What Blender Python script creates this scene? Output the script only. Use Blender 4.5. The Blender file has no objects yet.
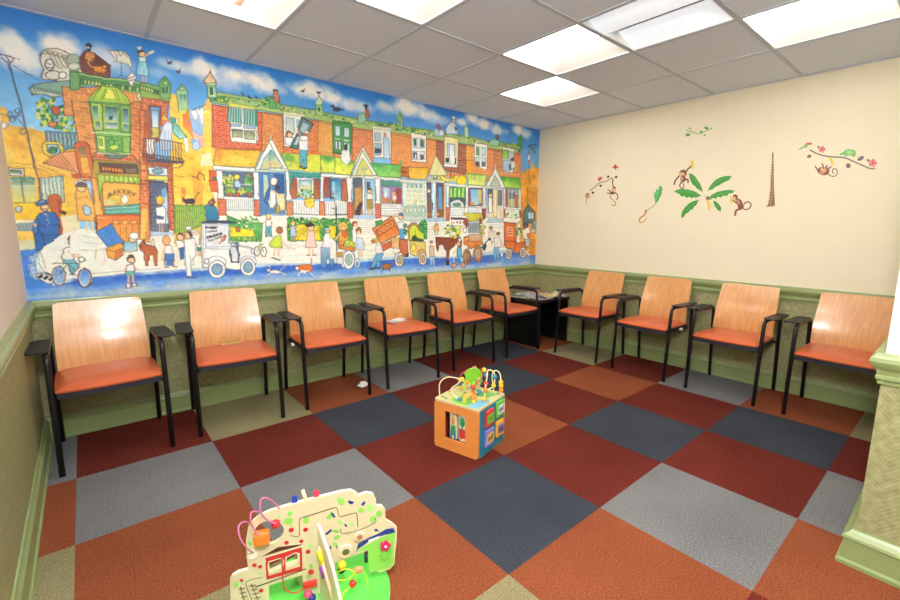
import bpy, math, random
import numpy as np
from mathutils import Vector, Matrix
random.seed(7)
FLASH = 115.0
EXPO = 0.20
SC = bpy.context.scene
COL = SC.collection
PI = math.pi

# ---------------------------------------------------------------- camera model
F_PX = 437.6009
YAW, PITCH, ROLL = 0.7095, -0.1572, 0.0086
SHX, SHY = 11.158, -3.494
CAM = np.array([-4.12329, -3.43244, 1.26936])
H_CEIL = 2.386
RAIL = 0.837
XL = -4.396

def _rot():
    fw = np.array([math.sin(YAW)*math.cos(PITCH), math.cos(YAW)*math.cos(PITCH), math.sin(PITCH)])
    r = np.cross(fw, [0, 0, 1]); r /= np.linalg.norm(r); u = np.cross(r, fw)
    c, s = math.cos(ROLL), math.sin(ROLL)
    return np.array([r*c+u*s, -r*s+u*c, fw])
ROT = _rot()

def on_plane(u, v, n, d):
    """the point of the plane n.p = d that stands behind a measured picture point"""
    k = ROT.T @ np.array([(u-450-SHX)/F_PX, -(v-300-SHY)/F_PX, 1.0])
    n = np.array(n, float)
    return CAM + k*((d-n@CAM)/(n@k))

# ---------------------------------------------------------------- colours, materials
def lin(c):
    return c/12.92 if c <= 0.04045 else ((c+0.055)/1.055)**2.4
def rgb(r, g, b):
    return (lin(r/255), lin(g/255), lin(b/255), 1.0)

def new_mat(name):
    m = bpy.data.materials.new(name); m.use_nodes = True
    nt = m.node_tree
    bsdf = nt.nodes['Principled BSDF']
    return m, nt, bsdf
def N(nt, typ, **kw):
    n = nt.nodes.new(typ)
    for k, v in kw.items():
        if k.startswith('i_'):
            n.inputs[k[2:].replace('_', ' ')].default_value = v
        else: setattr(n, k, v)
    return n
def plain(name, col, rough=.5, var=.06, scale=30, coat=0, metal=0, bump=0, spec=.5, stretch=None, emit=0):
    m, nt, b = new_mat(name)
    tc = N(nt, 'ShaderNodeTexCoord')
    no = N(nt, 'ShaderNodeTexNoise', i_Scale=scale, i_Detail=3.0)
    src = tc.outputs['Object']
    if stretch:
        mp = N(nt, 'ShaderNodeMapping'); mp.inputs['Scale'].default_value = stretch
        nt.links.new(src, mp.inputs['Vector']); src = mp.outputs['Vector']
    nt.links.new(src, no.inputs['Vector'])
    mr = N(nt, 'ShaderNodeMapRange'); mr.inputs['To Min'].default_value = 1-var; mr.inputs['To Max'].default_value = 1+var
    mr.inputs['From Min'].default_value = .3; mr.inputs['From Max'].default_value = .7
    nt.links.new(no.outputs['Fac'], mr.inputs['Value'])
    vm = N(nt, 'ShaderNodeVectorMath', operation='SCALE'); vm.inputs[0].default_value = col[:3]
    nt.links.new(mr.outputs['Result'], vm.inputs['Scale'])
    nt.links.new(vm.outputs['Vector'], b.inputs['Base Color'])
    b.inputs['Roughness'].default_value = rough; b.inputs['Metallic'].default_value = metal
    b.inputs['Coat Weight'].default_value = coat; b.inputs['Coat Roughness'].default_value = .12
    b.inputs['Specular IOR Level'].default_value = spec
    if emit:
        b.inputs['Emission Color'].default_value = col; b.inputs['Emission Strength'].default_value = emit
    if bump:
        bp = N(nt, 'ShaderNodeBump'); bp.inputs['Strength'].default_value = bump; bp.inputs['Distance'].default_value = .002
        nt.links.new(no.outputs['Fac'], bp.inputs['Height']); nt.links.new(bp.outputs['Normal'], b.inputs['Normal'])
    return m
_mc = {}
def paint(r, g, b, rough=.45, coat=.15):
    k = (r, g, b, rough, coat)
    if k not in _mc: _mc[k] = plain('paint_%d_%d_%d' % (r, g, b), rgb(r, g, b), rough, .03, 40, coat)
    return _mc[k]

# ---------------------------------------------------------------- mesh building
class MB:
    def __init__(s): s.v = []; s.f = []; s.m = []; s.sm = []; s.mats = []
    def _mi(s, m):
        if m not in s.mats: s.mats.append(m)
        return s.mats.index(m)
    def add(s, vs, fs, m, smooth=False, xf=None):
        o = len(s.v); k = s._mi(m)
        for p in vs:
            p = Vector(p)
            if xf is not None: p = xf @ p
            s.v.append(tuple(p))
        for f in fs: s.f.append(tuple(i+o for i in f)); s.m.append(k); s.sm.append(smooth)
        return s
    def box(s, lo, hi, m, bev=0, xf=None):
        (x0, y0, z0), (x1, y1, z1) = lo, hi
        if bev <= 0:
            vs = [(x, y, z) for z in (z0, z1) for y in (y0, y1) for x in (x0, x1)]
            fs = [(0, 2, 3, 1), (4, 5, 7, 6), (0, 1, 5, 4), (2, 6, 7, 3), (0, 4, 6, 2), (1, 3, 7, 5)]
            return s.add(vs, fs, m, False, xf)
        import bmesh
        bm = bmesh.new(); bmesh.ops.create_cube(bm, size=1)
        for v in bm.verts:
            v.co = Vector(((x0+x1)/2+v.co.x*(x1-x0), (y0+y1)/2+v.co.y*(y1-y0), (z0+z1)/2+v.co.z*(z1-z0)))
        bmesh.ops.bevel(bm, geom=bm.edges[:], offset=bev, segments=2, affect='EDGES', profile=.6)
        bm.verts.index_update()
        vs = [v.co.copy() for v in bm.verts]; fs = [[v.index for v in f.verts] for f in bm.faces]; bm.free()
        return s.add(vs, fs, m, False, xf)
    def prism(s, pts, o, ax, ay, depth, m, m_side=None, bev=0):
        """polygon pts (a,b) in the frame o, ax, ay; front face at o, extruded by depth against ax x ay"""
        o = Vector(o); ax = Vector(ax); ay = Vector(ay); n = ax.cross(ay).normalized()
        A = sum(pts[i][0]*pts[(i+1) % len(pts)][1]-pts[(i+1) % len(pts)][0]*pts[i][1] for i in range(len(pts)))
        if A < 0: pts = pts[::-1]
        k = len(pts)
        fr = [o+ax*a+ay*b for a, b in pts]; bk = [p-n*depth for p in fr]
        s.add(fr+bk, [tuple(range(k)), tuple(range(2*k-1, k-1, -1))], m)
        s.add(fr+bk, [(i, k+i, k+(i+1) % k, (i+1) % k) for i in range(k)], m_side or m)
        return s
    def tube(s, path, r, m, seg=10, flat=1.0, closed=False, caps=True):
        P = [Vector(p) for p in path]; n = len(P); vs = []; fs = []
        up = None
        for i, p in enumerate(P):
            if closed: t = P[(i+1) % n]-P[i-1]
            else: t = P[min(i+1, n-1)]-P[max(i-1, 0)]
            t.normalize()
            if up is None:
                up = Vector((0, 0, 1)) if abs(t.z) < .9 else Vector((0, 1, 0))
            a = (up-t*up.dot(t)).normalized(); b = t.cross(a); up = a
            rr = r[i] if isinstance(r, (list, tuple)) else r
            for k in range(seg):
                w = 2*PI*k/seg; vs.append(p+a*math.cos(w)*rr+b*math.sin(w)*rr*flat)
        for i in range(n if closed else n-1):
            for k in range(seg):
                j = (i+1) % n
                fs.append((i*seg+k, i*seg+(k+1) % seg, j*seg+(k+1) % seg, j*seg+k))
        if caps and not closed:
            fs.append(tuple(range(seg-1, -1, -1))); fs.append(tuple((n-1)*seg+k for k in range(seg)))
        return s.add(vs, fs, m, True)
    def ball(s, c, r, m, nu=14, nv=8, sc=(1, 1, 1)):
        c = Vector(c); vs = [c+Vector((0, 0, -r*sc[2]))]; fs = []
        for j in range(1, nv):
            b = PI*j/nv-PI/2
            for i in range(nu):
                a = 2*PI*i/nu; vs.append(c+Vector((r*sc[0]*math.cos(a)*math.cos(b), r*sc[1]*math.sin(a)*math.cos(b), r*sc[2]*math.sin(b))))
        vs.append(c+Vector((0, 0, r*sc[2])))
        for i in range(nu): fs.append((0, 1+(i+1) % nu, 1+i))
        for j in range(nv-2):
            for i in range(nu):
                a = 1+j*nu; fs.append((a+i, a+(i+1) % nu, a+nu+(i+1) % nu, a+nu+i))
        t = len(vs)-1
        for i in range(nu): fs.append((t, 1+(nv-2)*nu+i, 1+(nv-2)*nu+(i+1) % nu))
        return s.add(vs, fs, m, True)
    def build(s, name, parent=None):
        me = bpy.data.meshes.new(name)
        me.from_pydata([tuple(v) for v in s.v], [], s.f)
        for m in s.mats: me.materials.append(m)
        me.polygons.foreach_set('material_index', s.m); me.polygons.foreach_set('use_smooth', s.sm)
        me.update()
        o = bpy.data.objects.new(name, me); COL.objects.link(o)
        if parent is not None: o.parent = parent
        return o

def tag(o, label=None, cat=None, group=None, kind=None):
    if label: o['label'] = label
    if cat: o['category'] = cat
    if group: o['group'] = group
    if kind: o['kind'] = kind
    return o
def empty(name, loc, rz=0, **kw):
    o = bpy.data.objects.new(name, None); COL.objects.link(o)
    o.location = loc; o.rotation_euler = (0, 0, rz); o.empty_display_size = .1
    return tag(o, **kw)
def structure(mb, name): return tag(mb.build(name), kind='structure')
def copy_tree(o, parent=None):
    c = o.copy(); COL.objects.link(c)
    if parent is not None: c.parent = parent
    for ch in list(o.children): copy_tree(ch, c)
    return c
def fillet(pts, r, n=6):
    """polyline with rounded corners"""
    P = [Vector(p) for p in pts]; out = [P[0]]
    for i in range(1, len(P)-1):
        a = (P[i-1]-P[i]); b = (P[i+1]-P[i]); d = min(r, a.length*.49, b.length*.49)
        A = P[i]+a.normalized()*d; B = P[i]+b.normalized()*d
        for k in range(n+1):
            t = k/n; out.append(A*(1-t)**2+P[i]*2*t*(1-t)+B*t*t)
    out.append(P[-1]); return out
def spline(pts, n=6):
    """Catmull-Rom through the points"""
    P = [Vector(p) for p in pts]; out = []
    for i in range(len(P)-1):
        p0 = P[max(i-1, 0)]; p1 = P[i]; p2 = P[i+1]; p3 = P[min(i+2, len(P)-1)]
        for k in range(n):
            t = k/n
            out.append(.5*((2*p1)+(p2-p0)*t+(2*p0-5*p1+4*p2-p3)*t*t+(3*p1-p0-3*p2+p3)*t**3))
    out.append(P[-1]); return out
# ================================================================ THE ROOM
def carpet(name, c1, c2, sc=260):
    m, nt, b = new_mat(name)
    tc = N(nt, 'ShaderNodeTexCoord')
    mp = N(nt, 'ShaderNodeMapping'); mp.inputs['Scale'].default_value = (1, 1, 1)
    nt.links.new(tc.outputs['Object'], mp.inputs['Vector'])
    n1 = N(nt, 'ShaderNodeTexNoise', i_Scale=float(sc)*1.6, i_Detail=2.0); n2 = N(nt, 'ShaderNodeTexNoise', i_Scale=150.0, i_Detail=3.0, i_Roughness=.7)
    n3 = N(nt, 'ShaderNodeTexNoise', i_Scale=2.5, i_Detail=3.0)
    for n in (n1, n2, n3): nt.links.new(mp.outputs['Vector'], n.inputs['Vector'])
    ad = N(nt, 'ShaderNodeMath', operation='ADD'); nt.links.new(n1.outputs['Fac'], ad.inputs[0]); nt.links.new(n2.outputs['Fac'], ad.inputs[1])
    a2 = N(nt, 'ShaderNodeMath', operation='MULTIPLY_ADD'); nt.links.new(n3.outputs['Fac'], a2.inputs[0]); a2.inputs[1].default_value = .25; nt.links.new(ad.outputs[0], a2.inputs[2])
    cr = N(nt, 'ShaderNodeValToRGB'); e = cr.color_ramp.elements
    hv = N(nt, 'ShaderNodeMapRange'); hv.inputs['From Min'].default_value = .88; hv.inputs['From Max'].default_value = 1.36
    nt.links.new(a2.outputs[0], hv.inputs['Value']); nt.links.new(hv.outputs['Result'], cr.inputs['Fac'])
    e[0].position = 0; e[0].color = c1; e[1].position = 1; e[1].color = c2
    nt.links.new(cr.outputs['Color'], b.inputs['Base Color'])
    b.inputs['Roughness'].default_value = 1; b.inputs['Specular IOR Level'].default_value = .08
    bp = N(nt, 'ShaderNodeBump'); bp.inputs['Strength'].default_value = .5; bp.inputs['Distance'].default_value = .004
    nt.links.new(ad.outputs[0], bp.inputs['Height']); nt.links.new(bp.outputs['Normal'], b.inputs['Normal'])
    return m
CARP = {
 'T': carpet('carpet_terracotta', rgb(98, 48, 28), rgb(158, 88, 56)),
 'M': carpet('carpet_maroon', rgb(50, 15, 12), rgb(126, 54, 42), 150),
 'G': carpet('carpet_grey', rgb(78, 79, 81), rgb(140, 138, 135)),
 'B': carpet('carpet_slate', rgb(36, 40, 48), rgb(74, 78, 86)),
 'S': carpet('carpet_sand', rgb(98, 92, 64), rgb(164, 152, 112)),
}
rows = ["GMSTGMBT",   # along the mural wall, from the left wall to the corner
        "TGMBMBMS",
        "STGMTMTM",
        "GSTBMBMG",
        "TMSTGMBT",
        "BGTMTGMS",
        "MTBGSTBM",
        "GSMTBMGT",
        "TBGMTSMB"]
S = .61; X0 = 6.9916; Y0 = .0325
fl = MB()
for j, row in enumerate(rows):
    y1 = .02 if j == 0 else (-j-Y0)*S
    y0 = (-(j+1)-Y0)*S
    for i, ch in enumerate(row):
        x0 = XL-.02 if i == 0 else (i-1-X0)*S
        x1 = .02 if i == 7 else (i-X0)*S
        fl.add([(x0, y0, 0), (x1, y0, 0), (x1, y1, 0), (x0, y1, 0)], [(0, 1, 2, 3)], CARP[ch])
YB = (-9-Y0)*S+.03         # the wall behind the camera
structure(fl, 'floor')

def wall_paint(name, col):
    return plain(name, col, .62, .012, 6, spec=.3)
cream = wall_paint('cream_wall_paint', rgb(232, 222, 194))
beige = wall_paint('beige_wall_paint', rgb(222, 205, 190))
green = plain('green_trim_paint', rgb(138, 152, 98), .38, .02, 8, coat=.2)

def wallpaper(name, base, hi, lo):
    """woven diagonal wallpaper under the rail: columns of slanted threads, turned in every other column"""
    m, nt, b = new_mat(name); L = nt.links.new
    tc = N(nt, 'ShaderNodeTexCoord'); sp = N(nt, 'ShaderNodeSeparateXYZ'); L(tc.outputs['Object'], sp.inputs[0])
    def M(op, a, c=None, d=None):
        n = N(nt, 'ShaderNodeMath', operation=op)
        for k, v in enumerate((a, c, d)):
            if v is None: continue
            if isinstance(v, (int, float)): n.inputs[k].default_value = v
            else: L(v, n.inputs[k])
        return n.outputs[0]
    u = M('ADD', sp.outputs['X'], sp.outputs['Y']); z = sp.outputs['Z']
    tri = M('PINGPONG', u, .10)
    tri2 = M('PINGPONG', z, .10)
    s1 = M('SINE', M('MULTIPLY', M('ADD', tri, M('MULTIPLY', z, 1.0)), 2*PI/.018))
    s2 = M('SINE', M('MULTIPLY', M('ADD', tri2, M('MULTIPLY', u, -1.0)), 2*PI/.05))
    no = N(nt, 'ShaderNodeTexNoise', i_Scale=38.0, i_Detail=3.0); L(tc.outputs['Object'], no.inputs['Vector'])
    t = M('ADD', M('MULTIPLY', s1, .08), M('MULTIPLY', s2, .05))
    t = M('ADD', t, no.outputs['Fac'])
    cr = N(nt, 'ShaderNodeValToRGB'); L(t, cr.inputs['Fac'])
    e = cr.color_ramp.elements; e[0].position = .2; e[0].color = lo; e[1].position = .8; e[1].color = hi
    x = e.new(.5); x.color = base
    L(cr.outputs['Color'], b.inputs['Base Color']); b.inputs['Roughness'].default_value = .5; b.inputs['Specular IOR Level'].default_value = .35
    return m
wp = wallpaper('woven_green_wallpaper', rgb(150, 148, 104), rgb(170, 166, 124), rgb(130, 128, 84))

def wall(name, a, b, thick, upper, z_hi=H_CEIL+.14):
    """vertical wall between plan points a and b, facing left of a->b; wallpaper below the rail"""
    a = Vector((*a, 0)); b = Vector((*b, 0)); d = (b-a).normalized(); n = Vector((-d.y, d.x, 0))
    mb = MB(); zs = (0, .80, z_hi)
    for k, m in ((0, wp), (1, upper)):
        z0, z1 = zs[k], zs[k+1]
        P = [a, b, b-n*thick, a-n*thick]
        vs = [p+Vector((0, 0, z)) for z in (z0, z1) for p in P]
        mb.add(vs, [(0, 1, 5, 4), (1, 2, 6, 5), (2, 3, 7, 6), (3, 0, 4, 7), (3, 2, 1, 0), (4, 5, 6, 7)], m)
    return structure(mb, name)
PX, PY = -1.975, -3.272     # outer corner of the wall that juts in at the right
wall('wall_back', (0, 0), (XL, 0), .12, cream)
wall('wall_left', (XL, .12), (XL, YB-.12), .12, beige)
wall('wall_right', (0, PY), (0, .12), .12, cream)
wall('wall_front', (XL, YB), (PX+.1, YB), .12, beige)
# jutting wall: solid block from its corner to the right wall
mb = MB()
for z0, z1, m in ((0, .80, wp), (.80, H_CEIL+.14, wall_paint('light_cream_paint', rgb(238, 232, 214)))):
    mb.box((PX, YB-.12, z0), (.12, PY, z1), m)
structure(mb, 'wall_right_front')

# rails and baseboards: a profile (out, z) swept along the foot of each wall
rail_prof = [(0, .722), (.008, .722), (.010, .735), (.016, .742), (.016, .752), (.012, .757), (.016, .775), (.028, .790), (.034, .806),
             (.032, .820), (.024, .829), (.022, .837), (0, .837)]
base_prof = [(0, 0), (.024, 0), (.024, .014), (.017, .020), (.016, .100), (.020, .106), (.018, .116), (.010, .126), (.006, .136), (0, .138)]
def sweep(name, prof, pts, m):
    """pts: plan polyline, room on the left of the walking direction; mitred corners"""
    mb = MB(); P = [Vector((p[0], p[1], 0)) for p in pts]; rings = []
    for i, p in enumerate(P):
        ns = []
        if i > 0: d = (P[i]-P[i-1]).normalized(); ns.append(Vector((-d.y, d.x, 0)))
        if i < len(P)-1: d = (P[i+1]-P[i]).normalized(); ns.append(Vector((-d.y, d.x, 0)))
        n = ns[0] if len(ns) == 1 else (ns[0]+ns[1])/(1+ns[0].dot(ns[1]))
        rings.append([p+n*o+Vector((0, 0, z)) for o, z in prof])
    k = len(prof)
    vs = [v for r in rings for v in r]; fs = []
    for i in range(len(P)-1):
        for j in range(k): fs.append((i*k+j, (i+1)*k+j, (i+1)*k+(j+1) % k, i*k+(j+1) % k))
    fs.append(tuple(range(k-1, -1, -1))); fs.append(tuple((len(P)-1)*k+j for j in range(k)))
    mb.add(vs, fs, m); return structure(mb, name)
e = .0005
sweep('trim_1', rail_prof, [(0, -e), (XL+e, -e)], green)
sweep('trim_2', rail_prof, [(XL+e, 0), (XL+e, YB)], green)
sweep('trim_3', rail_prof, [(-e, PY+e), (-e, 0)], green)
sweep('trim_4', [(o*1.05, z) for o, z in rail_prof], [(PX-e, YB), (PX-e, PY+e), (0, PY+e)], green)
sweep('baseboard_back', base_prof, [(0, -e), (XL+e, -e)], green)
sweep('baseboard_left', base_prof, [(XL+e, 0), (XL+e, YB)], green)
sweep('baseboard_right', base_prof, [(-e, PY+e), (-e, 0)], green)
sweep('baseboard_right_front', [(o*1.8, z) for o, z in base_prof], [(PX-e, YB), (PX-e, PY+e), (0, PY+e)], green)

# ceiling: panels with openings for the lights, T-bars
xs = [XL, -3.72, -3.155, -2.56, -1.945, -1.342, -.728, 0]
ys = [0, -.645, -1.258, -1.858, -2.455, -3.05, -3.66, -4.27, -4.88, YB]
LIGHTS = {(1, 1): 1, (2, 2): 1, (4, 2): 1, (5, 1): 1, (4, 3): 0, (5, 4): 1, (1, 5): 1, (3, 5): 1, (2, 7): 1}  # last three: unseen fixtures behind the camera, added for illumination
cpan = plain('mineral_fibre_ceiling', rgb(222, 232, 247), .85, .05, 160, bump=.25, spec=.1)
cgrid = plain('white_grid_enamel', rgb(192, 203, 218), .7, .01, 20)
ce = MB(); tb = MB()
for i in range(7):
    for j in range(9):
        if (i, j) in LIGHTS: continue
        ce.box((xs[i], ys[j+1], H_CEIL), (xs[i+1], ys[j], H_CEIL+.015), cpan)
structure(ce, 'ceiling')
for x in xs[1:-1]: tb.box((x-.012, YB, H_CEIL-.004), (x+.012, 0, H_CEIL+.03), cgrid)
for y in ys[1:-1]: tb.box((XL, y-.012, H_CEIL-.0035), (0, y+.012, H_CEIL+.0295), cgrid)
tb.box((XL, -.02, H_CEIL-.005), (0, 0, H_CEIL), cgrid)
tb.box((-.02, YB, H_CEIL-.005), (0, 0, H_CEIL), cgrid)
tb.box((XL, YB, H_CEIL-.005), (XL+.02, 0, H_CEIL), cgrid)
structure(tb, 'trim_5')
sl = MB(); slab = plain('plenum_slab', rgb(90, 90, 90), .9)
sl.box((XL-.12, YB-.12, H_CEIL+.14), (.12, .12, H_CEIL+.2), slab)
structure(sl, 'trim_6')

white_enamel = plain('white_fixture_enamel', rgb(236, 236, 234), .35, .01, 10)
dark_slot = plain('dark_vent_slot', rgb(150, 118, 90), .6)
def glow(name, col, s):
    m, nt, b = new_mat(name)
    b.inputs['Base Color'].default_value = col; b.inputs['Emission Color'].default_value = col; b.inputs['Emission Strength'].default_value = s
    return m
lamp_on = glow("lit_diffuser", (1, .985, .95, 1), 13)
off_glow = glow('unlit_fixture_glow', (.84, .92, 1, 1), .5)  # faint bluish emission put on basket and wing of the unlit fixture
wing_glow = glow('reflector_wing_glow', (1, .97, .93, 1), .22)  # wing is no lamp; emission stands in for the light it reflects
def fixture(i, j, lit, label):
    x0, x1, y0, y1 = xs[i]+.013, xs[i+1]-.013, ys[j+1]+.013, ys[j]-.013
    t = empty('ceiling_light', ((x0+x1)/2, (y0+y1)/2, H_CEIL-.002), label=label, cat='ceiling light', group='recessed square ceiling lights')
    w = (x1-x0)/2; h = (y1-y0)/2
    # housing: open box above the ceiling plane
    hb = MB(); T = .004; D = .115
    hb.box((-w, -h, .0), (-w+T, h, D), white_enamel); hb.box((w-T, -h, 0), (w, h, D), white_enamel)
    hb.box((-w, -h, 0), (w, -h+T, D), white_enamel); hb.box((-w, h-T, 0), (w, h, D), white_enamel)
    hb.box((-w, -h, D-T), (w, h, D), white_enamel)
    hb.build('housing', t)
    m = lamp_on if lit else off_glow
    # curved lens basket running along y
    db = MB(); n = 12; bx0, bx1 = -w+.03, w*.12
    prof = []
    for k in range(n+1):
        a = k/n; prof.append((bx0+(bx1-bx0)*a, .045-.040*math.sin(PI*a)**.8))
    vs = [(x, y, z) for y in (-h+.01, h-.01) for x, z in prof]+[(x, y, z+.004) for y in (-h+.01, h-.01) for x, z in prof]
    q = n+1
    fs = [(k, k+1, q+k+1, q+k) for k in range(n)]+[(2*q+k, 3*q+k, 3*q+k+1, 2*q+k+1) for k in range(n)]
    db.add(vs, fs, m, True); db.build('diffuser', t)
    # sloping reflector wing on the far side, dark slot between it and the basket
    rb = MB(); x = w*.32
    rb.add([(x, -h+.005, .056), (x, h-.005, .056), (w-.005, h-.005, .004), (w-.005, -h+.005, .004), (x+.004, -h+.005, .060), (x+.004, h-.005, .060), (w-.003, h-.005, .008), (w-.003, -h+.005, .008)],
           [(0, 1, 2, 3), (7, 6, 5, 4), (0, 4, 5, 1), (3, 2, 6, 7)], wing_glow if lit else off_glow)
    rb.build('reflector', t)
    sb = MB(); sb.box((bx1+.004, -h+.01, .061), (x, h-.01, .064), dark_slot); sb.build('slot', t)
    return t
labs = {(1, 1): 'lit square ceiling light nearest the left wall, above the bakery end of the mural',
        (2, 2): 'lit square ceiling light cut by the top edge, second from the left',
        (4, 2): 'lit square ceiling light bordering the dim bluish one',
        (5, 1): 'small-looking lit ceiling light nearest the far corner of the room',
        (4, 3): 'dim bluish-white square ceiling light with dark slots',
        (5, 4): 'lit ceiling light at the top right, nearest the jutting wall',
        (1, 5): 'unseen lit ceiling light added behind the camera by the left wall',
        (3, 5): 'unseen lit ceiling light added behind the camera in the middle of the room',
        (2, 7): 'unseen lit ceiling light added behind the camera near the rear wall'}
for (i, j), lit in LIGHTS.items(): fixture(i, j, lit, labs[(i, j)])
# ================================================================ CHAIRS
black = plain('black_powder_coat', rgb(24, 24, 27), .38, .03, 60, spec=.5)
pad_m = plain('dark_arm_plastic', rgb(34, 33, 36), .42, .05, 90, bump=.05)
pan_m = plain('black_seat_shell', rgb(42, 42, 52), .45)
vinyl = plain('orange_vinyl', rgb(204, 98, 58), .36, .04, 22, coat=.12, spec=.5)
def wood_mat():
    m, nt, b = new_mat('beech_veneer'); L = nt.links.new
    tc = N(nt, 'ShaderNodeTexCoord'); mp = N(nt, 'ShaderNodeMapping'); mp.inputs['Scale'].default_value = (70, 30, 3.0)
    L(tc.outputs['Object'], mp.inputs['Vector'])
    oi = N(nt, 'ShaderNodeObjectInfo'); sc = N(nt, 'ShaderNodeVectorMath', operation='SCALE'); sc.inputs[0].default_value = (13, 7, 5)
    L(oi.outputs['Random'], sc.inputs['Scale']); ad = N(nt, 'ShaderNodeVectorMath', operation='ADD'); L(mp.outputs['Vector'], ad.inputs[0]); L(sc.outputs['Vector'], ad.inputs[1])
    no = N(nt, 'ShaderNodeTexNoise', i_Scale=1.0, i_Detail=4.0); L(ad.outputs['Vector'], no.inputs['Vector'])
    n2 = N(nt, 'ShaderNodeTexNoise', i_Scale=3.0, i_Detail=2.0); L(tc.outputs['Object'], n2.inputs['Vector'])
    a = N(nt, 'ShaderNodeMath', operation='MULTIPLY_ADD'); L(n2.outputs['Fac'], a.inputs[0]); a.inputs[1].default_value = .5; L(no.outputs['Fac'], a.inputs[2])
    cr = N(nt, 'ShaderNodeValToRGB'); L(a.outputs[0], cr.inputs['Fac'])
    e = cr.color_ramp.elements; e[0].position = .45; e[0].color = rgb(204, 138, 78); e[1].position = 1.0; e[1].color = rgb(226, 168, 104)
    L(cr.outputs['Color'], b.inputs['Base Color']); b.inputs['Roughness'].default_value = .36
    b.inputs['Coat Weight'].default_value = .65; b.inputs['Coat Roughness'].default_value = .17
    return m
wood = wood_mat()
ply = plain('pale_ply_edge', rgb(226, 178, 118), .5, .08, 200)

def back_shape(u, v):
    """u -1..1 across, v 0..1 from bottom to top -> local x, y, z"""
    z = .432+.392*v
    y = .172+.070*v+.020*math.sin(PI*(v-.12)*1.6)*(1 if v > .12 else .3)
    y = .160+.088*v**1.25-.007*math.sin(PI*min(1, v/.6))
    half = .214-.012*v+.004*math.sin(PI*v)
    y -= .022*u*u*(.5+.5*math.sin(PI*min(1, v+.15)))
    return half*u, y, z
def seat_mesh():
    mb = MB(); nu, nv = 22, 20; top = []
    for j in range(nv+1):
        v = j/nv
        for i in range(nu+1):
            u = -1+2*i/nu
            hw = .222+.004*math.sin(PI*v)
            yf = -.262+.020*abs(u)**2.6; yb = .178
            y = yf+(yb-yf)*v; x = hw*u
            # rounded corners
            e = max(abs(u)**10, (abs(2*v-1))**14)
            z = .462+.011*(1-abs(u)**3)*(1-(2*v-1)**4)-.012*min(e, 1)-.010*(v-.3)-.010*max(0, .25-v)/.25
            top.append((x, y, z))
    q = nu+1; fs = [(j*q+i, j*q+i+1, (j+1)*q+i+1, (j+1)*q+i) for j in range(nv) for i in range(nu)]
    mb.add(top, fs, vinyl, True)
    # skirt
    ring = [i for i in range(q)]+[j*q+nu for j in range(1, nv+1)]+[nv*q+i for i in range(nu-1, -1, -1)]+[j*q for j in range(nv-1, 0, -1)]
    a = [top[i] for i in ring]; k = len(a)
    cx, cy = 0, -.04
    b = [((x-cx)*1.005+cx, (y-cy)*1.005+cy, z-.008) for x, y, z in a]; c = [((x-cx)*.985+cx, (y-cy)*.985+cy, min(z-.014, .436)) for x, y, z in a]
    vs = a+b+c
    mb.add(vs, [(i+k, (i+1) % k+k, (i+1) % k, i) for i in range(k)]+[(i+2*k, (i+1) % k+2*k, (i+1) % k+k, i+k) for i in range(k)]+[tuple(range(3*k-1, 2*k-1, -1))], vinyl, True)
    return mb
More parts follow.
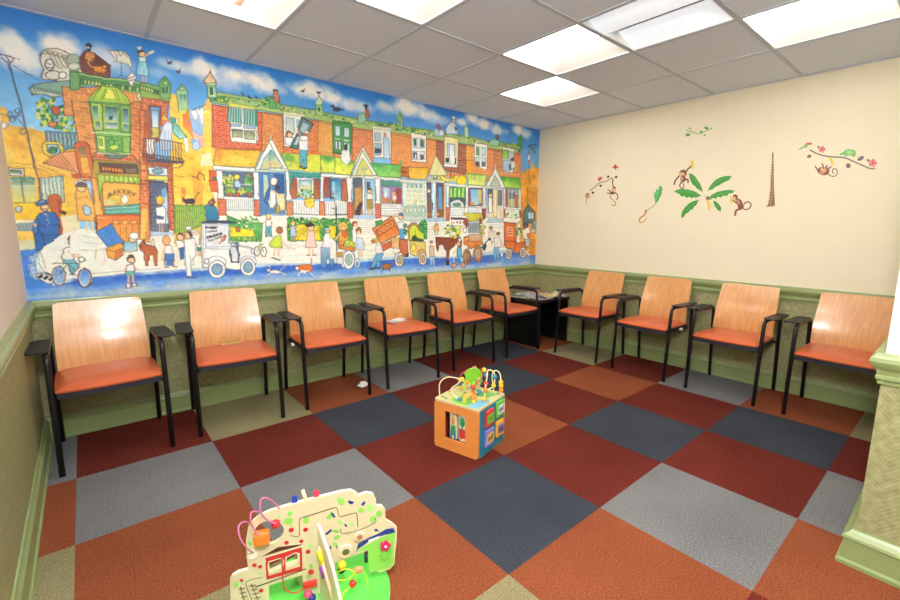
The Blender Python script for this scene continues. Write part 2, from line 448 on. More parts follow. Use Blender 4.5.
def make_chair(tagged):
    t = empty('armchair', (0, 0, 0))
    seat_mesh().build('seat', t)
    # shell under the cushion
    pts = []
    for k in range(13):
        u = -1+2*k/12; pts.append((.217*u, -.254+.018*abs(u)**2.6))
    pts += [(.215, .17), (-.215, .17)]
    mb = MB(); mb.prism(pts, (0, 0, .438), (1, 0, 0), (0, 1, 0), .038, pan_m); mb.build('seat_shell', t)
    # backrest
    mb = MB(); nu, nv = 16, 22; th = .011; A = []; B = []
    for j in range(nv+1):
        for i in range(nu+1):
            u = -1+2*i/nu; v = j/nv
            x, y, z = back_shape(u, v)
            ax = abs(x)-(.214-.012*v-.009)
            if ax > 0:
                d = .009-math.sqrt(max(0, .009**2-min(ax, .009)**2))
                if v > .9: z = min(z, .824-d)
            p = Vector((x, y, z)); du = Vector(back_shape(u+.01, v))-Vector(back_shape(u-.01, v)); dv = Vector(back_shape(u, min(v+.01, 1)))-Vector(back_shape(u, max(0, v-.01)))
            n = du.cross(dv).normalized(); A.append(p); B.append(p-n*th)
    q = nu+1
    mb.add(A, [(j*q+i, j*q+i+1, (j+1)*q+i+1, (j+1)*q+i) for j in range(nv) for i in range(nu)], wood, True)
    mb.add(B, [(j*q+i, (j+1)*q+i, (j+1)*q+i+1, j*q+i+1) for j in range(nv) for i in range(nu)], wood, True)
    ring = [i for i in range(q)]+[j*q+nu for j in range(1, nv+1)]+[nv*q+i for i in range(nu-1, -1, -1)]+[j*q for j in range(nv-1, 0, -1)]
    k = len(ring)
    mb.add([A[i] for i in ring]+[B[i] for i in ring], [(i, i+k, (i+1) % k+k, (i+1) % k) for i in range(k)], ply)
    mb.build('backrest', t)
    # side frames: front leg, arm rail, rear leg; pad on the outside
    for s in (-1, 1):
        X = .238*s
        path = fillet([(X, .245, 0), (X, .196, .614), (X, -.206, .622), (X, -.248, 0)], .05, 8)
        i1 = 5; i2 = len(path)-6
        mb = MB(); mb.tube(path[:i1+1], .0132, black, 12); mb.build('leg', t)
        mb = MB(); mb.tube(path[i2:], .0132, black, 12); mb.build('leg', t)
        mb = MB(); mb.tube(path[i1:i2+1], .0132, black, 12); mb.build('arm_rail', t)
        a0 = .236; a1 = .312
        pts = [(a0-.012, -.186), (a0+.004, -.208), (a1-.014, -.206), (a1, -.190), (a1-.006, .130), (a1-.018, .146), (a0+.002, .148), (a0-.012, .136)]
        pts = [(p[0]*s, p[1]) for p in pts]
        mb = MB(); mb.prism(pts, (0, 0, .642), (1, 0, 0), (0, 1, -.02), .009, pad_m); mb.build('armrest', t)
    mb = MB()
    mb.tube([(-.238, -.21, .40), (.238, -.21, .40)], .010, black); mb.tube([(-.238, .15, .412), (.238, .15, .412)], .010, black)
    mb.tube([(-.15, -.21, .412), (-.15, .15, .412), (-.15, .190, .50)], .008, black); mb.tube([(.15, -.21, .412), (.15, .15, .412), (.15, .190, .50)], .008, black)
    mb.build('seat_frame', t)
    return t
chair0 = make_chair(False)
G = 'orange and wood waiting room armchairs'
spots = [(-4.085, -.308, .02, 'wood-back orange armchair in the left corner beside the left wall'),
 (-3.435, -.292, -.085, 'wood-back orange armchair with a small tan booklet on its seat'),
 (-2.795, -.302, -.05, 'wood-back orange armchair behind the white crumpled scrap on the carpet'),
 (-2.150, -.325, -.075, 'wood-back orange armchair with white papers lying on its seat'),
 (-1.470, -.308, -.05, 'wood-back orange armchair under the mural between the paper-strewn one and the one by the table'),
 (-.812, -.308, 0, 'wood-back orange armchair under the mural, against the left side of the black table'),
 (-.285, -.985, -PI/2, 'wood-back orange armchair along the cream wall, against the black corner table'),
 (-.285, -1.632, -PI/2, 'wood-back orange armchair along the cream wall, second from the black corner table'),
 (-.282, -2.285, -PI/2, 'wood-back orange armchair along the cream wall, third from the black corner table'),
 (-.280, -2.945, -PI/2, 'wood-back orange armchair partly hidden by the jutting wall at the right')]
CH = []
for k, (x, y, rz, lab) in enumerate(spots):
    c = chair0 if k == 0 else copy_tree(chair0)
    c.location = (x, y, 0); c.rotation_euler = (0, 0, rz)
    tag(c, lab, 'chair', G); CH.append(c)
white = paint(238, 238, 232)
for ch, p in ((CH[2], (-.252, -.03, .425)), (CH[7], (.252, -.02, .425))):
    mb = MB(); mb.box((p[0]-.008, p[1]-.018, p[2]-.010), (p[0]+.008, p[1]+.018, p[2]+.006), white, .002); o = mb.build('care_tag', ch); o['label'] = 'white tag under the seat edge'
# ================================================================ THE MURAL
# a painted street scene, laid down shape by shape on a fine mesh that covers the upper wall
MW, MH = 1300, 458
rng = np.random.default_rng(5)
IMG = np.zeros((MH, MW, 3)); GX, GY = np.meshgrid(np.arange(MW)+.5, np.arange(MH)+.5)
def to_grid(pts):
    out = []
    for u, v in pts:
        p = on_plane(u, v, (0, 1, 0), 0)
        out.append(((p[0]-XL)/(-XL)*MW, (H_CEIL-p[2])/(H_CEIL-RAIL)*MH))
    return np.array(out)
def fbm(h, w, cell):
    a = np.zeros((h, w)); amp = 1
    for o in range(3):
        c = max(2, cell/2**o); g = rng.random((int(h/c)+3, int(w/c)+3))
        y = np.arange(h)/c; x = np.arange(w)/c; yi = y.astype(int); xi = x.astype(int); fy = (y-yi)[:, None]; fx = (x-xi)[None]
        fy = fy*fy*(3-2*fy); fx = fx*fx*(3-2*fx)
        a += amp*((g[yi][:, xi]*(1-fx)+g[yi][:, xi+1]*fx)*(1-fy)+(g[yi+1][:, xi]*(1-fx)+g[yi+1][:, xi+1]*fx)*fy); amp *= .5
    return a/1.75-.5
N1 = fbm(MH, MW, 26); N2 = fbm(MH, MW, 7)
def hx(s): return np.array([int(s[i:i+2], 16) for i in (0, 2, 4)])/255
def pp(s): return [tuple(float(q) for q in t.split(',')) for t in s.split()]
OX = OY = 0.0; SCL = 1.0
def Z(ox, oy, sc):
    global OX, OY, SCL
    OX, OY, SCL = ox, oy, sc
def cv(pts): return [(OX+x/SCL, OY+y/SCL) for x, y in pts]
def mask(G):
    x0, y0 = np.floor(G.min(0)).astype(int); x1, y1 = np.ceil(G.max(0)).astype(int)
    x0, y0 = max(x0, 0), max(y0, 0); x1, y1 = min(x1, MW), min(y1, MH)
    if x1 <= x0 or y1 <= y0: return None
    X = GX[y0:y1, x0:x1]; Y = GY[y0:y1, x0:x1]; m = np.zeros(X.shape, bool)
    for i in range(len(G)):
        (ax, ay), (bx, by) = G[i-1], G[i]
        if ay == by: continue
        m ^= ((ay > Y) != (by > Y)) & (X < (bx-ax)*(Y-ay)/(by-ay)+ax)
    return (slice(y0, y1), slice(x0, x1)), m
def P(c, pts, o=None, g=None, ow=.45, var=.10, a=1.0):
    if isinstance(pts, str): pts = pp(pts)
    G = to_grid(cv(pts)); r = mask(G)
    if r:
        sl, m = r; c1 = hx(c); n = (N1[sl]*var*1.6+N2[sl]*var)[..., None]
        if g:
            t = np.clip((GY[sl]-G[:, 1].min())/max(1, np.ptp(G[:, 1])), 0, 1)[..., None]; base = c1*(1-t)+hx(g)*t
        else: base = c1*np.ones(m.shape+(3,))
        base = base*(1+n); IMG[sl][m] = IMG[sl][m]*(1-a)+base[m]*a
    if o: L(o, ow, pts+[pts[0]])
def L(c, w, pts, a=.85):
    if isinstance(pts, str): pts = pp(pts)
    q = cv(pts); G = to_grid(q); e = to_grid([(q[0][0]+1, q[0][1]), (q[0][0], q[0][1]+1)])
    rad = max(.55, w*.5*(abs(e[0][0]-G[0][0])+abs(e[1][1]-G[0][1]))/2); c = hx(c)
    for i in range(len(G)-1):
        A, B = G[i], G[i+1]
        x0 = int(max(0, min(A[0], B[0])-rad-2)); x1 = int(min(MW, max(A[0], B[0])+rad+2)); y0 = int(max(0, min(A[1], B[1])-rad-2)); y1 = int(min(MH, max(A[1], B[1])+rad+2))
        if x1 <= x0 or y1 <= y0: continue
        X = GX[y0:y1, x0:x1]; Y = GY[y0:y1, x0:x1]; d = B-A; t = np.clip(((X-A[0])*d[0]+(Y-A[1])*d[1])/max(1e-6, d@d), 0, 1)
        D = np.hypot(X-A[0]-t*d[0], Y-A[1]-t*d[1]); k = (np.clip(rad+.5-D, 0, 1)*a)[..., None]
        IMG[y0:y1, x0:x1] = IMG[y0:y1, x0:x1]*(1-k)+c*k
def E(c, cx, cy, rx, ry=None, o=None, g=None, ow=.4, rot=0, var=.1):
    ry = ry or rx; pts = [(cx+rx*math.cos(t)*math.cos(rot)-ry*math.sin(t)*math.sin(rot), cy+rx*math.cos(t)*math.sin(rot)+ry*math.sin(t)*math.cos(rot)) for t in np.linspace(0, 2*PI, 19)[:-1]]
    P(c, pts, o, g, ow, var)
def R(c, w, cx, cy, rx, ry=None):
    ry = ry or rx; L(c, w, [(cx+rx*math.cos(t), cy+ry*math.sin(t)) for t in np.linspace(0, 2*PI, 21)])
def S(c, cx, cy, rx, ry, a=.9):
    q = to_grid(cv([(cx, cy), (cx+rx, cy), (cx, cy+ry)])); X0 = q[0]; wx = abs(q[1][0]-X0[0]); wy = abs(q[2][1]-X0[1])
    x0 = int(max(0, X0[0]-2*wx)); x1 = int(min(MW, X0[0]+2*wx)); y0 = int(max(0, X0[1]-2*wy)); y1 = int(min(MH, X0[1]+2*wy))
    if x1 <= x0 or y1 <= y0: return
    sl = (slice(y0, y1), slice(x0, x1)); d = np.hypot((GX[sl]-X0[0])/wx, (GY[sl]-X0[1])/wy)+N1[sl]*.9+N2[sl]*.25
    k = np.clip(1.25-d, 0, 1); k = (k*k*(3-2*k)*a)[..., None]; IMG[sl] = IMG[sl]*(1-k)+hx(c)*k
def BR(c, c2, pts, g=None, h=6, w=13, o='5a2c1c', mort='f6d09a'):
    """brickwork: coloured bricks with pale joints"""
    if isinstance(pts, str): pts = pp(pts)
    P(c, pts, None, g, var=.12)
    sl, m = mask(to_grid(cv(pts))); Y = GY[sl]; X = GX[sl]; row = np.floor(Y/h); k = np.floor((X+row*w/2)/w)
    rnd = np.modf(np.abs(np.sin(row*12.9898+k*78.233)*43758.5))[0]
    t = ((rnd > .55)*.4*(rnd))[..., None]; q = IMG[sl]; q[m] = (q*(1-t)+hx(c2)*t)[m]
    j = ((Y % h) < 1.1) | (((X+row*w/2) % w) < 1.1); j &= m; q[j] = q[j]*.5+hx(mort)*.5
    j2 = (((Y-1.2) % h) < 1) & m; q[j2] = q[j2]*.8+hx(o or '5a2c1c')*.2
    if o: L(o, .4, pts+[pts[0]])
def leaves(cx, cy, rx, ry, n=40, cols=('2f7d3a', '6fb23e', 'c9dc4a', '1f5d44'), r=4, seed=0):
    rr = random.Random(seed+int(cx*7+cy))
    for i in range(n):
        a = rr.random()*2*PI; q = math.sqrt(rr.random()); E(rr.choice(cols), cx+rx*q*math.cos(a), cy+ry*q*math.sin(a), r*(.6+rr.random()*.8), r*(.4+rr.random()*.6), rot=rr.random()*3)
def man(x, y, h, shirt='f2f2ee', pants='3d74b8', skin='f0c08e', hair='4a3020', arm=1, lean=0, dress=False, o='5b4636'):
    """small painted figure; x, y = feet, h = height"""
    hd = h*.11; t = x+lean*h
    if dress:
        L(skin, h*.05/1*SCL/SCL, [(x-h*.05, y-h*.25), (x-h*.06, y)]); L(skin, h*.05, [(x+h*.05, y-h*.25), (x+h*.08, y)])
        P(shirt, [(t-h*.09, y-h*.78), (t+h*.09, y-h*.78), (x+h*.17, y-h*.24), (x-h*.17, y-h*.24)], o, ow=.3)
    else:
        P(pants, [(x-h*.11, y-h*.48), (x+h*.11, y-h*.48), (x+h*.15, y-h*.03), (x+h*.04, y-h*.03), (x+h*.01, y-h*.3), (x-h*.04, y-h*.03), (x-h*.14, y-h*.03)], o, ow=.3)
        P(shirt, [(t-h*.10, y-h*.79), (t+h*.10, y-h*.79), (x+h*.13, y-h*.46), (x-h*.13, y-h*.46)], o, ow=.3)
    L(skin, 1.0, [(t+arm*h*.10, y-h*.74), (t+arm*h*.24, y-h*.60), (t+arm*h*.34, y-h*.63)]); L(skin, .9, [(t-arm*h*.10, y-h*.74), (t-arm*h*.18, y-h*.55)])
    E(skin, t, y-h*.88, hd, hd*1.1, o, ow=.25); P(hair, [(t-hd*1.05, y-h*.88), (t-hd*.8, y-h*.97), (t, y-h*1.02), (t+hd*.8, y-h*.97), (t+hd*1.05, y-h*.9), (t, y-h*.93)])
    L('3a2c22', .7, [(x-h*.13, y), (x-h*.03, y)]); L('3a2c22', .7, [(x+h*.05, y), (x+h*.16, y)])
def wheel(x, y, rx, ry, tyre='e8ecea', hub='7fb0cc', o='3b3b46', sp=8):
    E(tyre, x, y, rx, ry, o, ow=.5); E(hub, x, y, rx*.62, ry*.62, o, ow=.4); E('dfe9ea', x, y, rx*.2, ry*.2)
    for k in range(sp): L(o, .25, [(x, y), (x+rx*.6*math.cos(k*2*PI/sp), y+ry*.6*math.sin(k*2*PI/sp))], .5)
DK = '3a2c28'

# ---- sky
Z(0, 0, 1)
t = GY/MH
IMG[:] = hx('2270d2')*(1-np.clip(t*2.6, 0, 1))[..., None]+hx('7cc2f0')*np.clip(t*2.6, 0, 1)[..., None]
IMG *= (1+.10*N1+.06*N2)[..., None]
for x, y, rx, ry, a in [(8, 42, 22, 13, .9), (30, 52, 18, 12, .8), (50, 42, 14, 10, .95), (64, 47, 16, 12, .9), (20, 60, 30, 8, .5), (80, 60, 14, 7, .6), (100, 52, 16, 10, .6), (118, 62, 16, 9, .35),
  (168, 62, 12, 5, .5), (185, 68, 14, 6, .7), (200, 64, 12, 7, .95), (210, 70, 18, 8, .9), (235, 74, 16, 8, .9), (258, 78, 13, 8, .95), (268, 86, 16, 7, .8), (224, 82, 26, 6, .5), (162, 72, 14, 5, .3),
  (300, 88, 12, 7, .95), (316, 90, 14, 8, .9), (335, 97, 14, 7, .9), (352, 102, 13, 6, .7), (365, 105, 10, 5, .4), (388, 106, 11, 5, .7), (400, 104, 10, 7, .95), (412, 107, 12, 7, .9), (428, 114, 12, 6, .8), (440, 119, 10, 4, .4),
  (462, 121, 6, 4, .8), (473, 118, 8, 5, .95), (484, 123, 11, 5, .95), (497, 129, 9, 4, .7), (518, 128, 5.5, 4.5, .9), (526, 133, 6, 4, .7)]:
    S('fcf9f0', x, y+1, rx*1.12, ry*1.3, min(1, a*1.1))
# ---- street and pavement
P('eff2e0', '20,235 60,232 160,225 215,205 520,205 545,215 545,262 460,262 330,268 200,275 90,280 40,285 20,270', g='f2f1e4', var=.05)
P('dccf90', '10,210 60,205 75,232 45,245 22,262 10,262', g='cfd2b0')
P('3d78cf', '0,246 20,250 40,248 36,262 38,276 52,284 90,276.5 160,273.5 208,269.5 280,265 345,262.5 410,257.5 470,257.5 520,250 534,225 545,220 545,290 0,310', g='2a5ecb', var=.25)
P('b7d0df', '52,283 90,274 160,270.5 208,266.5 280,262 345,259.5 410,255 470,254.5 520,247 520,250 470,257.8 410,258 345,263 280,265.5 208,270 160,274 90,277 52,286', var=.1)
for k in range(56):
    x = 10+k*9.6; y = 300-(x-10)*.066
    S('9cc4e6', x, y-7, 9, 5, .45); S('c9d6cf', x, y-1.5, 9, 4.5, .6)
S('2f6fd0', 32, 282, 14, 16, .6); S('2a62d0', 100, 284, 26, 5, .7); S('2444b8', 78, 281, 7, 5, .7)
for x in (130, 180, 230, 280, 330, 380, 430, 475): S('2350c0', x, 276-(x-130)*.045, 26, 4.5, .75)
S('3f74c4', 535, 250, 6, 22, .8)
# ---- far left: yellow houses, lamp post
Z(0, 80, 7.5)
P('f0b23a', '0,190 35,195 62,240 70,270 62,335 240,360 330,385 380,480 600,480 600,1200 0,1200', g='f6c94a', var=.2)
S('e08a2c', 120, 480, 90, 60, .5); S('f6d65a', 60, 560, 60, 60, .5); S('e6d9c0', 230, 345, 30, 15, .5)
E('f0f2ee', 30, 335, 20, 28, '7d7f90'); L('4b4f6d', .8, '0,245 40,255 70,275 150,250 100,290')
Z(0, 0, 7.5)
P('dcdec6', '310,400 330,372 370,355 430,353 480,375 540,410 590,455 640,470 700,520 700,600 600,640 480,620 420,600 320,590 300,570 330,520 310,480 300,440', DK, ow=.6)
E('e9e9dc', 372, 480, 34, 42, DK); E('d8dcc4', 400, 560, 60, 34, DK)
for k in range(7):
    L('6d6248', .5, [(330+k*34, 375+k*9), (372+k*32, 400+k*10), (400+k*34, 470+k*6), (440+k*30, 505+k*5)])
    R('8b8666', .4, 335+k*38, 385+k*k*2.2, 20, 15)
E('f4f2e8', 470, 560, 30, 26, '6b6b5c'); L(DK, .6, '345,470 385,480'); L(DK, .4, '350,500 395,505')
L('2d3450', 1.1, '0,400 70,418 140,437'); L('2d3450', .8, '10,425 45,460 78,520'); L('2d3450', .7, '45,415 70,480 100,425'); L('2d3450', 1.2, '60,450 80,510 102,600'); L('39507a', .35, '105,490 200,550 300,598')
Z(0, 80, 7.5)
P('6f9f86', '220,60 250,35 330,15 520,0 560,50 545,110 500,95 440,122 380,125 300,100 240,110', DK, ow=.6)
for k in range(8): L('f0f2e8', .9, [(245+k*24, 60+k*6), (262+k*24, 95+k*3), (300+k*26, 62+k*5)]); L('30504a', .4, [(252+k*24, 52+k*6), (275+k*24, 84+k*3), (300+k*28, 55+k*5)])
L('3b3a55', 1.5, '100,0 150,160 178,290 205,420 235,540 255,620')
for x, y, r in ((130, 225, 19), (75, 250, 17), (95, 292, 20), (168, 380, 22)): R('3d5070', .7, x, y, r)
L('3d5070', .8, '155,262 110,270 70,285'); L('3d5070', .8, '120,270 150,300 180,345')
leaves(400, 250, 130, 110, 90, r=16, seed=3); leaves(500, 330, 60, 50, 30, ('d8dc4a', '7cb848', '3c8040'), r=16); leaves(330, 170, 60, 40, 25, ('a4c848', 'd8dc4a', '3c8040'), r=14); leaves(350, 295, 50, 30, 20, ('c9dc4a', '2f6d4a'), r=13)
P('c8452e', '385,195 450,200 436,258 405,255', DK); P('d8713a', '358,312 430,308 420,345 370,348', DK)
P('4d8296', '340,378 585,395 600,500 480,520 350,480', DK)
for k in range(8): L('e4ecda', .9, [(362+k*30, 395+k*3), (370+k*30, 470+k*3)]); L('2b4c60', .4, [(376+k*30, 390+k*3), (384+k*30, 480+k*3)])
P('e2c646', '318,470 345,455 440,462 476,500 478,555 430,575 370,572 326,540 308,505', '6a3d22', ow=.9); P('8fc2cc', '352,478 430,482 455,520 440,552 390,556 355,535', DK); E('2f8a4c', 395, 520, 32, 20, DK); L('123c2c', .5, '372,520 420,515 430,500')
# trolley
Z(0, 150, 7.5)
P('f2bc44', '40,90 480,120 500,200 500,600 60,600', g='f4c93e', var=.12)
L('9c6a2c', .6, '120,95 300,110 480,180'); L('9c6a2c', .5, '130,120 320,140 480,190'); P('e2a03c', '280,140 480,170 480,205 285,205')
P('ece8d0', '62,132 180,138 182,192 72,188', DK); P('3f5a48', '74,146 166,150 166,176 76,172', g='8fae88')
P('4f8a72', '75,200 255,195 258,225 80,225'); P('a9cbb4', '78,222 255,218 268,392 102,386', g='e8d860'); P('557d62', '85,225 252,222 254,256 90,262', g='8cb48c'); L('3d4438', .9, '160,205 168,300 182,388')
P('9cc4ba', '285,210 470,190 484,385 300,385', DK, g='dfe2b4')
for k in range(6): L('4b6a74', .6, [(305+k*30, 212-k*3), (318+k*29, 375)]); L('e8eeda', .7, [(318+k*30, 240), (326+k*29, 330)])
L('4a4058', 1.5, '240,20 262,120 280,200 300,300 315,390')
P('f7cb26', '98,392 310,400 330,530 120,530', g='f0b42a'); E('f4f4ec', 140, 440, 24, 26, '5a5040', ow=.9); E('a4c4ce', 138, 442, 14); L('8a6a2c', .5, '100,390 270,395'); P('e8e2c0', '118,520 270,525 270,545 122,545')
P('4c7788', '124,545 280,545 290,605 134,605')
for k in range(9): L('cfdfd4', .5, [(135+k*16, 550), (140+k*16, 600)])
P('f0b63c', '485,170 560,190 590,260 590,480 505,480'); P('e8dca8', '450,500 600,470 600,640 470,640', var=.04)
# round tiled awning
P('e8925c', '325,95 400,45 480,5 570,5 600,90 600,180 500,145 430,128', '6b2c18', ow=.7)
for k in range(7): L('8c3a1e', .5, [(345+k*20, 92-k*10), (420+k*26, 128+k*7)])
L('f2c874', .9, '335,100 430,132 500,150 590,182')
P('b8482a', '530,170 600,180 600,215 545,205'); E('e8e4dc', 585, 240, 24, 16, '7b5a4a')
# policeman with his violin-case neighbour
P('c8552c', '360,345 400,325 440,335 460,380 455,450 440,470 470,600 450,640 420,600 380,430 352,390', '5a2818', ow=.6); L('5a2818', .5, '430,370 440,440'); E('a03c22', 440, 400, 8, 22); P('5a2c20', '440,440 500,460 490,485 450,480')
E('efbb90', 335, 430, 30, 26, DK); P('2f5f9a', '262,392 300,365 340,372 350,400 325,408 275,416', '1c2c50', ow=.6); L('c8dce8', .6, '290,388 330,380'); L('3a2418', .9, '318,438 350,440')
P('2a5fb0', '300,472 350,458 410,470 440,520 452,640 420,760 270,750 258,640 262,560 275,500', '18284c', g='1f4d9c', ow=.6)
L('5b8cd0', .9, '350,480 370,560 375,620'); 
for y in (480, 520, 560, 600): E('e8d070', 345+(y-480)*.12, y, 6)
P('2f66b4', '262,520 290,520 285,610 262,640 245,600', '18284c'); E('efbb90', 262, 560, 12)
Z(10, 225, 7.5)
P('2a5cae', '205,0 372,0 378,75 240,72', '18284c', g='24549f'); P('27559b', '238,70 378,72 384,200 348,212 322,120 318,200 282,225 262,140', '18284c', g='2f66ac', ow=.5)
L('20222c', 1.5, '275,232 300,222 330,210'); L('20222c', 1.3, '350,205 378,222'); P('c24c28', '366,0 404,90 384,115 372,70', '5a2818')
# kerb, drain and wandering foam
P('eef3e4', '250,165 400,60 600,15 600,420 400,380 300,370 250,330 216,290 214,215', g='eceee4', var=.04); L('8a938c', .5, '250,165 216,215 216,290 255,345 310,370'); L('b4a878', .4, '230,200 270,330'); L('9caaa0', .3, '520,185 600,190')
for x, y in ((165, 250), (190, 270), (160, 310), (180, 335), (205, 230), (200, 385), (175, 365)): R('c4dcea', .8, x, y, 24, 18); S('dfeaf0', x, y, 18, 14, .6)
P('30323e', '255,350 300,360 320,380 270,365', None); P('dfe6dc', '190,372 240,355 335,400 318,440 280,438 205,395', '46586a')
for k in range(3): P('1c2430', [(205+k*40, 385+k*10), (235+k*40, 362+k*12), (250+k*40, 375+k*12), (225+k*38, 402+k*10)])
# boy on bicycle
for cx in (366, 580): E('2f6fce', cx, 378, 48, 74, '5b2c24', ow=.9, g='7db0e8'); R('e8ecec', .5, cx, 378, 40, 64); [L('cfdcf0', .25, [(cx, 378), (cx+46*math.cos(a), 378+72*math.sin(a))], .6) for a in np.linspace(0, 6, 9)]
P('f2f0e6', '400,175 440,160 475,185 480,262 410,262 385,240', DK); P('62b0c4', '395,255 480,262 515,290 500,330 470,345 440,300 400,280', '2c5668'); P('62b0c4', '440,300 480,320 470,365 450,360', '2c5668'); E('efbf8c', 468, 122, 30, 32, DK); P('a8402c', '432,100 450,78 490,76 502,94 470,104 440,112', '4c1c14'); L('a8402c', 1, '495,96 515,92'); L('eeb884', 1.5, '440,190 470,232 560,245'); L('eeb884', 1.3, '470,215 530,222 556,238')
L('5b2c24', .8, '320,290 345,282 400,290'); L('3c3434', .8, '400,285 540,285 580,378'); L('3c3434', .6, '366,378 430,290 470,370 540,285'); L(DK, .8, '450,368 495,372')
# ---- the bakery: brick front
Z(70, 30, 7.5)
P('5a2b30', '60,215 110,150 180,170 300,260 300,350 150,330 90,310', DK, g='6a3a34'); BR('d8742c', '8c3c20', '105,215 118,160 178,165 182,205 140,225', h=4, w=7); P('283248', '110,108 140,86 170,108 160,118 155,155 125,155 122,118', None); P('e8ecf0', '128,122 150,122 150,132 128,132')
P('e28434', '175,262 240,262 275,280 272,310 245,320 180,305', '5a2c18', ow=.5); E('e89a40', 258, 270, 18, 16, '5a2c18'); L('eaa83c', 1.5, '176,270 150,262 135,240 145,220 165,222'); 
for x in (185, 205, 235, 255): L('b85c24', .8, [(x, 300), (x, 325)])
E('9cb098', 20, 220, 50, 45, '56624e'); E('cfd6c4', 30, 270, 46, 30, '6c785e')
P('ece8d4', '280,142 310,150 400,155 440,190 460,240 450,290 430,250 330,232 320,190', '6e6658', ow=.6); L('555048', .6, '330,165 350,185 345,225'); L('555048', .5, '360,160 375,190 400,165'); L('555048', .4, '300,160 320,150 390,158 430,200'); L('555048', .7, '375,235 382,290 386,345'); L('555048', .6, '355,350 385,335 420,350')
BR('d87a32', 'a84c24', '-60,420 20,420 150,430 260,410 480,440 690,450 700,600 700,640 -40,640', g='e08a38'); 
P('4f8f4a', '0,310 70,312 240,345 430,365 600,400 640,410 640,470 460,462 370,445 230,405 80,418 10,440', '1f4a2c', g='3c7a40', ow=.8)
for k in range(22): E(random.choice(('9cc45a', '2f6438', 'c4d878', '3f7f48')), 30+k*28, 372+k*4.2, 14, 20, '27502c', ow=.3)
L('c8dc88', 1.0, '0,320 70,322 240,354 430,374 600,410'); L('a8c868', .8, '80,414 230,400 370,440 460,458 600,468'); L('1f4a2c', .5, '0,335 240,366 600,424')
P('3f8450', '0,305 62,308 68,440 20,450 0,440', '1f4a2c')
for k in range(5): L('8cc070', .8, [(8+k*13, 320), (10+k*13, 430)])
# girl playing violin on the roof
P('58bcd8', '515,205 580,205 575,240 592,345 498,325 505,260', '2c6078', g='8cdcec', ow=.5); L('e8f4f8', .8, '540,240 530,330'); L('e8f4f8', .8, '556,240 566,335'); P('cdeef4', '515,195 560,190 570,235 515,232', '2c6078'); E('eab888', 538, 172, 26, 24, DK); P('4a2c20', '500,150 530,140 560,160 550,158 520,168 512,185', None); P('f4f6f6', '492,112 512,122 530,112 538,135 512,142', '68809c'); L('eab888', 1.4, '545,205 575,180 600,172'); L('e0a878', 1.5, '545,345 547,382'); L('e0a878', 1.5, '568,345 567,384'); P('e9efee', '575,160 620,145 640,160 600,180', '68788c')
P('eef0e8', '460,305 498,350 462,425 425,362', '5c5c54', ow=.4); L(DK, .4, '435,362 480,345'); L(DK, .4, '440,380 485,365'); P('e4eeee', '535,440 568,478 538,545 500,490', '5c6c6c', ow=.4); L('e4eeee', .6, '537,545 535,600')
# green bay window
P('b8cc3a', '240,415 360,425 430,500 455,560 130,530 165,480', '2f5c20', g='8cb83a', ow=.7); P('dce048', '280,440 320,440 350,520 250,510', '5c8a28'); L('4c8a2c', .8, '240,415 165,525'); L('4c8a2c', .8, '265,440 235,520'); L('4c8a2c', .8, '340,435 375,530'); L('4c8a2c', .7, '360,430 425,540'); L('e8f08c', .9, '132,528 450,565')
Z(70, 100, 7.5)
BR('dc8434', 'a04a22', '10,0 150,20 205,400 215,445 170,600 80,600 60,300 30,120', g='e08c3c', h=6, w=12); BR('d0642e', '90381c', '450,20 540,10 555,600 520,600 515,450 455,410', g='da7c36', h=6, w=12); BR('c85c30', '8c3420', '180,390 470,410 520,470 520,500 170,460', h=6, w=12); P('c4562a', '540,0 640,0 640,640 550,640', g='b84c28')
P('5c9c48', '140,5 450,30 455,240 450,405 205,385 190,235 178,228', '1e4a24', g='74b044', ow=.8)
P('a8c848', '150,18 235,25 250,220 180,225', '2f5c28'); P('2c5c58', '165,38 205,42 212,135 180,140', g='8cbcae'); P('2c5c58', '190,160 222,160 232,208 195,212', g='a8ccb8'); P('8fb848', '240,25 365,38 370,222 250,218', '2f5c28'); P('295650', '255,42 352,48 355,148 262,142', g='9ccac0'); P('2c5c58', '262,165 355,168 358,210 270,205', g='d0e4d4'); L('f0f2dc', .9, '258,155 360,160'); P('1c4440', '290,115 320,115 320,145 290,145'); P('6fa83c', '375,35 450,42 452,238 380,235', '2f5c28'); P('294c58', '395,60 435,62 436,165 400,160', g='74a0b4'); P('2c5c68', '402,180 436,182 436,225 404,222', g='8cb8b8'); L('f0f2dc', .9, '392,170 440,175')
L('dce8a8', 1.3, '170,235 300,245 455,258'); P('e0e060', '200,262 260,268 268,372 212,366', '3f7a2c'); P('6aa43c', '208,275 240,278 250,345 220,340'); P('58983e', '270,270 385,275 388,385 275,380', '27582c'); R('2c5c38', .6, 310, 310, 24); R('2c5c38', .6, 350, 320, 24); E('c8d84c', 330, 350, 34, 20, '3f7a2c'); P('7cb844', '395,275 452,270 448,395 398,390', '27582c'); L('e4ecac', 1.3, '205,392 330,405 450,402'); P('4c7060', '255,405 430,410 380,438 300,436', DK)
# hanging sign
P('c8502e', '30,330 60,310 120,312 140,340 160,420 178,540 170,570 130,578 90,575 70,540 45,430', '6b2418', g='e07838', ow=.9); P('6a5a3c', '55,350 115,345 128,420 70,430', g='b8843c'); P('f0a83c', '72,430 130,420 155,540 100,555 85,520', '9c4a20'); 
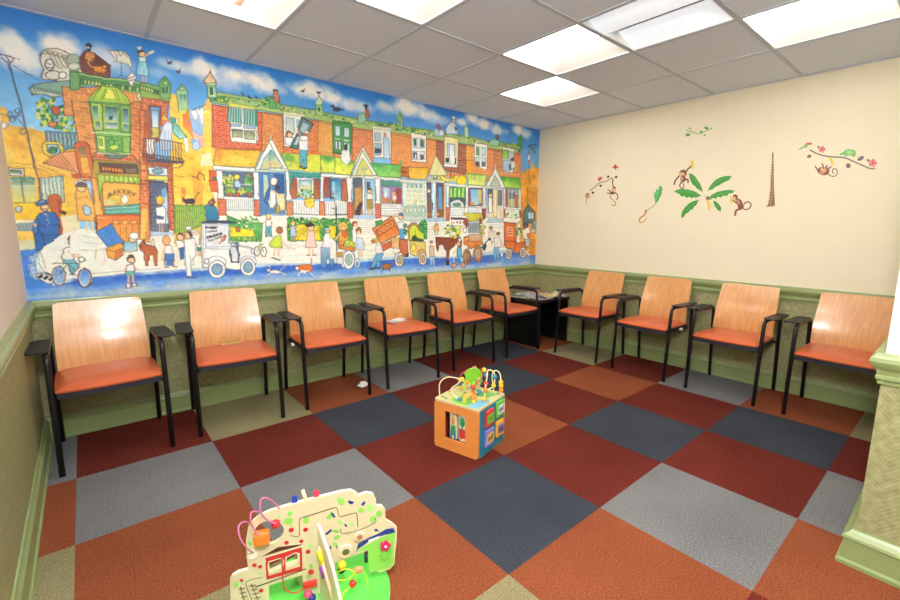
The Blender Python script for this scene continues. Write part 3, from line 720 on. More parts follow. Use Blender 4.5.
# name board and awning
P('c8a83c', '180,445 520,462 530,600 190,600', '6b4a20'); P('4c3c34', '215,465 505,478 515,560 225,550', DK)
for k, x in enumerate(range(255, 400, 22)): E('e08a3c', x, 512+k*2, 11, 16, '7a2c1c')
for k, x in enumerate(range(420, 500, 16)): L('b89858', .6, [(x, 505+k*2), (x+8, 540)])
Z(70, 160, 7.5)
P('9c9030', '180,0 520,20 545,300 535,480 190,480 160,130', '6b4a20', g='d8803c'); P('4c3c34', '215,15 505,28 515,100 225,92', DK)
for k, x in enumerate(range(250, 400, 22)): E('e8963c', x, 62+k*2.5, 11, 17, '7a2c1c')
for k, x in enumerate(range(425, 500, 15)): L('b89858', .6, [(x, 58+k*2), (x+8, 90)])
P('e88a36', '150,130 200,135 250,400 260,520 200,520 180,300', '7a3a18', g='f0b44c'); L('f4cc74', 1, '170,140 205,300 215,400')
P('d87230', '525,20 600,20 600,600 545,600 540,200', '7a3a18', g='ec9c44')
P('f4a63c', '240,160 525,180 530,330 530,400 262,400 245,300', '6b3418', g='f6c060', ow=.7); E('e8c038', 340, 290, 60, 34, '8c7a2c', ow=.3); E('f0ecd0', 410, 290, 30, 34, '8c7a5c', ow=.3); E('cfc46c', 300, 310, 50, 20); E('f0943c', 480, 280, 45, 40)
P('2c8472', '258,345 540,325 545,395 270,405', '1c4c44', g='5cb09c'); L('c4ecdc', 1, '262,362 400,352 540,345'); L('8cd8c4', .8, '265,385 400,380 540,372')
P('a8c83a', '205,100 240,108 545,130 548,178 535,200 518,178 500,160 470,172 445,158 415,172 390,156 360,168 335,152 305,165 275,148 245,180 232,230 222,290 212,200', '3f6a20', g='7cb83a', ow=.5)
for x in range(240, 540, 36): L('e8ec7c', 1, [(x, 112+(x-240)*.07), (x+2, 150+(x-240)*.06)]); L('4c8a2c', .6, [(x+16, 112+(x-240)*.07), (x+18, 150+(x-240)*.06)])
def glyphs(txt, pts, h, col, w=.45):
    """painted lettering: strokes along a baseline between two points"""
    ST = {'A': '0,1 .5,0 1,1|.2,.6 .8,.6', 'B': '0,0 0,1 .8,.9 .8,.6 0,.5 .8,.4 .8,.1 0,0', 'E': '1,0 0,0 0,1 1,1|0,.5 .8,.5', 'K': '0,0 0,1|1,0 0,.5 1,1', 'R': '0,1 0,0 .9,.1 .9,.45 0,.5 1,1', 'Y': '0,0 .5,.5 1,0|.5,.5 .5,1',
          'P': '0,1 0,0 .9,.1 .9,.45 0,.5', 'I': '.5,0 .5,1', 'C': '1,.1 .2,0 0,.5 .2,1 1,.9', 'D': '0,0 0,1 .8,.8 .9,.3 0,0', 'F': '1,0 0,0 0,1|0,.5 .8,.5', 'M': '0,1 0,0 .5,.6 1,0 1,1', 'O': '.5,0 0,.5 .5,1 1,.5 .5,0', 'S': '1,.1 .2,.1 .1,.45 .9,.55 .8,.95 0,.9', 'T': '0,0 1,0|.5,0 .5,1', 'U': '0,0 .1,.9 .9,.9 1,0', 'N': '0,1 0,0 1,1 1,0', 'V': '0,0 .5,1 1,0', 'L': '0,0 0,1 1,1', 'G': '1,.1 .2,0 0,.5 .2,1 1,.9 1,.5 .5,.5', 'H': '0,0 0,1|1,0 1,1|0,.5 1,.5'}
    n = len(txt)
    for k, ch in enumerate(txt):
        if ch not in ST: continue
        t = k/max(1, n); i = min(int(t*(len(pts)-1)), len(pts)-2); f = t*(len(pts)-1)-i
        x = pts[i][0]*(1-f)+pts[i+1][0]*f; y = pts[i][1]*(1-f)+pts[i+1][1]*f; cw = math.dist(pts[0], pts[-1])/n*.66
        sl = (pts[i+1][1]-pts[i][1])/(pts[i+1][0]-pts[i][0])
        for s in ST[ch].split('|'): L(col, w, [(x+a*cw, y+b*h+a*cw*sl) for a, b in pp(s)])
glyphs('BAKERY', [(288, 248), (340, 222), (400, 216), (450, 228), (500, 250)], 28, '3c3424', .6)
P('d8622c', '200,410 545,405 600,420 600,600 215,600', '7a3018', g='f09a3c')
for x in (320, 390, 455, 520): P('f2a84c', [(x, 450), (x+45, 452), (x+42, 540), (x, 535)], 'a84c1c')
L('f4c880', 1, '200,430 270,432'); L('a84c1c', .8, '290,412 540,410')
# customer in an apron and big hat
P('f0b04c', '60,190 130,200 160,280 185,340 190,455 60,450 50,330 40,250', '8c5420', g='f0a23c', ow=.7); P('a8cce0', '95,345 120,335 150,355 160,395 135,415 105,400', '4c6c84'); E('f2c074', 85, 210, 34, 26, '8c5420'); P('4c4440', '35,195 60,150 110,145 140,180 120,205 60,200'); L('f4f2ea', 1.3, '40,170 80,150 130,170 138,200'); L('a86424', .7, '60,285 120,270 150,300'); L('f2c88c', 2.0, '120,460 130,545'); L('f2c88c', 2.0, '168,458 172,545'); L('f0e8d8', 1.4, '100,545 140,550'); L('f0e8d8', 1.4, '160,545 190,550'); P('4c3428', '190,460 215,465 210,520 195,540')
P('eef0de', '0,560 60,520 200,540 400,590 600,600 600,700 0,700', var=.05)
Z(80, 225, 7.5)
P('eff2e2', '0,40 120,60 240,110 340,200 600,130 600,330 0,400', var=.04)
for q in ('30,80 110,95 200,85', '20,125 130,140 190,130', '10,180 120,190 200,170'): L('9cc0c8', .6, q)
L('d8b048', .6, '120,195 115,250'); L('c8b890', .5, '180,200 190,280'); L('9aa49a', .4, '0,368 300,345 600,325'); L('e8c05c', .5, '0,190 180,185')
P('2c66c0', '120,52 245,-15 270,20 325,130 320,160 220,158 205,160', '18305c', g='3f84dc', ow=.7); L('6ca4e4', .8, '150,60 240,140')
P('e08a3c', '240,-10 520,-10 535,120 520,130 440,100 340,130 290,80', '8c4018', g='ec9c3c')
for x in (300, 345, 390, 435, 480): L('a84c1c', .6, [(x, 0), (x+4, 95)])
P('eca03c', '195,180 225,155 310,130 325,165 320,225 265,262 210,240', '7a3818', ow=.6); L('7a3818', .6, '200,185 268,195 322,165'); L('7a3818', .6, '268,195 266,258'); P('d86c34', '270,198 320,170 320,222 268,256')
P('8cc4d8', '325,125 420,120 430,190 370,200 330,190', '2c5668'); E('efbf8c', 395, 105, 30, 24, DK); P('f4f2ea', '368,72 395,52 435,60 438,95 400,100 375,92', '8c8478'); L('efbf8c', 1.6, '420,170 340,205 318,210')
P('a4492a', '440,150 480,112 500,150 575,180 582,275 560,280 550,225 520,225 520,265 505,268 490,210 455,180', '4c2014', g='b8562c', ow=.5); P('4c2420', '550,165 582,180 584,250 568,230'); P('f0ece0', '530,120 550,105 560,165 535,150', '8c8478'); L('4c2014', .9, '475,112 468,98')
# roller-skating boy
P('f2f2ea', '350,300 400,290 412,345 345,350', DK); P('58a8a0', '335,345 408,345 410,380 375,375 345,385', '2c5c58'); L('eeb884', 2, '365,380 362,440'); L('eeb884', 2, '395,378 400,440'); P('f0f0ec', '345,435 378,435 380,470 348,472', DK); P('f0f0ec', '390,432 420,430 422,462 395,465', DK); L('dce4ec', 1.2, '345,482 385,480'); L('dce4ec', 1.2, '395,470 430,465'); E('efbf8c', 388, 258, 28, 26, DK); P('4c3424', '356,248 365,222 400,215 415,238 385,245 360,262'); L('eeb884', 1.4, '352,305 330,340 300,348'); L('eeb884', 1.4, '402,300 425,335 440,335')
E('e8eac8', 15, 255, 26, 22, '5c5440'); E('2f6fce', 35, 392, 50, 70, '5b2c24', ow=.9, g='a4c8ec'); R('e8ecec', .5, 35, 392, 40, 58)
# ---- the alley: yellow houses, laundry, balcony, fence
Z(140, 40, 7.5)
P('f0c440', '225,400 275,400 290,480 360,480 380,560 480,480 520,430 560,640 560,1300 220,1300', g='f4b83c', var=.2)
P('6aa8dc', '372,540 480,470 500,700 420,820 380,760', var=.15)
P('5a9c48', '0,322 60,320 150,345 220,430 215,460 150,440 0,430', '1f4a2c', g='8aa83c')
for k in range(10): E(random.choice(('b4d060', '2f6438', 'd8d878')), 12+k*20, 352+k*6, 12, 16, '27502c', ow=.3)
P('4f8f50', '135,318 195,268 232,330 225,440 152,430 150,345', '1f4a2c', g='6ca858', ow=.6); P('8cc470', '165,330 195,290 215,332', '1f4a2c'); P('24543c', '165,350 210,350 205,400 170,398'); L('8cc470', .9, '188,350 188,400')
BR('c8552c', '90341c', '10,425 215,460 200,600 200,640 0,640', g='c05028'); P('7c3c34', '60,480 165,492 160,600 60,600'); P('4c88cc', '75,495 150,500 150,640 78,640', '3a2418', g='c0dcec', ow=.7)
P('7cb888', '268,378 315,325 352,370 362,470 355,540 290,540 285,470 275,420', '2c5c40', g='a8c888', ow=.6); P('b0dcb8', '290,372 315,345 340,375', '2c5c40'); P('2c6c5c', '296,405 345,405 345,460 300,460', g='88bca0'); L('b0dcb8', .9, '318,405 320,460')
P('e8923c', '320,545 360,540 370,640 330,640'); L('3c5480', .3, '365,535 500,475'); P('eef2f2', '372,540 400,525 412,575 435,585 430,600 390,600 378,580', '8c9cac', ow=.3); P('e8f0f4', '415,520 440,505 455,560 430,600', '8c9cac', ow=.3); P('e4e8f4', '448,510 478,495 480,600 450,600', '8c9cac', ow=.3)
P('e8a848', '500,440 540,470 560,640 480,640', g='f4cc54', var=.15)
for q in ('192,128 212,160 248,150 235,175 208,180 200,150', '262,220 285,228 305,205 300,245 285,248'): P('4a3c58', q)
P('d8a468', '475,300 528,238 572,312 560,330 490,325', '5c4030', g='e8c898', ow=.5); L('5c4030', .9, '526,228 526,245'); P('b8d4a8', '485,320 570,325 560,350 500,345', '4c6c4c'); P('8cbc94', '500,345 565,350 570,440 510,430', '3c6448', g='b4d498'); E('2c5c54', 530, 375, 14, 22); P('6ca048', '520,420 620,395 640,470 560,465', '2c5c34')
Z(140, 110, 7.5)
BR('cc5c2c', '90341c', '0,0 40,0 35,250 20,360 60,420 55,600 0,600', g='d8742c'); P('8c4838', '40,0 140,0 165,240 60,230'); P('6ca4dc', '82,0 140,0 142,130 90,130', '3a2418', g='dce8ec'); P('b8b450', '90,130 142,130 140,200 92,205', '6b5a28')
P('f0b43c', '155,65 178,28 215,70 200,78', '8c5420'); P('d86830', '175,75 205,78 195,110 170,105'); P('d4e0ec', '175,110 205,80 240,100 245,300 150,300 148,200', '6880a0', g='a8c4e4', ow=.5); L('8ca4c8', .5, '190,150 185,290'); L('8ca4c8', .5, '215,150 220,290'); 
P('e8dc9c', '220,60 250,45 290,60 285,100 250,110 230,95', '8c7c40'); P('f4cc3c', '290,0 340,0 345,80 400,160 395,220 350,190 310,90'); P('2c9c8c', '230,50 270,60 265,90 235,90', '1c4c44'); P('40a89c', '250,100 290,110 350,200 300,215 265,180 245,140', '1c5c5c', g='8cd4cc'); L('d8f0e8', .5, '265,120 310,205'); L('d8f0e8', .5, '280,115 335,200')
P('e8692c', '315,30 360,20 385,110 410,200 400,218 370,170 325,120', g='f08c4c'); P('a4c8ec', '370,10 430,0 475,100 470,170 440,190 400,150 375,60', g='7cb0e0'); P('f0f0f0', '375,0 430,0 435,60 405,75', '98a8b8', ow=.3); P('f4f2ea', '440,0 480,0 480,90 460,110'); P('f0b498', '390,150 440,190 480,170 490,215 430,230 400,205'); P('f0a0a4', '440,215 485,205 485,280 450,270'); P('b0cce8', '395,240 440,225 455,280 430,305 395,280', '6c88b0', ow=.3); P('ece8e0', '330,205 355,210 370,300 340,315'); 
P('f6d858', '480,0 540,0 560,180 545,310 550,430 450,420 490,330 470,200', g='f4c43c', var=.15); P('f2e8a8', '460,340 530,310 545,420 450,415'); P('f4b830', '250,320 400,330 460,440 460,1000 250,1000', g='f0bc44', var=.15); P('f0a030', '395,420 460,445 470,600 380,600'); 
L('a46c24', .5, '250,480 320,500 390,490'); L('a46c24', .4, '250,560 400,580'); P('e8842c', '310,560 345,560 345,640 315,640'); L('a46c24', .4, '330,340 400,370')
E('eae4dc', 80, 265, 32, 52, '6c6458', ow=.4); P('eceae0', '45,215 110,210 108,300 85,340 50,320', '7c7468', ow=.4)
L('2a2c3c', .9, '20,210 120,215 240,232 310,250'); L('2a2c3c', .9, '30,350 120,360 240,380 330,385')
for k in range(15): L('2a2c3c', .6, [(25+k*20, 213+k*2.4), (30+k*20, 350+k*2.6)])
for k in range(12): R('34343c', .5, 45+k*24, 340+k*3, 11, 15)
P('3c3c4c', '30,362 330,382 320,400 250,398 60,385'); L('2a2c3c', .6, '250,430 290,432 320,405 330,375')
P('8c4a2c', '55,385 250,395 245,440 55,410'); P('c8dce0', '62,425 205,435 210,490 65,480', '3a3028', ow=.6); E('6ca0b4', 135, 455, 40, 20, '24404c'); P('e8dc4c', '60,490 215,495 218,525 60,515', '8c7c28'); BR('b4482c', '7c2c1c', '205,420 245,420 245,620 215,620')
P('3c4458', '62,525 215,530 210,640 65,640'); L('2c2c38', 1.0, '395,495 425,505 450,530'); L('2c2c38', .9, '430,500 445,465'); L('2c2c38', .8, '445,465 480,490 485,530 465,570 460,600'); P('d8542c', '520,450 585,460 588,580 530,580', '7a3018'); P('2f6c44', '550,500 590,495 590,560 555,550', '1c4c2c')
Z(140, 180, 7.5)
P('f4c83c', '180,0 640,0 640,200 480,200 250,190', g='f6ce50', var=.15); P('f0a434', '395,0 460,0 465,190 400,190'); P('e88c34', '305,50 345,50 345,170 315,180'); L('a46c24', .4, '255,40 300,60'); L('b8882c', .6, '465,40 465,190')
BR('cc4f2c', '8c3018', '0,0 70,0 70,300 75,440 0,440', g='ec9c3c'); P('f0b04c', '10,220 50,210 55,300 30,440 0,440', g='f4b850'); BR('c44c2c', '8c3018', '205,0 245,0 262,380 215,370'); P('46506c', '68,15 205,20 215,390 85,380', '2a1c1c', g='5c6478', ow=.6)
for k in range(9): L('2c2428', .6, [(80, 90+k*32), (125, 86+k*32)])
P('9ccce4', '160,70 190,50 205,100 215,330 175,330', '4c6c88', g='c4e4ec', ow=.5); E('4c94cc', 180, 95, 16, 36); P('f2f2ec', '115,205 180,195 200,240 190,330 120,325 125,260', '6c6c64', ow=.5); P('3c5470', '118,265 185,270 175,295 120,290'); E('f0a84c', 150, 155, 28, 26, '8c5420'); P('e8c840', '118,120 135,130 150,108 165,130 185,125 170,150 125,150'); L('f0c08c', 1.2, '145,330 150,410'); L('f0c08c', 1.2, '165,330 170,410'); P('2c3040', '130,405 160,415 130,420', None)
P('a8c4dc', '80,385 250,390 255,420 90,425'); P('f0e8d0', '75,420 260,415 260,470 400,470 400,640 75,640', var=.05)
P('7cb83a', '258,185 485,190 490,300 470,330 400,360 300,400 258,400', '2c5c28', g='a8c83c')
for k in range(16): L('357c34', .8, [(268+k*14, 192), (266+k*14, 390-k*3)]); L('d4e45c', .4, [(275+k*14, 200), (273+k*14, 370-k*3)])
P('33303c', '340,140 400,135 415,160 410,180 345,178 318,150 322,125 335,130'); L('33303c', 1.0, '408,150 425,105 445,92'); L('33303c', .9, '350,175 348,192'); L('33303c', .9, '395,175 397,190')
P('2c88a4', '485,190 520,170 570,200 590,280 570,320 500,320', '1c4c5c', g='2c5c94'); P('543c4c', '510,160 545,130 568,160 555,200 520,195'); E('b8683c', 535, 165, 14, 14); P('e84a34', '588,150 640,150 640,240 590,230'); P('dc5c3c', '520,0 580,0 590,90 530,80', '7a3018'); P('f4f4ea', '550,90 600,90 600,150 560,140')
# crowd at the ice-cream van
P('eceae2', '375,375 445,380 450,470 400,500 385,440', '6c8498'); P('3c6cb4', '290,500 330,500 325,560 300,570'); E('efbf8c', 302, 425, 26, 28, DK); P('5c4434', '275,415 290,388 325,395 328,420 300,405'); P('f0eee4', '262,450 320,455 330,500 290,510', '8c8478')
E('efbf8c', 362, 412, 28, 28, DK); P('463830', '350,385 385,380 394,420 378,432 370,405'); P('f4f4ee', '338,368 350,345 380,345 388,370', '6c8498'); P('f4f4ee', '330,450 390,435 405,540 398,640 335,640', '6c8498', ow=.5); L('f4f4ee', 2.0, '340,470 300,500 278,495'); E('efbf8c', 270, 490, 9)
P('f4ecd8', '395,390 450,395 445,480 400,480', '6c7c8c'); E('e8b888', 425, 400, 16, 18)
E('f0a860', 200, 450, 30, 36, '8c5020'); P('f2f0e6', '185,490 235,488 248,560 180,560', '8c8478'); P('3c74c0', '182,558 248,558 250,640 185,640', '1c3c6c'); L('f0b878', 1.4, '190,500 165,560 170,600')
P('a4492a', '0,480 20,455 40,480 110,495 130,530 125,640 110,640 100,560 60,570 60,640 45,640 30,540 0,520', '4c2014', g='c46430', ow=.5); P('f0ece0', '85,450 100,440 108,490 85,490', '8c8478')
Z(130, 160, 4.613)
P('f4f4ee', '250,365 300,360 305,440 280,470 285,535 262,535 255,450', '6c8498', ow=.5); L('8ca0b0', .6, '278,440 282,525'); L('2c3038', 1.2, '262,540 305,542'); L('f0b878', 1.3, '165,460 163,490'); L('f0b878', 1.3, '200,460 205,490'); P('3c74c0', '160,430 200,430 200,462 162,462', '1c3c6c'); L('5a4434', 1, '160,494 178,494'); L('5a4434', 1, '198,492 216,492'); P('3c5ca8', '225,405 250,400 248,455 232,460'); P('3c7a50', '308,400 330,400 328,420 310,420'); P('d8a868', '312,420 328,420 326,445 314,445')
# ---- row houses: parapet, upper brick walls
Z(0, 0, 1)
P('7fae6a', '209,92 220,92 262,99 271,96 280,104 315,110 352,117 398,125 440,131 470,136 520,148 520,154 470,144 440,140 398,133 352,127 300,116 262,110 212,102', '2c5c34', g='a4c060', ow=.5)
random.seed(11)
for k in range(150):
    x = 212+k*2.05; y = 96+(x-212)*.168+random.uniform(-2.2, 2.4); E(random.choice(('4c8c4c', 'b8cc68', '2c5c3c', 'd8d890', '6cb060', '8cb8a0')), x, y, 1.3, .9)
L('e0e8a8', .8, '212,103.5 262,111.5 300,117.5 352,128 398,134.5 440,141 470,145.5 520,154.5'); L('2f5c34', .5, '212,95 262,101 315,109 352,118 398,126 440,132 470,137 520,149')
UP = [('212,104 262,112 262,150 212,147', 'd4432c', 'e86c48'), ('262,112 282,114 284,156 262,151', 'dc7a34', 'b8502c'), ('283,115 333,123 333,160 284,156', 'e0602c', 'ec9c3c'), ('318,120 333,123 333,160 318,158', 'eca03c', 'e0702c'),
      ('333,124 374,130 372,166 333,160', 'e87038', 'f0a048'), ('352,127 374,130 373,166 353,163', 'e46a3c', 'f4ac50'), ('391,132 412,135 412,166 391,163', 'ec8a34', 'd8602c'), ('426,138 445,141 445,172 426,168', 'e88c38', 'd8602c'),
      ('436,140 446,141.5 445,173 436,170', '8c3c34', '6c2c28'), ('457,143 467,144.5 467,176 457,174', '943c30', '6c2c28'), ('466,144 475,146 475,174 466,173', 'f09c38', 'd87030'), ('486,148 503,150 503,178 486,176', 'e8703c', 'f0a040'), ('494,149 503,150.5 503,176 494,175', 'b86434', 'e08c3c'), ('512,152 521,153.5 521,178 512,177', 'e4602c', 'ec9c3c')]
for q, a, b in UP: BR(a, b, q, h=4.6, w=11, o='6a3020')
L('6a3020', .5, '212,104 262,112 300,117.8 352,128.5 398,135 440,141.5 470,146 520,155')
BR('e87a38', 'c8582c', '391,163 412,166 445,172 475,176 521,181 521,186 391,170', h=4.6, w=11, o=None)
# turrets on the parapet, chimneys, birds
Z(200, 60, 7.5)
P('e0b07c', '30,150 75,85 118,160 100,175 45,170', '5c4030', g='f0d8a8', ow=.6); L('5c4030', 1, '76,75 76,92'); P('b4d8a0', '45,170 120,168 118,190 55,190', '3c6448'); P('8cc49c', '52,190 115,190 125,280 62,275', '3c6448', g='c4dca0'); P('2c6458', '70,200 95,200 98,260 75,258'); P('6ca84c', '85,280 150,275 200,300 200,320 80,300', '2c5c34'); leaves(170, 290, 70, 20, 40, r=8)
for x, y in ((325, 250), (375, 270), (425, 272)): P('2c3c60', [(x-18, y-15), (x, y), (x+14, y+12), (x+4, y+18), (x-10, y+8)])
P('6cae58', '470,290 520,268 560,285 600,310 600,360 480,345', '2c5c34'); leaves(520, 310, 60, 30, 30, r=9); P('c46a5c', '550,235 585,240 592,320 560,310', '4c2c30', g='b85a48'); L('2c2430', 1.4, '553,228 580,228'); L('e8c0a0', .5, '555,265 588,270')
P('d8dc5c', '212,315 415,350 412,372 212,345', '6c8430')
P('eeeee4', '215,345 420,370 440,600 235,600', '5c4c40'); 
for (a, b, c, d) in ((212, 352, 308, 470), (318, 365, 425, 490)):
    P('2c8c80', [(a, b), (c, b+12), (c+2, d), (a-6, d-14)], '1c4c4c', ow=.5)
    for k in range(5): L('d4f0e0', 1.0, [(a+12+k*19, b+4+k*2), (a+5+k*20, d-14+k*2)])
P('90b8dc', '230,472 305,480 305,495 232,495', '4c5c70'); P('90b8dc', '322,488 420,495 415,512 325,508', '4c5c70'); P('5c7c58', '240,515 312,520 312,582 245,585', '3a3028', g='a8b47c'); P('5c7c58', '335,540 405,545 405,600 338,600', '3a3028', g='b0bc84'); L('f4f4ea', 1.4, '315,360 322,600')
Z(205, 130, 7.5)
P('eeeee4', '185,0 385,0 390,100 195,85', '5c4c40'); P('6c8460', '203,0 280,0 280,55 205,50', '3a3028', g='a8b47c'); P('6c8460', '295,5 370,10 370,70 298,62', '3a3028', g='b0bc84')
P('e8a830', '85,130 425,150 372,280 62,262', '7a4418', g='f2c43c', ow=.7, var=.25); P('b0562c', '85,120 425,140 425,155 85,142'); S('d87a2c', 100, 170, 40, 60, .6); S('f8dc50', 250, 220, 100, 30, .5)
P('f6f4ec', '60,262 410,290 408,312 60,292', '6c6c64', ow=.5); P('f4f4ec', '85,300 130,305 140,480 155,515 90,508 100,470', '6c6c64', ow=.5); P('f4f4ec', '358,312 405,315 398,480 415,520 350,515 370,470', '6c6c64', ow=.5)
P('4c5c78', '132,308 360,318 365,500 145,495', '3a3028'); P('6c5058', '300,320 360,322 362,400 310,400')
leaves(175, 370, 45, 55, 45, ('8cb83c', 'c8d050', '4c8a3c', 'e0dc78'), r=11); leaves(325, 380, 35, 45, 35, ('4c9c4c', '8cc458', '2c6c3c'), r=11); leaves(190, 455, 35, 26, 25, ('b8cc3c', '6cb03c'), r=10); leaves(325, 450, 28, 26, 20, ('4c9c3c', '8cc43c'), r=10); leaves(270, 450, 28, 26, 20, ('e0c83c', '8cb83c'), r=10)
E('e8d04c', 240, 352, 24, 22, '5c5020'); P('a8c8e8', '225,375 262,378 268,430 220,425', '4c6480'); L('b8c8e0', 1.2, '225,400 330,410'); 
for x in (190, 245, 330): P('d8562c', [(x-15, 470), (x+15, 470), (x+10, 495), (x-10, 495)], '6c2c18')
P('f4f4ec', '140,495 365,505 368,600 145,600', '6c6c64'); 
for k in range(14): L('7c98a4', .6, [(160+k*15, 515), (160+k*15, 600)])
BR('d0442c', 'f0845c', '95,515 158,520 158,640 100,640', h=4, w=9); BR('d0442c', 'f0845c', '365,522 420,525 425,640 368,640', h=4, w=9)
# pediment, door and the moustached man in his apron
P('3868b0', '400,300 600,305 600,640 410,640', g='4c7cb8'); P('9cc8b8', '435,330 470,335 480,440 440,540', '3c6488', g='d0dc9c'); P('2c508c', '500,315 585,322 585,480 500,470', '1c2c50'); P('c0d0a0', '545,480 590,485 590,560 550,560', '4c6450')
P('f4f4ec', '492,60 605,300 605,300 375,295', '5c6c60', ow=.7); P('5898a8', '498,145 555,225 580,290 410,290 440,215', '3c6478', g='e0d88c', ow=.5); leaves(510, 255, 60, 28, 50, ('f0d858', 'f4ecb0', 'e89c50', '8cc090'), r=6); L('f4f4ec', 1, '492,40 492,70'); P('d8ecd8', '375,295 605,300 600,318 375,310', '5c6c60')
E('f2dcc0', 515, 385, 28, 30, DK); P('f4f4f0', '495,365 515,355 545,362 545,375 515,372 495,385'); P('3c3434', '515,425 545,420 552,445 520,450'); P('2c5c9c', '490,410 540,450 530,580 490,590 440,530 455,470', '1c2c50'); P('f4f4f0', '490,480 530,480 540,560 520,585 485,580 472,530', '8c98a8', ow=.5); L('eeb884', 1.8, '510,460 560,488')
Z(0, 0, 1)
Z(270, 70, 7.5)
P('c8704c', '28,150 55,150 72,210 65,245 40,240 25,190', '3c2428', g='b8644c'); L('2c2430', 1.5, '28,147 55,147'); L('e8c8a8', .5, '30,190 62,192'); P('4c9c58', '0,200 30,210 50,260 50,290 0,285', '2c5c34')
P('c0e4b0', '338,240 368,190 398,245 385,262 345,258', '3c6448', ow=.6); L('3c6448', .8, '366,165 366,195'); P('3a3040', '345,148 360,160 384,158 380,172 355,175'); P('8cc870', '345,260 388,262 398,340 345,335', '3c6448', g='b4d478'); E('2c6448', 365, 292, 10, 18)
P('4c4050', '222,148 245,150 260,135 255,170 235,162'); P('34384c', '455,260 475,258 490,275 520,275 535,290 555,295 548,300 525,300 520,310 505,298 485,310 475,300 470,280 455,272')
P('f0efe4', '98,312 255,335 245,590 105,570', '5c4c40', ow=.6); P('dfe2b8', '98,308 260,330 258,350 98,330', '8c8c50'); P('a8c4cc', '118,350 180,360 180,480 122,470', '4c6c74', g='cfe4c8'); P('8cb8c8', '195,365 235,368 230,420 198,430')
P('8a4a2c', '115,470 140,448 170,470 165,500 118,500'); E('efbf8c', 148, 485, 20, 20, DK); P('e4f0ec', '118,500 175,505 160,575 115,550', '5c7c84')
P('4f6c74', '240,350 320,400 270,510 205,455', '22302c', g='6c8c98', ow=1.2); P('9cb8c0', '245,385 295,410 262,480 222,450', '38504c'); P('3c6c64', '205,470 240,480 205,590 150,575', '22302c', ow=1.0); P('a8c8c8', '205,490 228,498 205,560 175,560', '38504c'); L('eeb884', 1.4, '205,450 230,490'); P('f0f2ee', '225,490 280,490 290,600 215,590', '5c6c78', ow=.5); E('8a6a4c', 272, 475, 20, 20); P('e8e4d8', '258,460 285,455 295,470 262,472')
P('3c8c44', '468,375 600,392 600,640 475,620', '1c4c24', ow=.8); P('a0ccd8', '488,415 525,420 525,490 490,488', '24503c', g='d0e4ec'); P('a0ccd8', '555,430 592,435 592,500 556,500', '24503c', g='d0e4ec'); L('dce8e0', 1.1, '492,515 525,518'); P('c4dce4', '488,535 532,540 532,590 490,590', '24503c'); P('c4dce4', '552,550 592,555 592,600 555,600', '24503c'); L('1c2c28', 1.4, '512,540 512,590'); L('1c2c28', 1.4, '570,550 570,595')
Z(270, 140, 7.5)
P('b4d83c', '90,95 385,110 382,240 130,220', '4c7c28', g='e4e04c', ow=.7, var=.2); P('d4dc40', '285,105 385,110 382,240 290,235'); S('4c9c3c', 130, 130, 50, 30, .8); S('5cac40', 120, 190, 50, 20, .5)
P('e0742c', '300,80 385,85 385,112 300,105')
P('a8d43c', '382,115 610,140 610,250 380,240', '3c6c28', g='dce44c', ow=.7, var=.2); S('3c9444', 430, 135, 60, 26, .9); S('4ca044', 560, 150, 50, 20, .8); L('4c7c28', .6, '382,105 382,245')
P('4ca8c0', '220,70 280,70 272,150 275,200 255,205 250,140 235,200 218,195 225,130', '1c4c64', ow=.5); L('2c2830', 1.6, '222,205 245,195'); L('2c2830', 1.6, '248,212 275,205'); P('eef2ee', '215,0 285,0 282,75 222,75', '5c6c78')
P('eef2f2', '545,40 590,50 600,150 570,190 530,165 530,100', '8c9cac', ow=.5); E('3a3434', 570, 40, 12, 14); L('a8b8c4', .5, '555,80 550,170'); L('a8b8c4', .5, '575,80 575,180')
P('f4f4ea', '-10,0 20,0 140,230 120,240 100,230', '5c6c60', ow=.6); P('5898a8', '0,75 30,90 100,200 0,205', '3c6478', g='e8dc8c'); leaves(25, 165, 30, 30, 30, ('f0d858', 'f4ecb0', 'e89c50', '8cc090'), r=6); P('d8ecd8', '-10,208 140,215 140,235 -10,225', '5c6c60')
P('4c80b8', '0,235 130,240 125,520 60,540 0,530', g='4c80a8'); P('2c508c', '30,250 100,255 105,400 40,390', '1c2c50'); P('e0dc9c', '45,400 108,400 115,520 60,530', '6c7c50'); E('f2dcc0', 28, 310, 26, 28, DK); P('f4f4f0', '5,290 30,280 55,295 50,305 20,300'); P('3c3434', '40,345 65,335 75,360 48,368'); P('f4f4f0', '0,370 40,380 45,470 20,510 0,500', '8c98a8'); L('eeb884', 1.7, '20,380 70,410'); E('c49c40', 58, 515, 16, 32, '6c5420')
P('8c4434', '150,280 200,285 210,430 150,440', '4c2018', g='b06034'); P('8c4434', '330,285 375,290 370,440 330,440', '4c2018', g='b06034'); P('eceee4', '200,278 325,285 328,440 208,430', '5c6c60'); P('5c9cd8', '215,295 312,298 312,370 218,365', '4c6478', g='e4dc7c'); S('f4f0e4', 265, 325, 40, 18, .6)
leaves(265, 400, 65, 30, 50, ('3c9448', '7cc458', '2c6c3c', 'c4e0b0'), r=10); E('90c8c4', 265, 395, 16, 26); P('e8d03c', '255,435 335,430 332,480 305,505 275,500 260,475', '7c6420', ow=.5); L('b8982c', .5, '262,455 332,452'); L('b8982c', .5, '268,478 325,475')
P('2c8c7c', '130,235 380,248 382,330 368,300 350,275 320,272 290,285 260,270 230,282 200,268 170,280 158,320 150,380 138,330', '1c4c44', ow=.5); 
for k in range(12): L('5cc0a8', .7, [(150+k*19, 242), (152+k*19, 262)])
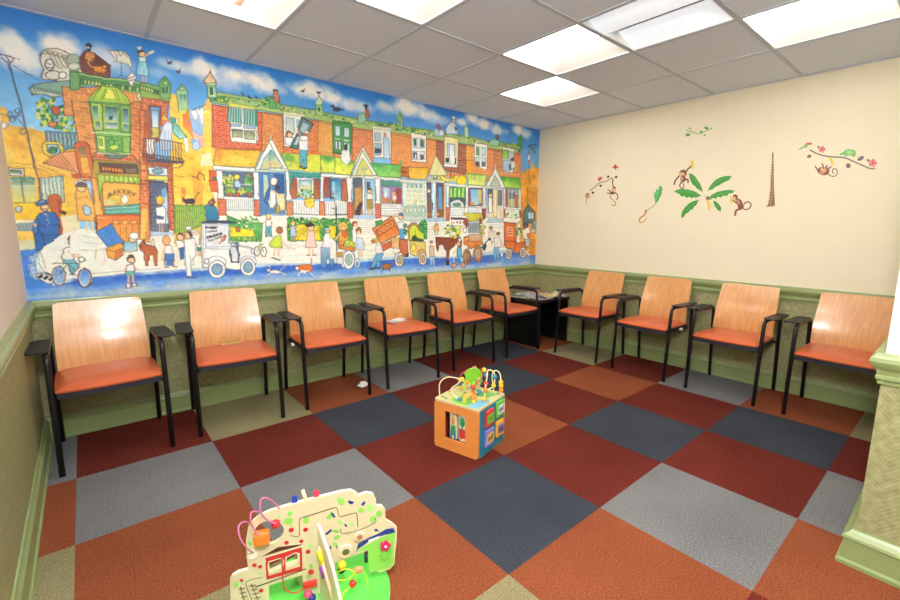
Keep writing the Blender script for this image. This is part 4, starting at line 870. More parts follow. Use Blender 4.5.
P('8c3c34', '400,275 455,280 455,430 405,430', '3c2024', g='9c5850'); P('c0644c', '540,290 585,290 590,440 540,440', '4c2018'); P('2c5c80', '448,285 540,290 542,440 450,440', '24303c'); P('70bce0', '460,305 525,310 528,430 462,430', '2c4c6c', g='b4e0ec'); P('e4f0f0', '470,385 515,385 500,450 490,470 480,450', '4c6c80')
P('f4f4ec', '115,230 140,232 150,400 170,445 118,450 125,400', '6c6c64', ow=.5); P('f4f4ec', '378,245 405,250 395,420 408,458 370,455 380,400', '6c6c64', ow=.5); P('f4f4ec', '380,248 600,262 600,285 380,272', '6c6c64', ow=.4); P('f4f4ec', '582,280 610,285 610,450 585,450', '6c6c64', ow=.4)
P('f0f0e8', '170,448 370,460 370,560 172,550', '6c6c64'); P('f0f0e8', '410,462 590,465 590,560 412,560', '6c6c64')
for k in range(10): L('8cacb4', .5, [(180+k*19, 460), (180+k*19, 545)])
for k in range(9): L('8cacb4', .5, [(420+k*19, 470), (420+k*19, 550)])
L('4c5c64', .8, '172,552 368,560'); L('4c5c64', .8, '410,558 590,560'); L('f4f4ec', 1.2, '170,450 370,462'); L('f4f4ec', 1.2, '410,462 590,468')
P('e8d03c', '255,442 335,438 332,482 305,508 275,503 260,478', '7c6420', ow=.5); L('b8982c', .5, '262,460 332,456')
BR('d8703c', 'b84c2c', '120,458 168,462 172,600 125,600', h=4, w=9); BR('d8703c', 'b84c2c', '370,460 408,465 412,620 375,620', h=4, w=9); BR('d04434', 'b84c2c', '585,470 620,470 620,640 590,640', h=4, w=9)
P('e8ecec', '472,385 508,388 500,440 505,462 480,462 484,440', '3c5864'); L('243c4c', 1.0, '495,462 498,640'); L('243c4c', .7, '465,512 530,512'); L('243c4c', .7, '470,400 515,402')
P('a8c4dc', '0,555 120,560 120,600 0,600')
# ---- hedges, children, dogs
Z(265, 210, 7.5)
P('eff2e2', '20,40 600,40 600,390 0,400', var=.04)
for q in ('20,120 160,130', '20,200 150,210', '60,300 400,260', '180,340 420,330', '160,260 330,268 460,262'): L('cfc8a8', .5, q)
for q in ('230,50 400,60', '450,60 530,62', '230,75 300,70', '60,20 160,30'): L('8cb0c0', .6, q)
P('3c9444', '165,60 210,50 245,85 300,70 345,80 400,75 440,55 480,70 600,60 600,230 460,230 170,228', '1f5c2c', var=.3)
leaves(330, 80, 120, 22, 60, r=10); leaves(190, 120, 25, 80, 40, ('2f7d3a', '1f5d34', '6fb23e'), r=10); leaves(440, 130, 30, 80, 40, ('2f7d3a', '1f5d34', '6fb23e'), r=10); leaves(575, 90, 30, 30, 20, r=10)
P('f0d828', '240,110 300,105 340,130 400,110 418,225 230,222 225,160', '8c8c20', var=.25); P('f0d828', '480,110 530,110 535,220 480,222', None, var=.25)
for k in range(40): L('c8a020', .5, [(235+(k*37) % 180, 115+(k*53) % 90), (245+(k*37) % 180, 130+(k*53) % 90)])
Z(0, 0, 1)
man(268.5, 236, 22, 'f0ece0', '48a0b8', hair='f0d84c', arm=-1); man(293, 241, 20, 'a8cce4', 'a8cce4', hair='e8b838', dress=True)
E('a86030', 279.5, 230, 3.2, 3.6, '5b4636'); P('c8dc3c', '275,236 281,235 282,248 271,247 269,243', '5b7c28', ow=.4); L('efb888', 1.1, '281,238 285,245 289,249'); L('efb888', 1.2, '275,248 274,256'); L('efb888', 1.2, '279,248 278,256'); L('3a2c22', 1.0, '272,258 280,260'); L('c8b890', .4, '284,244 296,250')
man(311, 255, 32, 'f4c0b0', 'f4c0b0', hair='3a2420', dress=True, arm=-1); P('3a2420', '304,225 311,221 313,226 308,227')
P('8cb8d0', '321,247 334,247 334,262 331,268 328,256 325,268 321,266', '24507c', g='3c74b4', ow=.4); P('e8f0ee', '325,233 331,231 336,240 334,248 322,247', '5c7c94', ow=.4); E('efbf8c', 327.5, 230.5, 2.4, 2.6, DK, ow=.3); P('a8c4dc', '324.5,228 330,227 330.5,230 325,230.5', '4c6480'); L('eeb884', 1.1, '332,236 338,246'); L('eeb884', 1.1, '333,234 340,238')
E('eeeade', 275, 271.5, 5.5, 1.9, '3c5488'); E('eeeade', 268.5, 270, 1.9, 1.6, '3c5488', ow=.3)
L('eeeade', 1.1, '279,271 286,274'); L('eeeade', 1.0, '272,272 267,275'); L('eeeade', .8, '280,270 286,265'); L('eeeade', .8, '270,268 269,266')
P('d8692c', '298,265 310,264 313,268 311,272 303,272 298,270', '5c2818', ow=.4); E('f4f0e8', 297, 268, 2, 2, '5c2818', ow=.3); L('f4f0e8', 1.4, '301,271 298,275'); L('f4f0e8', 1.4, '309,271 313,275'); L('d8692c', 1.0, '311,265 312,258'); P('f4f0e8', '300,270 309,270 306,273 301,273')
# ice-cream van
Z(200, 215, 7.5)
P('4ca04c', '200,0 300,40 470,60 460,195 225,195', '2c5c34', var=.3); leaves(370, 60, 80, 50, 60, ('4ca04c', '2f7d3a', '8cc458', 'd8e8c8'), r=10); P('f0d428', '225,85 320,100 400,110 410,160 225,160', '8c8c20', var=.2); leaves(330, 185, 120, 14, 50, ('c8cc3c', '4c9c3c', '2f7d3a'), r=9); E('c8642c', 285, 105, 16, 20, DK)
P('2c3a4c', '-10,55 60,38 200,38 290,55 260,62 60,60'); P('f3f3ec', '10,62 220,62 222,210 290,225 380,240 410,300 415,350 405,400 260,410 190,400 60,395 20,390 10,250', '4c6478', ow=.7)
P('e9efee', '40,70 212,72 214,235 45,238', '6c94b0', ow=.6); L('6c94b0', .6, '12,250 220,255'); L('6c94b0', .5, '290,235 390,250'); L('a8c4d0', 1, '22,70 26,380')
glyphs('PARK', [(45, 88), (130, 85)], 14, '20242c', 1.0); glyphs('ICECREAM', [(50, 120), (130, 112)], 9, '5c6874', .4); glyphs('TRUCKS', [(50, 162), (165, 128)], 15, '20242c', .9); glyphs('FRUITBARS', [(62, 190), (160, 155)], 9, '5c6874', .4)
E('d86c4c', 175, 172, 14, 26, '4c3028', rot=.5); E('f0a060', 168, 178, 7, 18, rot=.5); L('5c4430', .8, '155,195 145,215')
P('9cb8cc', '235,205 290,205 285,250 290,350 235,355 225,290', '2c3440', g='eef0ec'); L('2c3440', 1.4, '228,265 238,350 285,352 292,300 280,240'); L('2c3440', .9, '245,235 275,235 280,205 262,215')
E('f3f3ec', 125, 350, 72, 44, '6c94b0'); E('f3f3ec', 360, 350, 62, 46, '6c94b0'); wheel(128, 405, 64, 68, 'f0f2ee', '6ca8cc', '34445c'); wheel(360, 390, 56, 66, 'f0f2ee', '6ca8cc', '34445c'); E('e8f0f0', 50, 345, 18, 20, '4c6478'); E('e8f0f0', 392, 270, 12, 20, '4c6478')
L('5c6448', .8, [(425+22*math.cos(a), 270+36*math.sin(a)) for a in np.linspace(0, 6.3, 15)]); L('5c6448', .8, [(478+22*math.cos(a), 275+36*math.sin(a)) for a in np.linspace(0, 6.3, 15)]); L('8ca040', .8, '425,270 450,215 478,275'); L('8ca040', .7, '430,235 470,240'); L(DK, .8, '450,215 475,215')
# ---- fruit cart, movers, trucks
Z(330, 80, 7.5)
P('34384c', '5,185 22,180 35,200 65,205 95,215 100,208 92,225 70,225 50,238 35,222 20,205'); P('c05c40', '262,215 285,215 295,285 268,280', '3c2428'); L('2c2c44', 1.3, '250,188 285,188'); P('2c2c44', '258,180 268,175 280,182 282,212 260,212')
P('8cc8a0', '205,255 255,240 270,285 260,320 210,320', '3c6448', ow=.5); P('8cc870', '498,275 525,235 552,280 545,300 550,372 508,370 510,300', '3c6448', g='7cc460', ow=.6); P('2c6448', '520,300 535,300 538,340 522,340'); leaves(420, 330, 90, 16, 50, r=7)
P('3c8c44', '18,318 165,328 158,560 22,540', '1c4c24', ow=.8); 
for a, b in ((38, 340), (104, 352)):
    P('a0ccd8', [(a, b), (a+38, b+3), (a+38, b+75), (a+2, b+72)], '24503c', g='d0e4ec'); L('e8f0e8', 1.2, [(a+4, b+98), (a+38, b+100)]); P('b8d8e4', [(a, b+115), (a+42, b+118), (a+42, b+180), (a+4, b+175)], '24503c', g='e4eeee'); L('1c2c28', 1.4, [(a+22, b+125), (a+22, b+170)])
P('eeeee2', '318,345 455,362 460,585 325,578', '5c4c40', ow=.6); P('e4e6c4', '315,340 460,358 458,378 315,362', '8c8c50'); P('a8c8d8', '335,392 375,395 375,455 335,455', '4c6c74'); P('9cb8cc', '335,470 385,475 385,560 335,560', '4c6c74'); P('3a3c44', '335,505 385,515 380,545 335,545'); P('c07c4c', '400,392 418,390 420,420 402,420'); P('a4cce4', '398,425 440,430 448,590 405,585', '4c6c84', g='c4e0ec', ow=.5); L('e8f0f0', 1.2, '440,380 442,440')
P('f2f2ec', '95,520 145,515 155,600 75,600', '8c9cac'); E('3a3434', 118, 500, 12, 22)
P('dce8c8', '245,495 330,640 170,640', '5c6c60', ow=.6)
Z(335, 150, 7.5)
P('b8dc3c', '0,50 60,60 150,90 115,185 0,175', '3c6c28', g='e4e84c', ow=.6, var=.2); S('4c9c3c', 110, 90, 40, 22, .8); P('f2f2ec', '48,5 105,0 118,70 90,112 45,75', '8c9cac', ow=.5)
P('4cac4c', '265,95 490,110 498,205 310,195', '2c5c28', g='7cc454', ow=.6, var=.25); S('2c8c4c', 310, 115, 60, 22, .6); S('a0d458', 450, 180, 40, 20, .5); P('e0803c', '420,0 570,0 600,80 490,105 440,95'); BR('e8883c', 'c8602c', '430,0 600,0 600,95 430,80', h=4.6, w=11, o=None)
P('d86c34', '492,120 545,130 548,200 495,195', '7a3818'); P('3a2418', '500,150 540,152 530,165 505,165'); P('f2ae2c', '545,125 610,130 610,210 550,205', '7a4418', g='f6c440')
P('e8ecd8', '205,0 315,185 300,195 120,190 130,175', '5c6c60', ow=.7); P('dce05c', '205,60 240,110 285,188 150,185', '5c8c58', g='e8e07c', ow=.5); leaves(205, 150, 45, 34, 60, ('f0e078', 'e8c858', '8cc890', 'f4f0b0'), r=6); P('e4e8dc', '115,190 318,195 500,210 500,228 115,208', '5c6c60', ow=.4); 
P('2c6c94', '0,205 45,215 45,370 0,370', g='88c8e0'); P('a45044', '48,220 92,225 92,380 50,380', '4c2018', g='b46848'); P('3c5470', '135,205 215,205 215,490 140,490', '2a2430', g='a4743c'); P('b8884c', '145,280 200,275 205,470 150,450', '6c4420'); P('e4ecec', '205,205 222,205 225,480 208,480', '6c7c88'); P('7cb4d4', '225,215 300,215 305,480 228,480', '4c6c84', g='d0dce4'); P('345070', '235,235 262,240 262,290 238,290')
P('3a3030', '150,460 175,415 185,385 205,395 200,420 190,470 185,490 150,490'); E('efbf8c', 258, 305, 18, 18, DK); P('5c4430', '240,300 245,282 270,282 276,300'); P('f0ece0', '240,325 275,325 285,370 240,370', '8c8478'); P('a8843c', '238,368 282,368 280,440 240,440', '5c4420'); L('c8a868', 1.8, '248,440 248,485'); L('c8a868', 1.8, '272,440 276,485')
P('a8c8e8', '140,490 300,492 300,520 140,520'); 
P('4c8c7c', '340,225 498,240 498,275 340,265', '1c4c44'); P('8c6cb0', '345,268 498,275 498,400 345,395', g='c87858'); P('a8d0e4', '360,280 410,285 410,360 365,360', g='7cb4dc'); P('c87850', '350,350 390,355 390,395 350,392'); P('a03c3c', '460,290 498,290 498,400 460,400', '4c2018'); P('f0e4d0', '425,310 455,310 462,370 430,375', '8c7c6c'); E('efbf8c', 445, 325, 12, 14, DK); leaves(445, 405, 20, 30, 16, r=9); E('e8eef0', 380, 330, 12, 28)
P('f4f4ec', '85,205 130,208 120,370 138,390 90,390 98,360', '6c6c64', ow=.5); P('f4f4ec', '300,210 340,215 335,380 345,402 298,400 310,370', '6c6c64', ow=.5); P('f0f0e8', '0,370 90,385 90,480 0,478', '6c6c64'); P('f0f0e8', '345,400 500,405 500,495 345,490', '6c6c64'); 
for k in range(5): L('8cacb4', .5, [(8+k*17, 385), (8+k*17, 475)])
for k in range(4): L('8cacb4', .6, [(350, 415+k*20), (498, 420+k*20)])
L('4c5c64', .8, '0,480 90,482'); L('4c5c64', .8, '345,492 470,498'); BR('d04434', 'e87050', '90,395 135,395 135,540 95,540', h=4, w=9); BR('d04434', 'e87050', '300,402 342,405 345,520 305,520', h=4, w=9)
P('dde8dc', '505,215 605,222 610,540 515,540', '6c8c84', ow=.5); P('f2f2ec', '140,520 305,518 300,600 150,600')
for k in range(5): L('c4bc98', .5, [(150, 530+k*16), (300, 528+k*16)])
P('2c7c34', '10,540 60,510 110,530 130,600 10,600', '1c4c24'); L('243c4c', 1.0, '10,430 14,620')
Z(330, 205, 7.5)
P('eff2e2', '150,100 600,100 600,330 560,380 0,400 0,330', var=.04)
for k in range(7): L('c4bc98', .5, [(205, 115+k*17), (335, 113+k*17)])
for q in ('200,250 330,245', '250,300 350,290', '240,340 350,335', '250,380 480,372'): L('cfc8a8', .5, q)
P('a8c8e8', '225,72 335,75 335,105 205,105')
P('3c8c44', '0,110 60,110 95,95 140,120 170,150 170,290 60,290 0,230', '1c4c24', var=.3); leaves(90, 130, 60, 30, 40, r=11); P('f0d428', '0,150 40,155 40,245 0,250'); L('243c4c', 1.2, '45,0 50,340')
P('e8983c', '70,190 135,190 140,290 65,300', '7a3818', ow=.5); E('f2c048', 98, 160, 36, 32, '8c6420'); E('efbf8c', 100, 170, 18, 18, '8c5020'); E('d8602c', 110, 215, 20, 26, '7a3018'); L('eeb884', 1.8, '75,210 50,245 40,260')
P('f0ece4', '165,180 200,190 205,300 215,400 190,400 175,330', '8c8478'); E('8c3c24', 185, 140, 22, 22); E('efbf8c', 190, 150, 14, 16)
P('c0d8ec', '200,245 245,245 258,335 200,335', '5c7c94', ow=.5); E('8a5a34', 215, 190, 22, 28); E('efbf8c', 215, 205, 13, 15); L('eeb884', 1.5, '240,250 268,300'); L('eeb884', 1.5, '222,335 222,385'); L('eeb884', 1.5, '238,335 240,385')
P('c87838', '60,290 190,320 185,350 62,325', '5c3018'); P('b8d850', '110,265 150,262 190,285 190,315 105,305', '4c7c28'); E('e8843c', 85, 285, 20, 16, '8c4018'); E('a8c848', 130, 280, 20, 18, '4c7c28'); E('d0c840', 165, 288, 18, 16, '6c7c28')
P('e8ecec', '45,390 95,350 130,340 185,350 185,390 130,470 60,460', '4c6c84'); P('c88c40', '45,350 95,355 90,390 48,388', '6c4420'); wheel(140, 410, 44, 70, 'f0f2ea', 'a8c8b8', '4c5c54', 10); E('dce8ee', 205, 435, 22, 34, '4c6c84'); E('5c94c0', 205, 440, 12, 20)
P('3c6cb4', '45,440 85,440 90,465 50,465', '1c3c6c')
# crate being lowered
P('d8642c', '318,175 470,80 525,215 380,290', '6a2818', g='e08038', ow=.9); P('b84c24', '335,180 465,98 490,160 360,240'); L('f0a860', 1.1, '325,185 470,92'); L('f0a860', .9, '372,280 520,205')
for k in range(4): R('f0b060', .8, 375+k*28, 195-k*17, 10, 18)
P('c8582c', '385,300 470,260 480,300 400,345', '6a2818', ow=.6); P('f2efe6', '345,300 385,300 400,370 360,380 340,340', '8c8478'); P('c8b83c', '325,255 355,240 360,290 330,285'); E('b8683c', 322, 270, 16, 16)
P('5ca4d4', '345,365 400,360 385,410 350,430 330,465 305,470 320,420', '24507c', ow=.5); P('5ca4d4', '350,420 375,420 372,465 350,465', '24507c'); L('2c2c38', 1.8, '298,478 335,475'); L('2c2c38', 1.8, '345,472 375,472')
P('3c8c44', '340,120 390,110 395,140 345,160', '1c4c24'); E('9c5c30', 425, 460, 36, 22, '4c2814'); L('9c5c30', 1, '455,445 472,432'); L('4c2814', 1.2, '400,475 398,488'); L('4c2814', 1.2, '445,478 447,492')
P('e4f0f0', '505,130 545,120 555,200 520,215', '5c7c84'); E('efbf8c', 530, 92, 18, 18, DK); P('3c5c7c', '512,60 545,55 548,80 512,82'); P('4c9cd0', '520,180 560,180 555,250 525,250', '24507c'); L('eeb884', 1.6, '520,85 490,75 470,85')
P('b86c38', '520,255 580,255 590,360 550,380 520,340', '5c3018'); P('d89c5c', '460,240 520,245 520,330 460,320', '5c3018', g='e8b878'); P('e8e0c8', '475,320 555,330 545,380 480,370', '6c6454'); wheel(520, 410, 36, 56, 'f2f0e4', 'e0c860', '2c2c34', 6)
Z(400, 160, 8)
P('5ca04c', '0,0 20,0 10,60 0,55'); BR('e8883c', 'd06830', '20,0 260,0 215,60 60,50 20,40', h=4.6, w=11, o=None); P('f2a82c', '65,55 235,60 205,155 70,145', '7a4418', g='f6c040', ow=.6, var=.2); P('c8602c', '10,60 65,55 65,140 20,130', '6a2818'); L('3a2418', 1.2, '15,90 50,95')
P('eae8dc', '275,15 370,170 345,180 215,170 225,150', '5c6c60', ow=.7); P('a8b868', '278,60 335,160 235,160', '5c6c48', g='c8c888', ow=.5); P('4c8c7c', '270,80 290,80 300,150 262,150', '2c5444'); E('d8e0b0', 280, 120, 10, 20)
P('dce4d8', '0,150 215,170 400,180 400,200 0,178', '6c7c70', ow=.4)
P('dfe9dc', '15,180 215,185 220,490 30,480', '6c8c84', ow=.6); P('b8d4c8', '45,190 195,195 195,365 48,360', '5c8478', g='d8dca4'); 
for k in range(4): L('eef2e8', 1.3, [(45+k*48, 190), (50+k*47, 360)]); P('4c8ca0', [(52+k*36, 192), (66+k*36, 192), (64+k*36, 232), (55+k*36, 225)])
for k in range(4): L('eef2e8', 1.2, [(45, 225+k*38), (195, 230+k*38)])
for k in range(30): E(random.choice(('d8dc6c', '8cc49c', 'f0ecb0')), 55+(k*41) % 135, 200+(k*29) % 155, 7, 5)
P('a8ccb0', '35,370 205,372 205,450 38,445', '5c8478'); 
for k in range(5): P('e8f0dc', [(45+k*32, 385), (60+k*32, 380), (70+k*32, 410), (55+k*32, 425)], '6c9c84')
for k in range(3): L('9cb4b0', .7, [(30, 455+k*14), (210, 462+k*14)])
P('3c4864', '215,178 250,178 250,460 218,460', '2a2430', g='8c5034'); P('9ccce4', '250,180 290,182 285,450 255,455', '5c7c94'); P('e4eeee', '265,182 280,182 270,450 258,450'); P('463c58', '290,180 355,185 350,455 295,455', '2a2430', g='b87040'); P('4c94cc', '305,210 335,215 335,400 308,390', '2c4464'); L('e8c070', 1.6, '355,190 358,450'); E('f0dcc0', 232, 245, 12, 16); P('1c2434', '258,340 266,340 264,395 258,395'); E('8c5434', 320, 425, 22, 30, '4c2814'); E('a86438', 232, 435, 14, 18); E('e8b880', 295, 430, 12, 12)
P('a8c8e4', '210,462 365,462 368,495 215,495', '7c98ac')
P('e8dc4c', '290,0 320,80 345,130 390,150 450,120 500,130 530,170 510,210 470,205 440,165 380,170 340,160 310,110', '8c7c20', g='f0dc48', ow=.5); E('f0d828', 490, 165, 40, 42, '8c7c20'); L('8c7c20', .5, '340,90 420,100 500,110'); L('4c3c2c', .8, '405,80 410,150'); L('4c3c2c', .8, '435,80 430,150'); L('d87840', 1.2, '380,90 470,100')
BR('8c3c30', '6c2c24', '345,0 530,0 525,100 450,95 380,90 350,60', h=4.6, w=11); P('f2efe4', '355,0 465,0 462,50 358,40', '5c4c40'); P('3a3438', '370,0 400,0 395,25 375,22'); P('3a3438', '425,5 445,5 445,35 425,30'); P('f4f4ee', '395,0 425,0 430,45 400,40'); P('f0942c', '530,0 600,0 600,80 528,80', '7a4418')
P('dce4dc', '360,180 600,205 600,225 360,205', '6c7c70'); P('8cb848', '525,105 610,115 610,200 545,190', '4c7c38', g='c8d858')
P('3c8c4c', '392,215 530,220 520,305 395,300', '1c4c24', g='4ca854')
for k in range(4): P('b4e45c', [(402+k*32, 222), (416+k*32, 223), (414+k*32, 298), (400+k*32, 296)])
P('3c5460', '395,300 522,305 520,380 395,375', '2a2430'); P('eceee8', '405,340 430,322 470,318 505,345 515,375 405,372', '6c7c88', ow=.4); E('4c8c6c', 455, 355, 34, 14, '3c5c4c'); P('e4ecec', '402,375 515,378 515,440 405,438', '8ca0a8'); L('a4b8c0', .5, '410,395 510,400'); L('a4b8c0', .5, '410,415 510,420')
P('f4f4ec', '370,200 395,205 385,350 398,372 362,372 375,350', '6c6c64', ow=.4); P('f4f4ec', '525,210 550,212 542,350 552,375 515,375 530,350', '6c6c64', ow=.4); BR('c8402c', 'e87050', '365,378 398,380 395,520 368,520', h=4, w=9)
P('6c3448', '550,215 610,220 610,370 552,365', g='7c5060'); P('6cb0e0', '558,230 610,232 610,330 560,330', g='a8d0e8'); E('e8a83c', 580, 350, 16, 16); P('e4ecec', '552,370 610,375 610,420 545,415', '8ca0a8'); 
P('d0c838', '500,420 610,425 610,480 560,470 520,440', '6c7c20')
Z(400, 95, 8)
P('eeeee2', '88,295 210,320 210,540 92,530', '5c4c40', ow=.6); P('b8d0dc', '105,340 195,350 192,425 108,420', '4c6c74'); P('345c4c', '108,345 130,348 130,405 110,400'); P('345c4c', '162,352 188,355 188,415 162,410'); P('c8dce4', '100,445 195,450 195,515 100,512', '4c6c74'); P('3a3438', '105,455 135,460 135,508 108,505'); P('e8ecec', '120,465 130,475 130,508 118,508'); P('5c4c50', '160,475 192,478 190,512 162,512'); L('f4f4ec', 1.3, '148,345 150,515'); L('f4f4ec', 1.3, '100,430 200,438')
P('e8dc8c', '355,325 465,345 462,575 352,560', '5c5438', ow=.6, g='dce0c8'); P('a4c4dc', '375,385 440,392 438,490 378,485', '4c6c84'); P('30343c', '365,500 395,505 390,540 365,535'); P('30343c', '430,500 450,505 448,550 430,545'); P('f2f2ee', '395,390 425,395 440,520 430,570 410,565 395,480', '8c98a8', ow=.4); P('f4f4f0', '355,545 455,558 455,578 352,570', '8c8c80')
P('c8dcec', '365,270 385,235 410,210 440,225 458,260 458,310 370,310', '5c6c80', ow=.5); E('eac8a8', 428, 205, 12, 14, '5c4438', ow=.3); P('f0f4f4', '412,175 430,160 445,178 440,190 416,190', '5c6c80'); P('3c3c4c', '440,245 458,260 450,290 438,270'); L('dcecf4', .8, '400,230 430,290'); L('8ca4c0', .6, '420,240 445,290')
P('9ccce0', '270,275 300,260 330,285 345,330 280,325', '3c6c80', ow=.4); P('a8506c', '290,245 305,225 320,250 325,280 305,275', '4c2430'); E('e8f0ec', 330, 300, 18, 24, '6c8c80'); P('8cbc94', '0,150 22,190 22,270 0,280', '2c5c34', ow=.6); P('b0d098', '515,265 530,235 545,265 548,340 518,335', '4c7c54', ow=.5)
leaves(130, 278, 120, 14, 40, r=7)
P('dcd890', '285,480 350,590 380,640 230,640', '5c6c60', ow=.6)
Z(400, 210, 8)
P('eff2e2', '215,95 610,80 610,330 420,370 215,370', var=.04)
for k in range(9): L('c8c4a8', .5, [(220, 110+k*22), (365, 108+k*22)])
P('2c8c44', '150,110 195,70 215,110 215,230 150,230', '1c4c24', ow=.5); leaves(185, 150, 28, 70, 30, ('2c8c44', '1c5c34', '5cb050'), r=9); leaves(40, 150, 16, 60, 20, ('2c8c44', '1c5c34'), r=9)
P('c07c54', '60,130 90,105 130,105 155,140 150,240 70,240', '5c3018', ow=.7); P('c8dc3c', '75,145 100,120 130,125 150,160 190,190 190,240 80,240', '4c7c28', g='d8dc30'); P('2c4c34', '95,215 115,195 140,220 190,235 190,250 90,245'); L('5c8c2c', .7, '120,150 125,200')
P('e0c058', '75,245 200,255 205,330 170,310 140,330 130,370 85,350', '6c5020', g='e8cc68', ow=.6); E('e8d850', 108, 300, 20, 30, '6c5020'); P('d8a458', '145,330 170,310 205,330 210,360 150,390', '6c5020'); wheel(180, 390, 32, 48, 'ece4cc', 'd8a870', '4c3428', 8)
P('c8683c', '0,235 60,238 65,330 40,370 0,340', '5c3018', g='b85830'); P('3a2c30', '40,350 70,345 68,375 42,375'); wheel(4, 395, 22, 58, 'f0ece0', 'd8c870', '2c2c34', 6)
P('f0c088', '238,275 262,275 262,290 240,288'); P('d8b898', '235,292 268,290 275,370 238,372', '5c4438', ow=.4); P('8cc4e4', '240,370 278,370 276,442 262,442 258,395 252,442 240,442', '3c6488', ow=.4); E('e8b080', 250, 262, 11, 14); P('3a2820', '238,262 242,245 260,248 262,262 250,256')
P('e8a868', '270,120 305,118 310,165 272,165', '8c5028'); E('b86c3c', 290, 112, 10, 11); L('c8844c', 1.1, '280,165 282,195'); L('c8844c', 1.1, '298,165 300,195'); L('e0a060', 1, '270,130 255,155'); 
P('7c3a28', '285,215 400,220 440,225 480,215 495,240 490,290 470,305 450,260 430,290 395,320 385,440 370,440 372,330 340,290 335,310 315,290 300,330 288,300', '2c1814', g='8c4830', ow=.5); P('f0ece4', '310,285 335,275 350,295 345,320 315,315'); P('2c1814', '370,400 392,400 395,440 368,442'); P('f0ece4', '470,225 490,230 485,250 468,245')
wheel(535, 370, 30, 62, 'a8744c', 'd8ac80', '4c2c1c', 10); P('a8c4dc', '420,200 425,100 520,95 540,110 540,130 430,130', None, a=0)
leaves(430, 160, 70, 60, 70, ('e8d038', '7cb83c', '2f7d3a', 'f0e478'), r=11); P('2c3040', '405,55 530,62 530,75 405,70'); P('f4f4ee', '410,72 515,78 512,125 420,120', '6c6c64'); 
for k in range(4): E(('e8a83c', '4c94cc', 'e0603c', '4ca454')[k], 430+k*26, 95, 9, 11)
P('8c3c2c', '510,70 540,65 550,110 530,150 515,110'); E('f0f0e8', 520, 160, 14, 22, '6c6c64'); P('d8742c', '510,215 610,195 610,260 560,290 510,270', '5c3018', ow=.6); L('f0b060', 1, '515,235 605,218')
P('f0b050', '425,340 460,330 460,420 440,440 425,400', None, a=.0); E('f2b078', 468, 268, 14, 18, '5c3820'); P('5c7cb8', '455,300 490,300 495,375 455,375', '2c4470'); P('4cb0cc', '465,300 485,300 485,380 465,380'); P('7cc4e0', '470,375 505,375 512,430 490,425', '2c5c74'); L('efb888', 1.1, '455,310 430,345'); L('dce4ea', 1.2, '425,350 435,430 510,440'); L('5c5460', 1, '425,440 500,430'); E('c88c70', 432, 445, 18, 22, '4c3034'); E('c88c70', 505, 438, 18, 22, '4c3034'); 
Z(468, 105, 8)
P('eeeee2', '50,298 155,315 152,515 52,508', '5c4c40', ow=.5); P('b8d8d8', '65,330 140,340 140,400 66,395', '4c6c74'); P('5c8c5c', '66,335 88,338 88,395 68,392'); P('c4dce4', '58,415 142,420 142,490 58,488', '4c6c74'); P('4c3c40', '60,450 92,450 92,490 60,488'); P('5c5c60', '108,450 138,452 136,488 110,488'); L('f4f4ec', 1.2, '100,335 100,490')
P('eceee4', '275,330 370,345 360,540 275,525', '5c4c40', ow=.5); P('5cac34', '278,355 325,360 318,425 275,420', '2c5c28', g='a4d44c'); P('b4ccdc', '325,365 362,370 360,430 325,430', '4c6c74'); P('a4c8dc', '280,435 350,440 350,520 282,518', '4c6c74'); E('2c2c3c', 355, 432, 12, 12); P('f0f0ec', '335,455 375,450 380,500 345,505', '6c7c88'); P('3c5c9c', '325,470 345,470 345,520 328,520'); P('c8a06c', '370,470 400,470 405,530 370,530')
P('3c8444', '395,275 418,232 438,275 432,290 432,380 400,375 402,290', '1c4c24', ow=.5); P('4c9454', '255,290 415,325 412,350 255,320', '2c5c34', g='b4cc58', ow=.4); leaves(330, 315, 80, 12, 30, r=6); P('6c5464', '220,240 240,232 248,260 238,280 222,270', '3c2c38'); P('8cc4a0', '170,290 200,268 240,280 255,300 240,325 180,320', '3c6448', ow=.4)
P('5a9cdc', '420,350 600,330 600,560 425,560', var=.12)
P('f09c30', '418,560 430,530 450,540 458,505 475,520 490,495 505,520 520,440 530,495 560,500 600,480 600,1200 418,1200', g='e88a2c', var=.25); L('2c3c5c', .9, '480,325 500,320 540,312'); L('2c3c5c', .7, '490,335 520,345'); L('5c3c4c', .8, '488,340 488,620'); P('f0f0e8', '480,392 495,392 495,440 480,440', '4c5c70'); P('c8583c', '478,440 496,440 492,465 480,465'); R('2c4c7c', .5, 520, 350, 12); R('2c4c7c', .5, 535, 375, 9)
Z(468, 165, 8)
BR('e8883c', 'd06830', '0,0 50,0 160,40 210,60 160,80 0,62', h=4.6, w=11, o=None); BR('e8883c', 'd06830', '240,50 270,55 420,70 415,100 260,90', h=4.6, w=11, o=None); P('f09430', '0,0 48,0 48,55 0,50')
P('b4dc5c', '0,65 150,80 130,165 0,155', '3c6c28', g='dce46c', ow=.6, var=.2); S('4c9c3c', 60, 75, 50, 10, .6)
P('3c9c34', '260,90 415,105 425,185 295,178', '1c5c24', g='b4dc44', ow=.6, var=.25); S('2c8434', 280, 105, 50, 16, .7)
P('dfe3d8', '218,15 300,180 285,185 140,178 145,160', '5c6c60', ow=.7); P('9ca898', '215,80 262,165 175,162', '5c6c60', g='c4ccb4', ow=.5); P('e4e8e0', '0,158 140,168 300,182 430,188 430,200 0,178', '6c7c70', ow=.4); L('dfe3d8', 1, '218,-10 218,20')
P('6c3448', '0,180 115,182 115,330 0,325', g='8c5060'); P('5ca4e0', '15,190 85,190 85,320 25,320', '2c4464', g='b8d8ec'); P('d8c050', '80,195 108,195 108,300 85,310'); E('e88c3c', 35, 305, 16, 14)
